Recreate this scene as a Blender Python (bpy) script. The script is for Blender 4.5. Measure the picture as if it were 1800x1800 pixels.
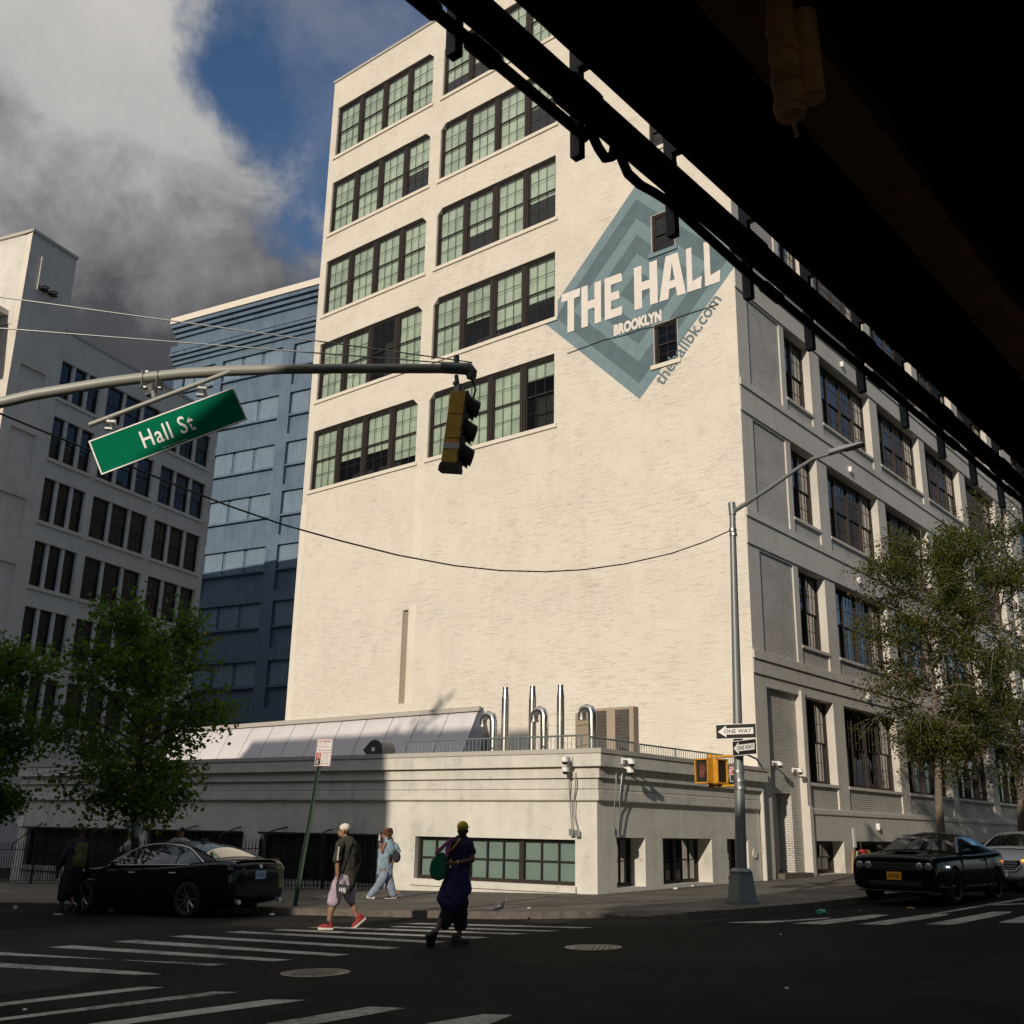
import bpy, bmesh, math, random
from mathutils import Vector, Matrix
from mathutils.geometry import tessellate_polygon
R = math.radians
random.seed(7)
sc = bpy.context.scene
for o in list(bpy.data.objects):
    bpy.data.objects.remove(o)

# ------------------------------------------------------------------ camera
CAMZ = 1.66
FPX, PITCH, ROLL, YAW = 1859.1, .292247, .0184766, -.689458
_cy, _sy, _cp, _sp = math.cos(YAW), math.sin(YAW), math.cos(PITCH), math.sin(PITCH)
CF = Vector((_sy*_cp, _cy*_cp, _sp)); _rt = Vector((_cy, -_sy, 0)); _up = _rt.cross(CF)
CR = math.cos(ROLL)*_rt + math.sin(ROLL)*_up
CU = -math.sin(ROLL)*_rt + math.cos(ROLL)*_up
CC = Vector((0, 0, CAMZ))
cam = bpy.data.cameras.new('camera'); camo = bpy.data.objects.new('camera', cam)
sc.collection.objects.link(camo)
cam.sensor_width = 36; cam.lens = 36*FPX/1800; cam.clip_start = .05; cam.clip_end = 3000
m = Matrix((CR, CU, -CF)).transposed().to_4x4(); m.translation = CC
camo.matrix_world = m
sc.camera = camo
sc.render.resolution_x = 1024; sc.render.resolution_y = 1024

# ------------------------------------------------------------------ light
SUN = Vector((.25, -1.0, .36)).normalized()          # direction towards the sun
sl = bpy.data.lights.new('sun', 'SUN'); sl.energy = 3.35; sl.angle = R(.5); sl.color = (1, .89, .735)
so = bpy.data.objects.new('sun', sl); sc.collection.objects.link(so)
so.rotation_euler = SUN.to_track_quat('Z', 'Y').to_euler()
vs = sc.view_settings
vs.view_transform = 'Standard'; vs.look = 'None'; vs.exposure = 0.0; vs.gamma = 1
vs.use_curve_mapping = False

def nn(nt, typ, **kw):
    n = nt.nodes.new(typ)
    for k, v in kw.items():
        if k == 'inp':
            for a, b in v.items():
                n.inputs[a].default_value = b
        else:
            setattr(n, k, v)
    return n
def lk(nt, a, b): nt.links.new(a, b)
def ramp(nt, fac, stops, interp='LINEAR'):
    r = nt.nodes.new('ShaderNodeValToRGB'); r.color_ramp.interpolation = interp
    el = r.color_ramp.elements
    while len(el) < len(stops): el.new(.5)
    for e, (p, c) in zip(el, stops):
        e.position = p
        e.color = (c, c, c, 1) if isinstance(c, (int, float)) else (*c, 1)
    if fac is not None: lk(nt, fac, r.inputs[0])
    return r
def mth(nt, op, a, b=None, clamp=False):
    n = nt.nodes.new('ShaderNodeMath'); n.operation = op; n.use_clamp = clamp
    for i, v in enumerate((a, b)):
        if v is None: continue
        if isinstance(v, (int, float)): n.inputs[i].default_value = v
        else: lk(nt, v, n.inputs[i])
    return n.outputs[0]
def mixc(nt, fac, a, b, blend='MIX'):
    n = nt.nodes.new('ShaderNodeMix'); n.data_type = 'RGBA'; n.blend_type = blend
    for s, v in ((n.inputs[0], fac), (n.inputs[6], a), (n.inputs[7], b)):
        if isinstance(v, (int, float)): s.default_value = v
        elif isinstance(v, tuple): s.default_value = (*v, 1)
        else: lk(nt, v, s)
    return n.outputs[2]

world = bpy.data.worlds.new('World'); sc.world = world; world.use_nodes = True
nt = world.node_tree; nt.nodes.clear()
out = nn(nt, 'ShaderNodeOutputWorld'); bg = nn(nt, 'ShaderNodeBackground'); bg.inputs[1].default_value = .1
sky = nn(nt, 'ShaderNodeTexSky'); sky.sky_type = 'NISHITA'; sky.sun_disc = False
sky.sun_elevation = math.asin(SUN.z); sky.sun_rotation = math.atan2(SUN.x, SUN.y)
sky.air_density = 1.4; sky.dust_density = .5; sky.ozone_density = 2.5
tc = nn(nt, 'ShaderNodeTexCoord')
sep = nn(nt, 'ShaderNodeSeparateXYZ'); lk(nt, tc.outputs['Generated'], sep.inputs[0])
zc = mth(nt, 'MAXIMUM', sep.outputs[2], 0.0)
den = mth(nt, 'ADD', zc, .22)
com = nn(nt, 'ShaderNodeCombineXYZ')
lk(nt, mth(nt, 'DIVIDE', sep.outputs[0], den), com.inputs[0]); lk(nt, mth(nt, 'DIVIDE', sep.outputs[1], den), com.inputs[1])
def noise(nt, vec, scale, detail=6, rough=.55, dist=0.0, out_=0):
    n = nn(nt, 'ShaderNodeTexNoise', inp={'Scale': scale, 'Detail': detail, 'Roughness': rough, 'Distortion': dist})
    if vec is not None: lk(nt, vec, n.inputs['Vector'])
    return n.outputs[out_]
n1 = noise(nt, tc.outputs['Generated'], 2.4, 10, .58, .35)
n2 = noise(nt, tc.outputs['Generated'], 8.5, 10, .60, .25)
def pixdir(px, py):
    return (CF*FPX + CR*(px-900) - CU*(py-900)).normalized()
def lobe(px, py, c0, c1):
    d = nn(nt, 'ShaderNodeVectorMath', operation='DOT_PRODUCT'); lk(nt, tc.outputs['Generated'], d.inputs[0])
    d.inputs[1].default_value = pixdir(px, py)
    mr = nn(nt, 'ShaderNodeMapRange', interpolation_type='SMOOTHSTEP'); lk(nt, d.outputs['Value'], mr.inputs[0])
    mr.inputs[1].default_value = math.cos(R(c0)); mr.inputs[2].default_value = math.cos(R(c1))
    return mr.outputs[0]
blue1 = lobe(640, -20, 16, 1); blue2 = lobe(575, 470, 7, 1); blue3 = lobe(420, 90, 7, 0)
cl1 = lobe(180, 190, 17, 6); cl2 = lobe(60, 60, 14, 4)
cov = mth(nt, 'ADD', n1, mth(nt, 'MULTIPLY', mth(nt, 'SUBTRACT', n2, .5), .5))
east = nn(nt, 'ShaderNodeMapRange', interpolation_type='SMOOTHSTEP'); lk(nt, sep.outputs[0], east.inputs[0]); east.inputs[1].default_value = .25; east.inputs[2].default_value = .75
cov = mth(nt, 'SUBTRACT', cov, mth(nt, 'MULTIPLY', east.outputs[0], .30))
cov = mth(nt, 'SUBTRACT', cov, mth(nt, 'MULTIPLY', blue1, .34))
cov = mth(nt, 'SUBTRACT', cov, mth(nt, 'MULTIPLY', blue2, .10))
cov = mth(nt, 'SUBTRACT', cov, mth(nt, 'MULTIPLY', blue3, .12))
cov = mth(nt, 'ADD', cov, mth(nt, 'MULTIPLY', cl1, .22))
cov = mth(nt, 'ADD', cov, mth(nt, 'MULTIPLY', cl2, .10))
cmask = mth(nt, 'ADD', ramp(nt, cov, [(.35, 0.0), (.57, 1.0)], 'EASE').outputs[0], mth(nt, 'MULTIPLY', ramp(nt, n2, [(.4, 0.0), (.7, 1.0)]).outputs[0], .22), True)
# cloud brightness: sunlit upper parts, shaded bases lower in the sky
el = mth(nt, 'ADD', sep.outputs[2], mth(nt, 'MULTIPLY', mth(nt, 'SUBTRACT', n1, .5), .36))
el = mth(nt, 'ADD', el, mth(nt, 'MULTIPLY', mth(nt, 'SUBTRACT', n2, .5), .30))
ccol = ramp(nt, el, [(0.0, (.70, .80, 1.1)), (.36, (.60, .60, .70)), (.44, (.78, .77, .86)), (.51, (2.3, 2.25, 2.3)), (.58, (4.7, 4.6, 4.5)), (.72, (5.9, 5.7, 5.4))])
for e in ccol.color_ramp.elements: e.color = tuple(c/6 for c in e.color[:3])+(1,)
cc_ = mixc(nt, 1.0, ccol.outputs[0], (6, 6, 6), 'MULTIPLY')
skc = mixc(nt, 1.0, sky.outputs[0], (.50, .60, .78), 'MULTIPLY')
glow = nn(nt, 'ShaderNodeMapRange', interpolation_type='SMOOTHSTEP'); lk(nt, sep.outputs[1], glow.inputs[0])  # out-of-view clouds towards the sun brightened to lift the shade fill
glow.inputs[1].default_value = .35; glow.inputs[2].default_value = -.9; glow.inputs[3].default_value = 1.0; glow.inputs[4].default_value = 1.45
gv = nn(nt, 'ShaderNodeVectorMath', operation='SCALE'); lk(nt, cc_, gv.inputs[0]); lk(nt, glow.outputs[0], gv.inputs['Scale'])
fin = mixc(nt, cmask, skc, gv.outputs[0])
lk(nt, fin, bg.inputs[0]); lk(nt, bg.outputs[0], out.inputs[0])

# ------------------------------------------------------------------ geometry helpers
def ray(px, py): return (CF*FPX + CR*(px-900) - CU*(py-900)).normalized()
def pl(px, py, p0, n):
    d = ray(px, py); n = Vector(n); return CC + d*((Vector(p0)-CC).dot(n)/d.dot(n))
def onX(px, py, x): return pl(px, py, (x, 0, 0), (1, 0, 0))
def onY(px, py, y): return pl(px, py, (0, y, 0), (0, 1, 0))
GB, GC = .025, .014
def gz(x, y): return GB*(x+14) + GC*(y-13)
def gp(px, py, dz=0.0): return pl(px, py, (-14, 13, dz), (-GB, -GC, 1))

def link(o): sc.collection.objects.link(o); return o
class MB:
    def __init__(s): s.v = []; s.f = []; s.m = []; s.sm = []; s.mi = 0; s.smooth = False
    def add(s, vs_, fs):
        b = len(s.v); s.v.extend([tuple(v) for v in vs_])
        for f in fs:
            s.f.append([b+i for i in f]); s.m.append(s.mi); s.sm.append(s.smooth)
        return s
    def box(s, x0, x1, y0, y1, z0, z1, M=None):
        vs_ = [Vector((x, y, z)) for z in (z0, z1) for y in (y0, y1) for x in (x0, x1)]
        if M: vs_ = [M @ v for v in vs_]
        return s.add(vs_, [(0, 2, 3, 1), (4, 5, 7, 6), (0, 1, 5, 4), (2, 6, 7, 3), (0, 4, 6, 2), (1, 3, 7, 5)])
    def cyl(s, p0, p1, r0, r1=None, n=12, caps=True):
        r1 = r0 if r1 is None else r1
        p0, p1 = Vector(p0), Vector(p1); d = (p1-p0).normalized()
        a = d.orthogonal().normalized(); b = d.cross(a)
        sm = s.smooth; s.smooth = n > 7
        vs_ = [p+(a*math.cos(2*math.pi*i/n)+b*math.sin(2*math.pi*i/n))*r for p, r in ((p0, r0), (p1, r1)) for i in range(n)]
        s.add(vs_, [(i, (i+1) % n, n+(i+1) % n, n+i) for i in range(n)])
        s.smooth = False
        if caps:
            s.add(vs_[:n], [tuple(reversed(range(n)))]); s.add(vs_[n:], [tuple(range(n))])
        s.smooth = sm; return s
    def tube(s, pts, r, n=8, caps=True):
        pts = [Vector(p) for p in pts]; rs = r if isinstance(r, (list, tuple)) else [r]*len(pts)
        ring = []; a = None
        for i, p in enumerate(pts):
            d = (pts[min(i+1, len(pts)-1)]-pts[max(i-1, 0)]).normalized()
            if a is None: a = d.orthogonal().normalized()
            a = (a-d*a.dot(d)).normalized(); b = d.cross(a)
            ring += [p+(a*math.cos(2*math.pi*k/n)+b*math.sin(2*math.pi*k/n))*rs[i] for k in range(n)]
        sm = s.smooth; s.smooth = True
        s.add(ring, [(i*n+k, i*n+(k+1) % n, (i+1)*n+(k+1) % n, (i+1)*n+k) for i in range(len(pts)-1) for k in range(n)])
        s.smooth = False
        if caps: s.add(ring[:n], [tuple(reversed(range(n)))]); s.add(ring[-n:], [tuple(range(n))])
        s.smooth = sm; return s
    def lathe(s, prof, n=20, M=None):
        vs_ = [Vector((r*math.cos(2*math.pi*k/n), r*math.sin(2*math.pi*k/n), z)) for r, z in prof for k in range(n)]
        if M: vs_ = [M @ v for v in vs_]
        return s.add(vs_, [(i*n+k, i*n+(k+1) % n, (i+1)*n+(k+1) % n, (i+1)*n+k) for i in range(len(prof)-1) for k in range(n)])
    def prism(s, poly, t, M=None):      # poly in local xy, extruded along local z by t
        n = len(poly); vs_ = [Vector((x, y, 0)) for x, y in poly]+[Vector((x, y, t)) for x, y in poly]
        if M: vs_ = [M @ v for v in vs_]
        tri = tessellate_polygon([[Vector((x, y, 0)) for x, y in poly]])
        s.add(vs_, [tuple(reversed(a)) for a in tri]+[tuple(n+i for i in a) for a in tri]+[(i, (i+1) % n, n+(i+1) % n, n+i) for i in range(n)])
        return s
    def mesh(s, name, mats):
        me = bpy.data.meshes.new(name); me.from_pydata(s.v, [], s.f)
        for m_ in (mats if isinstance(mats, (list, tuple)) else [mats]): me.materials.append(m_)
        me.polygons.foreach_set('material_index', s.m); me.polygons.foreach_set('use_smooth', s.sm)
        me.update(); return me
    def build(s, name, mats, parent=None, loc=None, rot=None, bevel=0, fixn=True):
        me = s.mesh(name, mats)
        if fixn:
            bm = bmesh.new(); bm.from_mesh(me)
            bmesh.ops.recalc_face_normals(bm, faces=bm.faces)
            bm.to_mesh(me); bm.free()
        return obj(name, me, parent, loc, rot, bevel)
def obj(name, me, parent=None, loc=None, rot=None, bevel=0):
    o = link(bpy.data.objects.new(name, me))
    if parent: o.parent = parent
    if loc: o.location = loc
    if rot: o.rotation_euler = rot if not isinstance(rot, (int, float)) else (0, 0, rot)
    if bevel:
        b = o.modifiers.new('b', 'BEVEL'); b.width = bevel; b.segments = 2; b.limit_method = 'ANGLE'
    return o
def tag(o, label=None, cat=None, group=None, kind=None):
    for k, v in (('label', label), ('category', cat), ('group', group), ('kind', kind)):
        if v: o[k] = v
    return o
def empty(name, loc=(0, 0, 0), rz=0, label=None, cat=None, group=None):
    o = link(bpy.data.objects.new(name, None)); o.location = loc; o.rotation_euler = (0, 0, rz); o.empty_display_size = .3
    return tag(o, label, cat, group)
def copy_tree(o, parent=None):
    c = o.copy(); sc.collection.objects.link(c); c.parent = parent
    for ch in list(o.children): copy_tree(ch, c)
    return c
def uncut(o):   # apply modifiers into a plain mesh
    dg = bpy.context.evaluated_depsgraph_get(); dg.update()
    me = bpy.data.meshes.new_from_object(o.evaluated_get(dg)); mats = list(o.data.materials)
    o.modifiers.clear(); o.data = me
    if not me.materials:
        for m_ in mats: me.materials.append(m_)
    return o
FONT = {}
def text_mesh(s, size=1, bold=0.0, sx=1, shear=0, spacing=1, depth=0.0):
    cu = bpy.data.curves.new('t', 'FONT'); cu.body = s; cu.size = size; cu.offset = bold; cu.shear = shear
    cu.space_character = spacing; cu.extrude = depth; cu.resolution_u = 3; cu.align_x = 'LEFT'
    o = link(bpy.data.objects.new('t', cu))
    dg = bpy.context.evaluated_depsgraph_get(); dg.update()
    me = bpy.data.meshes.new_from_object(o.evaluated_get(dg))
    bpy.data.objects.remove(o)
    xs = [v.co.x for v in me.vertices]; ys = [v.co.y for v in me.vertices]
    x0, x1, y0, y1 = min(xs), max(xs), min(ys), max(ys)
    return me, (x0, x1, y0, y1)
def text_fit(s, w, h, M, name, mat, parent, bold=0.0, shear=0, spacing=1, depth=.002, base=None):
    """text scaled to fill a w x h box; M maps (x right, y up, z out)"""
    me, (x0, x1, y0, y1) = text_mesh(s, 1, bold, 1, shear, spacing, 0)
    if base is not None: y0, y1 = base
    for v in me.vertices:
        c = M @ Vector(((v.co.x-x0)/(x1-x0)*w, (v.co.y-y0)/(y1-y0)*h, depth)); v.co = c
    me.materials.clear(); me.materials.append(mat)
    return obj(name, me, parent)

# ------------------------------------------------------------------ materials
MAT = {}
def bsdf(name, col, rough=.6, metal=0.0, spec=.5, emit=None, estr=0, coat=0, alpha=1):
    m_ = bpy.data.materials.new(name); m_.use_nodes = True; b = m_.node_tree.nodes['Principled BSDF']
    b.inputs['Base Color'].default_value = (*col, 1); b.inputs['Roughness'].default_value = rough
    b.inputs['Metallic'].default_value = metal; b.inputs['Specular IOR Level'].default_value = spec
    b.inputs['Coat Weight'].default_value = coat
    if emit: b.inputs['Emission Color'].default_value = (*emit, 1); b.inputs['Emission Strength'].default_value = estr
    MAT[name] = m_; return m_
def worn(name, c1, c2, scale=3, rough=.7, bump=.1, bscale=60, metal=0.0, lo=.35, hi=.7, detail=8, spec=.4, coord='Object'):
    m_ = bsdf(name, c1, rough, metal, spec); nt = m_.node_tree; b = nt.nodes['Principled BSDF']
    tc = nn(nt, 'ShaderNodeTexCoord')
    f = noise(nt, tc.outputs[coord], scale, detail, .65, .4)
    r = ramp(nt, f, [(lo, c1), (hi, c2)]); lk(nt, r.outputs[0], b.inputs['Base Color'])
    if bump:
        bp = nn(nt, 'ShaderNodeBump', inp={'Strength': bump, 'Distance': .01}); lk(nt, noise(nt, tc.outputs[coord], bscale, 5, .6), bp.inputs['Height'])
        lk(nt, bp.outputs[0], b.inputs['Normal'])
    return m_
def plaster(name, base, dirt, brick=0.0, streak=.5, bdark=.35, rough=.8, patches=0.5, dash=0.0, spot=.70):
    """painted masonry; Object coords: x along the wall, z up"""
    m_ = bsdf(name, base, rough, 0, .25); nt = m_.node_tree; b = nt.nodes['Principled BSDF']
    tc = nn(nt, 'ShaderNodeTexCoord'); sp = nn(nt, 'ShaderNodeSeparateXYZ'); lk(nt, tc.outputs['Object'], sp.inputs[0])
    uv = nn(nt, 'ShaderNodeCombineXYZ'); lk(nt, mth(nt, 'ADD', sp.outputs[0], sp.outputs[1]), uv.inputs[0]); lk(nt, sp.outputs[2], uv.inputs[1])
    big = noise(nt, tc.outputs['Object'], .35, 9, .62, .5)
    mid = noise(nt, tc.outputs['Object'], 2.2, 9, .7, .3)
    mp = nn(nt, 'ShaderNodeMapping'); lk(nt, uv.outputs[0], mp.inputs[0]); mp.inputs['Scale'].default_value = (3.2, .22, 1)
    st = noise(nt, mp.outputs[0], 1.0, 7, .65, .1)
    f = mth(nt, 'ADD', mth(nt, 'MULTIPLY', big, .45), mth(nt, 'MULTIPLY', mid, .35))
    f = mth(nt, 'ADD', f, mth(nt, 'MULTIPLY', st, .35*streak+.02))
    base2 = tuple(min(1, c*1.06) for c in base)
    mdl = tuple(a*.72+d*.28 for a, d in zip(base, dirt))
    r = ramp(nt, f, [(.30, base2), (.50, base), (.62, mdl), (.80, dirt)])
    col = r.outputs[0]
    # small dark chips and stains
    vo = noise(nt, tc.outputs['Object'], 9, 4, .75, .2)
    sp2 = ramp(nt, mth(nt, 'ADD', vo, mth(nt, 'MULTIPLY', mth(nt, 'SUBTRACT', mid, .5), .55)), [(spot, 0.0), (spot+.05, 1.0)])
    col = mixc(nt, mth(nt, 'MULTIPLY', sp2.outputs[0], .35*patches+.02), col, tuple(c*.45 for c in dirt))
    h = mth(nt, 'MULTIPLY', noise(nt, tc.outputs['Object'], 22, 7, .65), .5)
    if brick:
        bt = nn(nt, 'ShaderNodeTexBrick', inp={'Scale': 1.0, 'Mortar Size': .011, 'Mortar Smooth': .35, 'Brick Width': .215, 'Row Height': .074, 'Bias': 0.0})
        bt.inputs['Color1'].default_value = (1, 1, 1, 1); bt.inputs['Color2'].default_value = (.88, .88, .88, 1); bt.inputs['Mortar'].default_value = (0, 0, 0, 1)
        # warp rows a touch so that courses waver
        wv = nn(nt, 'ShaderNodeVectorMath', operation='ADD'); lk(nt, uv.outputs[0], wv.inputs[0])
        sc_ = nn(nt, 'ShaderNodeVectorMath', operation='SCALE'); lk(nt, noise(nt, tc.outputs['Object'], 1.3, 3, .5, 0, 1), sc_.inputs[0]); sc_.inputs['Scale'].default_value = .012
        lk(nt, sc_.outputs[0], wv.inputs[1]); lk(nt, wv.outputs[0], bt.inputs['Vector'])
        pm = ramp(nt, noise(nt, tc.outputs['Object'], .55, 6, .75, .6), [(.40, 0.0 + (1-patches)*.5), (.60, 1.0)]).outputs[0]
        mm = mth(nt, 'SUBTRACT', 1.0, bt.outputs[0])
        amt = mth(nt, 'MULTIPLY', mth(nt, 'MULTIPLY', mm, pm), bdark)
        col = mixc(nt, amt, col, tuple(c*.35 for c in dirt))
        h = mth(nt, 'ADD', h, mth(nt, 'MULTIPLY', bt.outputs[0], brick))
    if dash:        # short dark runs where single courses show through the paint
        m2 = nn(nt, 'ShaderNodeMapping'); lk(nt, uv.outputs[0], m2.inputs[0]); m2.inputs['Scale'].default_value = (1.5, 12.0, 1)
        dn = noise(nt, m2.outputs[0], 1.0, 5, .72, .2)
        pm2 = ramp(nt, noise(nt, tc.outputs['Object'], .28, 6, .7, .8), [(.42, .0), (.62, 1.0)]).outputs[0]
        ds = ramp(nt, mth(nt, 'ADD', dn, mth(nt, 'MULTIPLY', pm2, .07)), [(.57, 0.0), (.70, 1.0)]).outputs[0]
        col = mixc(nt, mth(nt, 'MULTIPLY', ds, dash), col, tuple(c*.62 for c in dirt)); h = mth(nt, 'SUBTRACT', h, mth(nt, 'MULTIPLY', ds, .8))
    lk(nt, col, b.inputs['Base Color'])
    bp = nn(nt, 'ShaderNodeBump', inp={'Strength': .55, 'Distance': .012}); lk(nt, h, bp.inputs['Height']); lk(nt, bp.outputs[0], b.inputs['Normal'])
    return m_
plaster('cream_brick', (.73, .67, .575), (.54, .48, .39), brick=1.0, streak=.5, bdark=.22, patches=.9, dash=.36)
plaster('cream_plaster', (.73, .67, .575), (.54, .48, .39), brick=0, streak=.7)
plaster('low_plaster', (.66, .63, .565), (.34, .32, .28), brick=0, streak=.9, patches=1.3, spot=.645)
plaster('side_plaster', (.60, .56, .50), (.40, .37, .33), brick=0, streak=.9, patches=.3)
plaster('side_brick', (.60, .565, .51), (.34, .31, .27), brick=2.6, streak=.3, bdark=1.0, patches=0.0)
plaster('white_plaster', (.68, .645, .59), (.42, .39, .34), brick=.4, streak=.8, bdark=.2, patches=.4)
plaster('blue_plaster', (.135, .19, .255), (.075, .115, .165), brick=.4, streak=1.3, bdark=.25, patches=1.2)
plaster('blue_panel', (.185, .25, .32), (.12, .17, .225), brick=.4, streak=1.2, bdark=.25, patches=.8)
plaster('brown_brick', (.16, .09, .06), (.08, .05, .04), brick=1, streak=.5, bdark=.5)
bsdf('frame_brown', (.030, .022, .019), .6, 0, .3)
bsdf('frame_dark', (.02, .018, .017), .45)
bsdf('sill_cream', (.70, .64, .54), .8)
bsdf('room_dark', (.02, .02, .022), .9)
worn('blind_green', (.36, .43, .36), (.49, .56, .47), .8, .8, 0, lo=.42, hi=.58)
worn('blind_grey', (.13, .17, .16), (.28, .34, .31), 5, .9, 0)
bsdf('coping', (.44, .41, .36), .6)
bsdf('lead', (.30, .31, .33), .5, .3)
worn('asphalt_base', (.02, .02, .02), (.03, .03, .03))
def glassmat(name, tint, refl=.9, ior=1.5, wob=.01, lo=0.0):
    m_ = bpy.data.materials.new(name); m_.use_nodes = True; nt = m_.node_tree; nt.nodes.clear()
    o_ = nn(nt, 'ShaderNodeOutputMaterial'); mx = nn(nt, 'ShaderNodeMixShader'); tr = nn(nt, 'ShaderNodeBsdfTransparent'); gl = nn(nt, 'ShaderNodeBsdfGlossy')
    tr.inputs[0].default_value = (*tint, 1); gl.inputs[0].default_value = (refl, refl, refl, 1); gl.inputs['Roughness'].default_value = .02
    fr = nn(nt, 'ShaderNodeFresnel'); fr.inputs[0].default_value = ior
    tc = nn(nt, 'ShaderNodeTexCoord')
    bp = nn(nt, 'ShaderNodeBump', inp={'Strength': .35, 'Distance': wob}); lk(nt, noise(nt, tc.outputs['Object'], 1.1, 2, .5), bp.inputs['Height'])
    lk(nt, bp.outputs[0], gl.inputs['Normal'])
    f = mth(nt, 'ADD', fr.outputs[0], lo, True)
    lk(nt, f, mx.inputs[0]); lk(nt, tr.outputs[0], mx.inputs[1]); lk(nt, gl.outputs[0], mx.inputs[2]); lk(nt, mx.outputs[0], o_.inputs[0])
    MAT[name] = m_; return m_
glassmat('glass_front', (.87, .90, .88), .9, 1.45, .01, .03)
glassmat('glass_side', (.40, .48, .50), .95, 1.6, .012, .24)
glassmat('glass_dark', (.35, .38, .42), .85, 1.5, .02, .04)
bsdf('galv', (.38, .39, .38), .42, .85)
bsdf('steel', (.62, .60, .56), .28, 1.0)
bsdf('duct_dark', (.13, .14, .16), .35, .7)
bsdf('white_plastic', (.75, .74, .72), .4)
bsdf('black_iron', (.012, .012, .013), .5)
bsdf('grey_paint', (.33, .33, .30), .5, .2)
bsdf('lamp_paint', (.20, .22, .22), .45, .4)
bsdf('rail_paint', (.16, .20, .20), .5, .3)
worn('signal_yellow', (.60, .36, .04), (.42, .25, .03), 6, .6, .05)
worn('ped_yellow', (.62, .30, .03), (.50, .24, .025), 8, .6, .05, spec=.2)
bsdf('visor_black', (.02, .016, .01), .6)
bsdf('sign_green', (.0, .15, .075), .9, 0, .08)
bsdf('sign_white', (.80, .79, .76), .5)
bsdf('sign_black', (.012, .012, .012), .45)
bsdf('sign_red', (.50, .03, .03), .5)
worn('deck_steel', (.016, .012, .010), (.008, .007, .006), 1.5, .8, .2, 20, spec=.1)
worn('deck_rust', (.34, .18, .09), (.16, .10, .07), 3, .8, .3, 25, spec=.1); worn('pipe_rust', (.75, .42, .20), (.35, .20, .11), 4, .7, .4, 20, spec=.3); worn('hanger_steel', (.09, .095, .115), (.05, .05, .06), 8, .5, .2, 30)
bsdf('cable', (.015, .015, .015), .6)
# ------------------------------------------------------------------ ground
def groundmat():
    m_ = bsdf('asphalt', (.03, .03, .03), .9, 0, .04); nt = m_.node_tree; b = nt.nodes['Principled BSDF']
    tc = nn(nt, 'ShaderNodeTexCoord'); o_ = tc.outputs['Object']
    big = noise(nt, o_, .25, 6, .6, .6); fine = noise(nt, o_, 45, 4, .7); mid = noise(nt, o_, 3, 6, .65)
    f = mth(nt, 'ADD', mth(nt, 'MULTIPLY', big, .6), mth(nt, 'MULTIPLY', fine, .4))
    r = ramp(nt, f, [(.32, (.016, .0155, .015)), (.5, (.027, .026, .0245)), (.68, (.048, .045, .041))])
    sp = nn(nt, 'ShaderNodeTexVoronoi', inp={'Scale': 70.0}); lk(nt, o_, sp.inputs['Vector'])
    s2 = ramp(nt, sp.outputs['Distance'], [(.06, 1.0), (.16, 0.0)])
    c = mixc(nt, mth(nt, 'MULTIPLY', s2.outputs[0], .55), r.outputs[0], (.17, .155, .13))
    pt = nn(nt, 'ShaderNodeTexVoronoi', distance='CHEBYCHEV', inp={'Scale': .16}); lk(nt, o_, pt.inputs['Vector'])
    pr = ramp(nt, pt.outputs['Color'], [(.25, .62), (.8, 1.25)]); c = mixc(nt, 1.0, c, pr.outputs[0], 'MULTIPLY')
    # cracks
    vo = nn(nt, 'ShaderNodeTexVoronoi', feature='DISTANCE_TO_EDGE', inp={'Scale': .33}); 
    wv = nn(nt, 'ShaderNodeVectorMath', operation='ADD'); lk(nt, o_, wv.inputs[0])
    s_ = nn(nt, 'ShaderNodeVectorMath', operation='SCALE'); lk(nt, noise(nt, o_, 1.5, 5, .6, 0, 1), s_.inputs[0]); s_.inputs['Scale'].default_value = .8
    lk(nt, s_.outputs[0], wv.inputs[1]); lk(nt, wv.outputs[0], vo.inputs['Vector'])
    cr = ramp(nt, vo.outputs['Distance'], [(.002, 1.0), (.006, 0.0)])
    c = mixc(nt, mth(nt, 'MULTIPLY', cr.outputs[0], .7), c, (.012, .012, .012))
    lk(nt, c, b.inputs['Base Color'])
    rr = ramp(nt, mid, [(.3, .85), (.7, 1.0)]); lk(nt, rr.outputs[0], b.inputs['Roughness'])
    bp = nn(nt, 'ShaderNodeBump', inp={'Strength': .6, 'Distance': .008}); lk(nt, fine, bp.inputs['Height']); lk(nt, bp.outputs[0], b.inputs['Normal'])
def markmat():
    m_ = bsdf('road_paint', (.6, .6, .58), .9, 0, .05); nt = m_.node_tree; b = nt.nodes['Principled BSDF']
    tc = nn(nt, 'ShaderNodeTexCoord'); o_ = tc.outputs['Object']
    f = mth(nt, 'ADD', mth(nt, 'MULTIPLY', noise(nt, o_, 14, 7, .75), .6), mth(nt, 'MULTIPLY', noise(nt, o_, 1.2, 5, .6), .4))
    r = ramp(nt, f, [(.38, (.46, .45, .43)), (.50, (.34, .335, .32)), (.57, (.17, .165, .155)), (.62, (.04, .04, .038))])
    lk(nt, r.outputs[0], b.inputs['Base Color'])
groundmat(); markmat()
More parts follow.
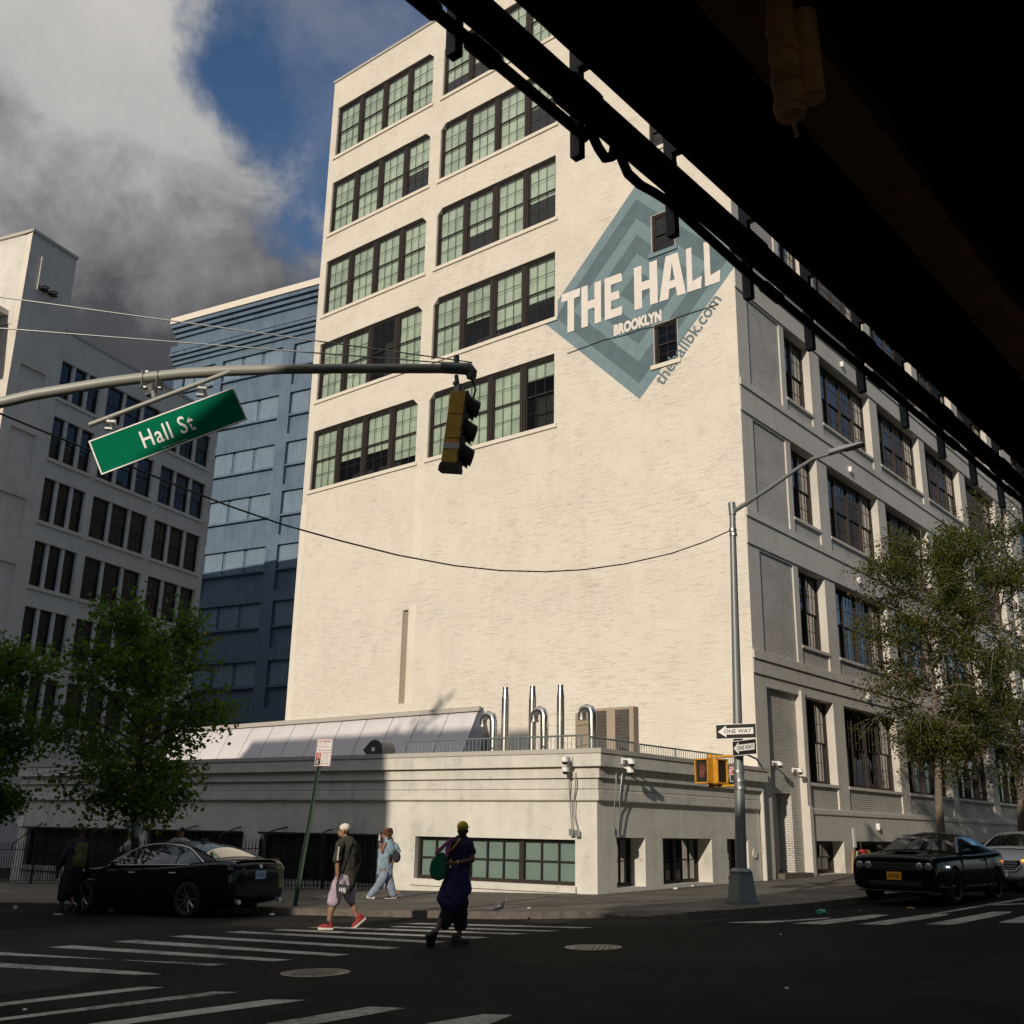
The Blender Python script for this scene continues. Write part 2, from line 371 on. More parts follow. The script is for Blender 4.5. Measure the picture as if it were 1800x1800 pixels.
def walkmat():
    m_ = bsdf('concrete_walk', (.2, .19, .17), .95, 0, .05); nt = m_.node_tree; b = nt.nodes['Principled BSDF']
    tc = nn(nt, 'ShaderNodeTexCoord'); o_ = tc.outputs['Object']
    f = mth(nt, 'ADD', mth(nt, 'MULTIPLY', noise(nt, o_, .6, 7, .65, .5), .6), mth(nt, 'MULTIPLY', noise(nt, o_, 12, 6, .7), .4))
    r = ramp(nt, f, [(.35, (.10, .092, .08)), (.5, (.15, .138, .12)), (.65, (.21, .19, .165))])
    bt = nn(nt, 'ShaderNodeTexBrick', offset=0.0, inp={'Scale': 1.0, 'Mortar Size': .012, 'Brick Width': 1.5, 'Row Height': 1.5})
    bt.inputs['Color1'].default_value = (1, 1, 1, 1); bt.inputs['Color2'].default_value = (.8, .8, .8, 1); bt.inputs['Mortar'].default_value = (.3, .3, .3, 1)
    lk(nt, o_, bt.inputs['Vector'])
    c = mixc(nt, .9, r.outputs[0], bt.outputs[0], 'MULTIPLY')
    sp = nn(nt, 'ShaderNodeTexVoronoi', inp={'Scale': 6.0}); lk(nt, o_, sp.inputs['Vector'])
    s2 = ramp(nt, sp.outputs['Distance'], [(.05, 1.0), (.10, 0.0)])
    c = mixc(nt, mth(nt, 'MULTIPLY', s2.outputs[0], .6), c, (.04, .035, .03)); lk(nt, c, b.inputs['Base Color'])
    bp = nn(nt, 'ShaderNodeBump', inp={'Strength': .4, 'Distance': .01}); lk(nt, noise(nt, o_, 30, 5, .7), bp.inputs['Height']); lk(nt, bp.outputs[0], b.inputs['Normal'])
walkmat(); worn('kerb_stone', (.16, .14, .12), (.08, .07, .06), 5, .9, .3, 30, spec=.1)
def sheet(name, poly, dz, mat, thick=0):
    b = MB(); tri = tessellate_polygon([[Vector((x, y, 0)) for x, y in poly]]); n = len(poly)
    vs_ = [(x, y, gz(x, y)+dz) for x, y in poly]
    b.add(vs_, [t for t in tri])
    if thick:
        b.add(vs_+[(x, y, z-thick) for x, y, z in vs_], [(i, (i+1) % n, n+(i+1) % n, n+i) for i in range(n)])
    return b.build(name, mat)
def struct(o): o['kind'] = 'structure'; return o
# ground: a tilted sheet near, level further out so that it reaches the horizon
b = MB(); gxs = [-900, -120, -60, -30, 0, 30, 60, 900]; gys = [-900, -60, -30, 0, 30, 60, 120, 900]
cl_ = lambda v, a, c: max(a, min(c, v))
b.add([(x, y, gz(cl_(x, -60, 30), cl_(y, -30, 60))) for y in gys for x in gxs], [(j*8+i, j*8+i+1, j*8+i+9, j*8+i+8) for j in range(7) for i in range(7)])
struct(b.build('road', MAT['asphalt']))
# sidewalk at the corner, with kerb and a dropped ramp
kerb = [(-60, 4.2), (-26, 12.9), (-18.4, 14.9), (-13.9, 16.15), (-12.9, 16.75), (-12.15, 17.5), (-11.2, 17.75), (-10.6, 18.1), (-10.15, 19.0), (-9.75, 21.5), (-9.62, 24), (-9.62, 120)]
inner = []
for i, p in enumerate(kerb):
    a = Vector(kerb[max(i-1, 0)]); c = Vector(kerb[min(i+1, len(kerb)-1)]); t = (c-a).normalized(); nrm = Vector((-t.y, t.x))
    inner.append((p[0]+nrm.x*.17, p[1]+nrm.y*.17))
KH = .13
walk = inner+[(-16, 120), (-16, 30), (-16, 23), (-40, 21), (-60, 19)]
o = struct(sheet('sidewalk', walk, KH-.004, MAT['concrete_walk'], .2))
ramp_h = lambda x, y: KH*(1-.88*max(0, 1-abs(Vector((x, y)).__sub__(Vector((-11.45, 17.65))).length)/1.05))
b = MB(); n = 0
kk = []
for i in range(len(kerb)-1):
    a, c, a2, c2 = Vector(kerb[i]), Vector(kerb[i+1]), Vector(inner[i]), Vector(inner[i+1])
    st = max(1, int((c-a).length/.35)) if i in range(3, 9) else max(1, int((c-a).length/2.4))
    for k in range(st): kk.append((a.lerp(c, k/st), a2.lerp(c2, k/st)))
kk.append((Vector(kerb[-1]), Vector(inner[-1])))
vs_ = []
for a, c in kk:
    h = ramp_h(a.x, a.y) if -12.6 < a.x < -10.4 and a.y < 19 else KH
    vs_ += [(a.x, a.y, gz(*a)-.1), (a.x, a.y, gz(*a)+h), (c.x, c.y, gz(*c)+max(h, KH-.002))]
b.add(vs_, [(i*3+j, i*3+j+1, i*3+j+4, i*3+j+3) for i in range(len(kk)-1) for j in (0, 1)])
struct(b.build('kerb', MAT['kerb_stone']))
struct(sheet('sidewalk_opposite', [(-80, -14), (-14.5, -6), (-14.5, -60), (-80, -60)], .1, MAT['concrete_walk'], .2))
# painted markings
def G2(px, py): p = gp(px, py); return (p.x, p.y)
def stripe(ps, name='crosswalk_stripe'):
    poly = [G2(*p) for p in ps]
    # split edges and wobble so that the paint has worn borders
    out_ = []
    for i in range(len(poly)):
        a, c = Vector(poly[i]), Vector(poly[(i+1) % len(poly)]); k = max(2, int((c-a).length/.18))
        for j in range(k):
            p = a.lerp(c, j/k); out_.append((p.x+random.uniform(-.008, .008), p.y+random.uniform(-.010, .010)))
    return struct(sheet(name, out_, .004, MAT['road_paint']))
cwA = [((-60, 1691), (0, 1693), (240, 1708), (285, 1713), (235, 1714), (-60, 1697)),
       ((-60, 1674), (0, 1674), (370, 1698), (402, 1695), (0, 1679.5), (-60, 1678)),
       ((83, 1665.5), (125, 1662), (513, 1687.5), (480, 1690)),
       ((196, 1655.5), (240, 1652.5), (616, 1678.5), (585, 1681)),
       ((296, 1646.5), (330, 1644.5), (703, 1666), (680, 1669)),
       ((394, 1639), (425, 1637), (785, 1655.5), (760, 1658)),
       ((474, 1635.5), (500, 1633.8), (862, 1648), (835, 1650)),
       ((540, 1630.5), (575, 1629), (928, 1641.5), (900, 1643)),
       ((682, 1629.5), (700, 1628), (985, 1636.5), (965, 1638)),
       ((700, 1624), (740, 1622.8), (1045, 1630.5), (1020, 1632))]
for c in cwA: stripe(c)
cwB = [((-80, 1776), (0, 1763), (250, 1735), (290, 1736), (0, 1769), (-80, 1784)),
       ((-80, 1800), (0, 1790), (375, 1743.5), (418, 1744.5), (0, 1795), (-80, 1812)),
       ((100, 1812), (160, 1800), (475, 1757), (541, 1758.5), (230, 1800), (150, 1822)),
       ((420, 1818), (470, 1800), (650, 1770), (711, 1773), (560, 1800), (500, 1820)),
       ((720, 1822), (750, 1800), (850, 1783), (900, 1785), (845, 1806), (820, 1825))]
for c in cwB: stripe(c)
cwC = [((1275, 1622), (1400, 1617), (1455, 1613), (1462, 1614.5), (1350, 1623)),
       ((1392, 1624), (1535, 1608), (1562, 1608.5), (1530, 1615), (1450, 1625)),
       ((1508, 1625), (1625, 1608), (1670, 1606), (1660, 1610), (1560, 1626)),
       ((1627, 1625), (1745, 1603), (1781, 1602.5), (1770, 1607), (1675, 1626)),
       ((1755, 1622), (1800, 1610), (1860, 1602), (1900, 1603), (1800, 1623))]
for c in cwC: stripe(c)
stripe(((1610, 1612), (1690, 1597), (1810, 1577), (1900, 1562), (1900, 1564), (1810, 1580), (1690, 1600)), 'lane_line')
stripe(((1740, 1590), (1850, 1586), (1850, 1588), (1745, 1592)), 'lane_line')
# litter strips of dirt along the kerb, grass tufts
# ------------------------------------------------------------------ walls
def rotm(rot): return Matrix.Rotation(R(rot), 4, 'Z')
def wall_grid(b, u0, u1, z0, z1, ops, d=0.0, reveal=.2, mi=0, rmi=None):
    """wall sheet in local xz (y = -d towards the viewer) with rectangular openings and their reveals"""
    us = sorted({u0, u1, *[o[0] for o in ops], *[o[1] for o in ops]}); zs = sorted({z0, z1, *[o[2] for o in ops], *[o[3] for o in ops]})
    us = [u for u in us if u0 <= u <= u1]; zs = [z for z in zs if z0 <= z <= z1]
    b.mi = mi; idx = {}
    base = len(b.v); b.v.extend([(u, -d, z) for z in zs for u in us]); nu = len(us)
    for j in range(len(zs)-1):
        for i in range(len(us)-1):
            cu, cz = (us[i]+us[i+1])/2, (zs[j]+zs[j+1])/2
            if any(o[0] < cu < o[1] and o[2] < cz < o[3] for o in ops): continue
            b.f.append([base+j*nu+i, base+j*nu+i+1, base+(j+1)*nu+i+1, base+(j+1)*nu+i]); b.m.append(mi); b.sm.append(False)
    b.mi = mi if rmi is None else rmi
    for o in ops:
        a0, a1, c0, c1 = o[:4]; r = o[4] if len(o) > 4 else reveal
        q = [(a0, c0), (a1, c0), (a1, c1), (a0, c1)]
        for k in range(4):
            (ua, za), (ub, zb) = q[k], q[(k+1) % 4]
            b.add([(ua, -d, za), (ua, -d+r, za), (ub, -d+r, zb), (ub, -d, zb)], [(0, 1, 2, 3)])
    b.mi = 0
def window_meshes(key, w, h, n, mull=.20, cover=None, cols=3, rows=2, deepen=.0):
    """double-hung windows side by side; local x right, z up, y inwards"""
    fr, gl, bl = MB(), MB(), MB(); J = .075
    fr.box(0, w, 0, .12, 0, .07).box(0, w, 0, .12, h-.09, h).box(0, J, 0, .12, .07, h-.09).box(w-J, w, 0, .12, .07, h-.09)
    uw = (w-2*J-(n-1)*mull)/n
    for k in range(n):
        x0 = J+k*(uw+mull); x1 = x0+uw
        if k < n-1:
            fr.box(x1, x1+mull, .0, .12, .07, h-.09); fr.box(x1+mull*.36, x1+mull*.64, -.03, 0, .07, h-.09)
        mid = .07+(h-.16)*.5; S = .05
        for (za, zb, y) in ((mid-.025, h-.09, .035), (.07, mid+.025, .075)):
            fr.box(x0, x1, y, y+.035, za, za+S).box(x0, x1, y, y+.035, zb-S, zb).box(x0, x0+S, y, y+.035, za+S, zb-S).box(x1-S, x1, y, y+.035, za+S, zb-S)
            for c in range(1, cols):
                xc = x0+S+(uw-2*S)*c/cols; fr.box(xc-.009, xc+.009, y+.004, y+.03, za+S, zb-S)
            for r_ in range(1, rows):
                zc_ = za+S+(zb-za-2*S)*r_/rows; fr.box(x0+S, x1-S, y+.006, y+.028, zc_-.009, zc_+.009)
            gl.add([(x0+S, y+.018, za+S), (x1-S, y+.018, za+S), (x1-S, y+.018, zb-S), (x0+S, y+.018, zb-S)], [(0, 1, 2, 3)])
        cv = cover[k] if cover else 1
        if cv > 0: bl.add([(x0, .17, h-.09-(h-.16)*cv), (x1, .17, h-.09-(h-.16)*cv), (x1, .17, h-.09), (x0, .17, h-.09)], [(0, 1, 2, 3)])
    return fr, gl, bl
def place_window(parent, key, w, h, n, loc, rot, fm, gm, bm_, cache={}, **kw):
    k = (key, w, h, n, tuple(kw.get('cover') or ()))
    if k not in cache:
        f, g, b_ = window_meshes(key, w, h, n, **kw)
        cache[k] = (f.mesh('window', fm), g.mesh('pane', gm), b_.mesh('blind', bm_) if b_.v else None)
    f, g, b_ = cache[k]
    o = obj('window', f, parent, loc, R(rot))
    obj('pane', g, o)
    if b_: obj('blind', b_, o)
    return o
def local(root, p): return Vector(p)-root.location
def facade(root, name, origin, rot, b, mats): return b.build(name, mats, root, local(root, origin), R(rot), fixn=False)
def each(root, name, origin, rot, boxes, mat, mb=None):
    for bx in boxes: facade(root, name, origin, rot, MB().box(*bx), [MAT[mat]])
def fpt(origin, rot, u, d, z):      # world point: u along, d outwards
    v = rotm(rot) @ Vector((u, -d, z)); return Vector(origin)+v

# ------------------------------------------------------------------ main building
XR, YF = -15.45, 31.0
main = empty('warehouse_building', (XR, YF, .1), 0, 'tall cream painted brick warehouse with a blue diamond painted on its blank wall', 'building')
OF = (-38.6, YF, 0); OR = (XR, YF, 0); TOP = 40.4
frows = [17.0+4.64*k for k in range(5)]
ops = []
for z in frows: ops += [(.45, 7.5, z, z+3.05), (8.2, 15.1, z, z+3.05)]
sw = [18.22, 22.86, 27.5, 32.14]
for z in sw: ops.append((19.75, 20.75, z, z+1.65, .16))
ops += [(7.18, 7.52, 6.55, 10.45, .14)]
b = MB(); wall_grid(b, 0, 23.15, -.6, TOP, ops, 0, .2)
nb_ = MB().box(7.18, 7.52, .125, .2, 6.55, 10.45); bsdf('old_brick', (.30, .25, .18), .9); facade(main, 'niche', OF, 0, nb_, [MAT['old_brick']])
for z in frows:     # splayed upper corners
    zt = z+3.05
    for u, s in ((7.5, -1), (8.2, 1)):
        b.add([(u, 0, zt), (u+s*.30, 0, zt), (u, 0, zt-.32), (u, .2, zt), (u+s*.30, .2, zt), (u, .2, zt-.32)], [(0, 1, 2), (1, 4, 5, 2), (0, 2, 5, 3)])
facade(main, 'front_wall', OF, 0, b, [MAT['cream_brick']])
# smooth rendered strips, sills, roof edge
each(main, 'window_sill', OF, 0, [(u0, u1, -.07, .02, z-.16, z) for z in frows for u0, u1 in ((.33, 7.62), (8.08, 15.25))]+[(19.62, 20.88, -.07, .02, z-.16, z) for z in sw if z != 22.86], 'sill_cream')
each(main, 'rendered_strip', OF, 0, [(7.54, 7.98, -.012, .0, 6.5, 10.6), (.0, .42, -.012, 0, 6.0, 16.4), (7.56, 8.14, -.010, 0, 11.5, 16.6), (22.45, 23.15, -.006, 0, 3.7, 6.6)], 'cream_plaster')
b = MB(); b.box(-.04, 23.2, -.06, .3, TOP, TOP+.14); facade(main, 'roof_coping', OF, 0, b, [MAT['coping']])
b = MB(); b.tube([onY(px, py, YF-.03) for px, py in ((997, 621.5), (1060, 598), (1098, 589), (1130, 577.5), (1148, 575), (1196, 556), (1262, 534.5))], .014, 5); b.build('ledge_shadow_line', MAT['frame_dark'], main, local(main, (0, 0, 0)))  # thin dark tube standing in for a ledge's shadow line across the mural
covL = [(1, 1, 1, .88), (1, 1, 1, .56), (1, 1, 1, 1), (1, 1, 0.0, 1), (1, .62, .62, .86)]
covR = [(.72, .62, 1, 1), (1, 1, 1, .52), (1, .66, 1, .56), (1, .56, .84, .62), (1, 1, 1, .24)]
covL = list(reversed(covL)); covR = list(reversed(covR))
for k, z in enumerate(frows):
    place_window(main, 'front', 7.05, 3.05, 4, local(main, fpt(OF, 0, .45, -.10, z)), 0, MAT['frame_brown'], MAT['glass_front'], MAT['blind_green'], mull=.27, cover=covL[k])
    place_window(main, 'front', 6.9, 3.05, 4, local(main, fpt(OF, 0, 8.2, -.10, z)), 0, MAT['frame_brown'], MAT['glass_front'], MAT['blind_green'], mull=.27, cover=covR[k])
for z in sw:
    place_window(main, 'small', 1.0, 1.65, 1, local(main, fpt(OF, 0, 19.75, -.06, z)), 0, MAT['frame_brown'], MAT['glass_dark'], MAT['blind_grey'], cover=(0,), cols=2)
# right facade
LEN = 84
bays = [(3.85, 6.15, 2), (7.1, 12.4, 4), (13.3, 18.7, 4), (19.5, 24.8, 4), (25.8, 31.2, 4), (32.4, 33.9, 1), (36.2, 41.6, 4), (42.5, 47.8, 4), (48.7, 54, 4), (54.9, 60.2, 4), (61.2, 63.4, 2), (66, 71.2, 4), (72.2, 77.5, 4)]
levels = [(8.05, 10.87, 7.34), (12.73, 15.60, 12.08), (17.42, 20.30, 16.80), (22.1, 25.0, 21.4), (26.75, 29.65, 26.1), (31.4, 34.3, 30.7), (36.0, 38.9, 35.3)]
bands = [(6.62, 7.09), (10.91, 11.83), (15.64, 16.56), (20.34, 21.13), (25.05, 25.85), (29.7, 30.45), (34.35, 35.05), (39.0, 40.4)]
ops = []; brick = []; pan = (.85, 3.45)
for s, h, c in levels:
    for u0, u1, n in bays: ops.append((u0, u1, c, h, .42)); brick.append((u0, u1, c, s-.1))
    ops.append((pan[0], pan[1], c, h-.05, .06))
for u0, u1, n in bays: ops.append((u0, u1, 2.55, 6.26, .42)); brick.append((u0, u1, 2.55, 3.28))
ops.append((.86, 3.32, .3, 6.26, .16))
for u0, u1, n in bays: ops.append((u0, u1 if n < 4 else u0+4.6, .45, 1.5, .45))
b = MB(); wall_grid(b, 0, LEN, -.6, TOP, ops, 0, .42)
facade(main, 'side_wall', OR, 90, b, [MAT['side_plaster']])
b = MB()
for u0, u1, z0, z1 in brick: b.add([(u0, .06, z0), (u1, .06, z0), (u1, .06, z1), (u0, .06, z1), (u0, .4, z1), (u1, .4, z1)], [(0, 1, 2, 3), (3, 2, 5, 4)])
for s, h, c in levels: b.add([(pan[0], .055, c), (pan[1], .055, c), (pan[1], .055, h-.05), (pan[0], .055, h-.05)], [(0, 1, 2, 3)])
wall_grid(b, .86, 3.32, .3, 6.26, [(1.42, 2.58, .3, 2.97, .55)], -.155, .55)
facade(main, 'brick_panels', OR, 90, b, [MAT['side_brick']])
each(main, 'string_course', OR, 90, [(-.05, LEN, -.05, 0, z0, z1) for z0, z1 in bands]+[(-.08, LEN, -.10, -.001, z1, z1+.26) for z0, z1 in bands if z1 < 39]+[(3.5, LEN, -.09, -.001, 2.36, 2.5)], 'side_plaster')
pb_ = [(3.55, LEN, -.05, 0, 1.5, 2.36)]; prev = 3.55
for u0, u1, n in bays:
    ue = u1 if n < 4 else u0+4.6
    pb_ += [(prev, u0, -.05, 0, -.3, 1.5), (u0, ue, -.05, 0, -.3, .45)]; prev = ue
b = MB()
for q_ in pb_+[(prev, LEN, -.05, 0, -.3, 1.5)]: b.box(*q_)
facade(main, 'plinth', OR, 90, b, [MAT['side_plaster']])
each(main, 'pilaster', OR, 90, [(3.32, 3.56, -.14, 0, -.3, 2.6), (3.32, 3.60, -.08, 0, 2.6, 6.4)], 'side_plaster')
each(main, 'window_sill', OR, 90, [(u0-.03, u1+.03, -.03, .35, s-.1, s) for s, h, c in levels+[(3.38, 0, 0)] for u0, u1, n in bays], 'side_plaster')
rnd = random.Random(3)
for s, h, c in levels+[(3.38, 6.26, 0)]:
    for u0, u1, n in bays:
        place_window(main, 'side', round(u1-u0, 2), round(h-s, 2), n, local(main, fpt(OR, 90, u0, -.30, s)), 90, MAT['frame_brown'], MAT['glass_side'], MAT['blind_grey'],
                     mull=.12, cover=rnd.choice([(1, 1, 1, 1), (1, 0, 0, 1), (0, 1, 1, .5), (1, 1, 0, 0)])[:n])
for u0, u1, n in bays:
    ue = u1 if n < 4 else u0+4.6
    place_window(main, 'base', round(ue-u0, 2), 1.05, max(1, n-1), local(main, fpt(OR, 90, u0, -.36, .45)), 90, MAT['frame_brown'], MAT['glass_dark'], MAT['blind_grey'], mull=.1, cover=None, cols=3, rows=1)
# interior backing and closed volume
b = MB(); b.box(.25, 22.2, 1.2, 1.25, 0, 40.2); facade(main, 'interior', OF, 0, b, [MAT['room_dark']])
b = MB(); b.box(1.3, LEN-.4, 1.5, 1.55, 0, 40.2); facade(main, 'interior', OR, 90, b, [MAT['room_dark']])
b = MB(); b.add([(-38.6, 31, 40.38), (XR, 31, 40.38), (XR, 31+LEN, 40.38), (-38.6, 31+LEN, 40.38)], [(0, 1, 2, 3)])
b.add([(-38.6, 31, -.6), (-38.6, 31+LEN, -.6), (-38.6, 31+LEN, 40.4), (-38.6, 31, 40.4)], [(0, 1, 2, 3)])
b.add([(-38.6, 31+LEN, -.6), (XR, 31+LEN, -.6), (XR, 31+LEN, 40.4), (-38.6, 31+LEN, 40.4)], [(0, 1, 2, 3)])
b.build('rear_walls', MAT['cream_plaster'], main, local(main, (0, 0, 0)), fixn=False)
# side door
b = MB(); b.box(1.46, 2.54, .60, .66, .58, 2.95); b.box(1.42, 1.5, .54, .7, .5, 2.97).box(2.5, 2.58, .54, .7, .5, 2.97)
facade(main, 'door', OR, 90, b, [MAT['grey_paint']])
b = MB(); b.box(1.1, 3.2, -.18, .7, .22, .52); facade(main, 'doorstep', OR, 90, b, [MAT['kerb_stone']])
# small wall lights
for u, z in [(9.3, zz) for zz in (2.03, 6.82, 11.4, 16.05, 20.73)]+[(22.4, zz) for zz in (2.03, 6.82, 11.4, 16.05, 20.73)]+[(35.0, zz) for zz in (11.4, 16.05, 20.73)]:
    b = MB(); b.box(-.055, .055, -.13, 0, -.11, .11); b.box(-.04, .04, -.11, -.03, -.14, -.11)
    b.build('wall_light', MAT['white_plastic'], main, local(main, fpt(OR, 90, u, .05, z)), R(90), bevel=.015)

# mural: diamond, chevrons and lettering painted on the front wall
worn('mural_light', (.155, .225, .25), (.20, .275, .30), 2, .85, .25, 30)
worn('mural_dark', (.092, .138, .155), (.12, .17, .19), 2, .85, .25, 30)
worn('mural_white', (.76, .70, .64), (.68, .62, .56), 3, .85, .15, 30)
worn('mural_text', (.12, .17, .19), (.15, .20, .22), 3, .85, .1, 30)
MX, MZ = -19.52, 21.62
each(main, 'window_sill', OF, 0, [(19.62, 20.88, -.07, .02, 22.70, 22.86)], 'mural_light')
def clip(poly, f):      # keep the part of the polygon where f >= 0
    o_ = []
    for i in range(len(poly)):
        a, c = poly[i], poly[(i+1) % len(poly)]; fa, fc = f(a), f(c)
        if fa >= 0: o_.append(a)
        if fa*fc < 0:
            t = fa/(fa-fc); o_.append((a[0]+(c[0]-a[0])*t, a[1]+(c[1]-a[1])*t))
    return o_
holes = [(-18.87, -17.83, z-.17, z+1.67) for z in sw]
def paint_poly(poly, lvl, mat, name, parent):
    poly = clip(poly, lambda p: XR-p[0])
    parts = [poly]
    # leave out the windows: cut into horizontal strips around them
    cells = []
    zs = sorted({-99, 99, *[v for h in holes for v in h[2:4]], frows[1]-.16, frows[1]+3.05})
    for za, zb in zip(zs[:-1], zs[1:]):
        strip = clip(clip(poly, lambda p: p[1]-za), lambda p: zb-p[1])
        if len(strip) < 3: continue
        zc_ = (za+zb)/2; xs = [(-99, 99)]
        for h in holes:
            if h[2] < zc_ < h[3]: xs = [(-99, h[0]), (h[1], 99)]
        if frows[1]-.16 < zc_ < frows[1]+3.05: xs = [(max(a, -23.35), c) for a, c in xs if c > -23.35]
        for xa, xb in xs:
            q = clip(clip(strip, lambda p: p[0]-xa), lambda p: xb-p[0])
            if len(q) >= 3: cells.append(q)
    b = MB()
    for q in cells: b.add([(x, YF-.002-.003*lvl, z) for x, z in q], [tuple(range(len(q)))])
    return b.build(name, mat, parent, local(main, (0, 0, 0)))
def dia(r): return [(MX-r, MZ), (MX, MZ-r), (MX+r, MZ), (MX, MZ+r)]
mur = None
for i, (r, m_) in enumerate(((4.57, 'mural_light'), (3.93, 'mural_dark'), (3.05, 'mural_light'), (2.33, 'mural_dark'), (1.52, 'mural_light'), (.8, 'mural_dark'))):
    if mur is None: mur = paint_poly(dia(r), i, MAT[m_], 'painted_diamond', main)
    else:
        o = paint_poly(dia(r), i, MAT[m_], 'painted_band', mur); o.location = (0, 0, 0)
def T(*a): return a
glyph = {   # unit boxes: blocky condensed capitals with clipped terminals
    'T': [[(0, .80), (.04, 1.0), (1, 1.0), (.96, .80), (.68, .80), (.68, 0), (.34, .0), (.34, .80)]],
    'H': [[(0, 0), (0, 1), (.33, 1), (.33, .60), (.67, .60), (.67, 1), (1, 1), (1, 0), (.67, 0), (.67, .40), (.33, .40), (.33, 0)]],
    'E': [[(0, 0), (0, 1), (.95, 1), (1, .80), (.36, .80), (.36, .60), (.80, .60), (.84, .41), (.36, .41), (.36, .20), (.98, .20), (.94, 0)]],
    'A': [[(0, 0), (.28, 1), (.74, 1), (1, 0), (.68, 0), (.63, .22), (.39, .22), (.34, 0)], [(.42, .40), (.60, .40), (.51, .80)]],
    'L': [[(0, 0), (0, 1), (.37, 1), (.37, .21), (1, .27), (.93, 0)]],
}
letters = [('T', -23.16, -22.20), ('H', -22.15, -21.20), ('E', -21.03, -20.20), ('H', -19.66, -18.62), ('A', -18.56, -17.42), ('L', -17.36, -16.74), ('L', -16.62, -15.98)]
b = MB()
for ch, x0, x1 in letters:
    g = glyph[ch]; P = lambda p: (x0+(x1-x0)*p[0], 20.74+1.80*p[1]+.0*p[0])
    loops = [[Vector((*P(p), 0)) for p in lp] for lp in g]
    flat = [v for l_ in loops for v in l_]; tri = tessellate_polygon(loops)
    b.add([(v.x, YF-.027, v.y) for v in flat], [t for t in tri])
o = b.build('painted_letters', MAT['mural_white'], mur)
MW = Matrix.Translation((-20.62, YF-.027, 19.93)) @ Matrix(((1, 0, 0, 0), (0, 0, -1, 0), (0, 1, 0, 0), (0, 0, 0, 1)))
text_fit('BROOKLYN', 2.14, .48, MW, 'painted_letters', MAT['mural_white'], mur, bold=.06)
c45 = math.sqrt(.5)
M45 = Matrix.Translation((-18.52, YF-.010, 17.30)) @ Matrix(((c45*.97, -c45, 0, 0), (0, 0, -1, 0), (c45*1.03, c45, 0, 0), (0, 0, 0, 1)))
text_fit('thehallbk.com', 3.72, .56, M45, 'painted_address', MAT['mural_text'], main, bold=.014).location = local(main, (0, 0, 0))

# ------------------------------------------------------------------ low corner annex
LA = math.degrees(math.atan2(.1103, .9939))
LC = Vector((XR, 22.24, 0)); LR = LA
dl = Vector((-math.cos(R(LA)), -math.sin(R(LA)), 0)); nl = Vector((math.sin(R(LA)), -math.cos(R(LA)), 0))
low = empty('corner_annex', (XR, 22.24, .2), 0, 'low cream corner building with stepped ledges and barred basement windows', 'building')
def lw(px, py): return pl(px, py, LC, nl)
def lu(px, py): p = lw(px, py)-LC; return p.dot(-dl)
fw = [(lu(730, 1471), lu(1011, 1475), .38, 1.46), (lu(463, 1465), lu(665, 1465), -.1, 1.45), (lu(260, 1460), lu(428, 1463), -.2, 1.45), (lu(48, 1456), lu(227, 1458), -.3, 1.45)]
U0 = -23.7
b = MB(); wall_grid(b, U0, 0, -1, 3.5, [(*f_, .22) for f_ in fw], 0, .22); facade(low, 'front_wall', LC, LR, b, [MAT['low_plaster']])
rw = [(.84, 2.17, .34, 1.53), (3.03, 5.66, .36, 1.53), (6.56, 7.88, .38, 1.53)]
b = MB(); wall_grid(b, 0, 8.7, -1, 3.5, [(*f_, .55) for f_ in rw], 0, .55); facade(low, 'side_wall', LC, 90, b, [MAT['low_plaster']])
for i, (u0, u1, z0, z1) in enumerate(fw):
    place_window(low, 'lowf', round(u1-u0, 2), round(z1-z0, 2), (3, 3, 2, 3)[i], local(low, fpt(LC, LR, u0, -.12, z0)), LR, MAT['frame_brown'], MAT['glass_front' if i == 0 else 'glass_dark'], MAT['blind_green'], mull=.16, cols=3, rows=2, cover=(1, 1, 1)[:(3, 3, 2, 3)[i]]) if False else None
def fixed_window(parent, w, h, n, cols, loc, rot, gm, blm):
    fr, gl, bl = MB(), MB(), MB()
    fr.box(0, w, 0, .1, 0, .09).box(0, w, 0, .1, h-.06, h).box(0, .07, 0, .1, .09, h-.06).box(w-.07, w, 0, .1, .09, h-.06)
    uw = (w-.14-(n-1)*.13)/n
    for k in range(n):
        x0 = .07+k*(uw+.13); x1 = x0+uw
        if k < n-1: fr.box(x1, x1+.13, -.01, .1, .09, h-.06)
        for c in range(1, cols): xc = x0+uw*c/cols; fr.box(xc-.016, xc+.016, .02, .06, .09, h-.06)
        zc_ = .09+(h-.15)*.5; fr.box(x0, x1, .022, .058, zc_-.016, zc_+.016)
    gl.add([(.07, .05, .09), (w-.07, .05, .09), (w-.07, .05, h-.06), (.07, .05, h-.06)], [(0, 1, 2, 3)])
    o = obj('window', fr.mesh('window', MAT['frame_brown']), parent, loc, R(rot)); obj('pane', gl.mesh('pane', gm), o)
    if blm:
        bl.add([(.05, .12, .05), (w-.05, .12, .05), (w-.05, .12, h-.03), (.05, .12, h-.03)], [(0, 1, 2, 3)]); obj('blind', bl.mesh('blind', blm), o)
    return o
worn('blind_teal', (.20, .265, .245), (.25, .315, .29), 1.2, .7, 0)
worn('blind_dim', (.10, .16, .155), (.13, .20, .19), 1.2, .7, 0)
for i, (u0, u1, z0, z1) in enumerate(fw):
    fixed_window(low, u1-u0, z1-z0, (3, 3, 2, 2)[i], 3, local(low, fpt(LC, LR, u0, -.16, z0)), LR, MAT['glass_front'], MAT['blind_teal' if i == 0 else 'blind_dim'])
for u0, u1, z0, z1 in rw:
    fixed_window(low, u1-u0, z1-z0, 2 if u1-u0 > 2 else 1, 3, local(low, fpt(LC, 90, u0, -.45, z0)), 90, MAT['glass_side'], MAT['blind_teal'])
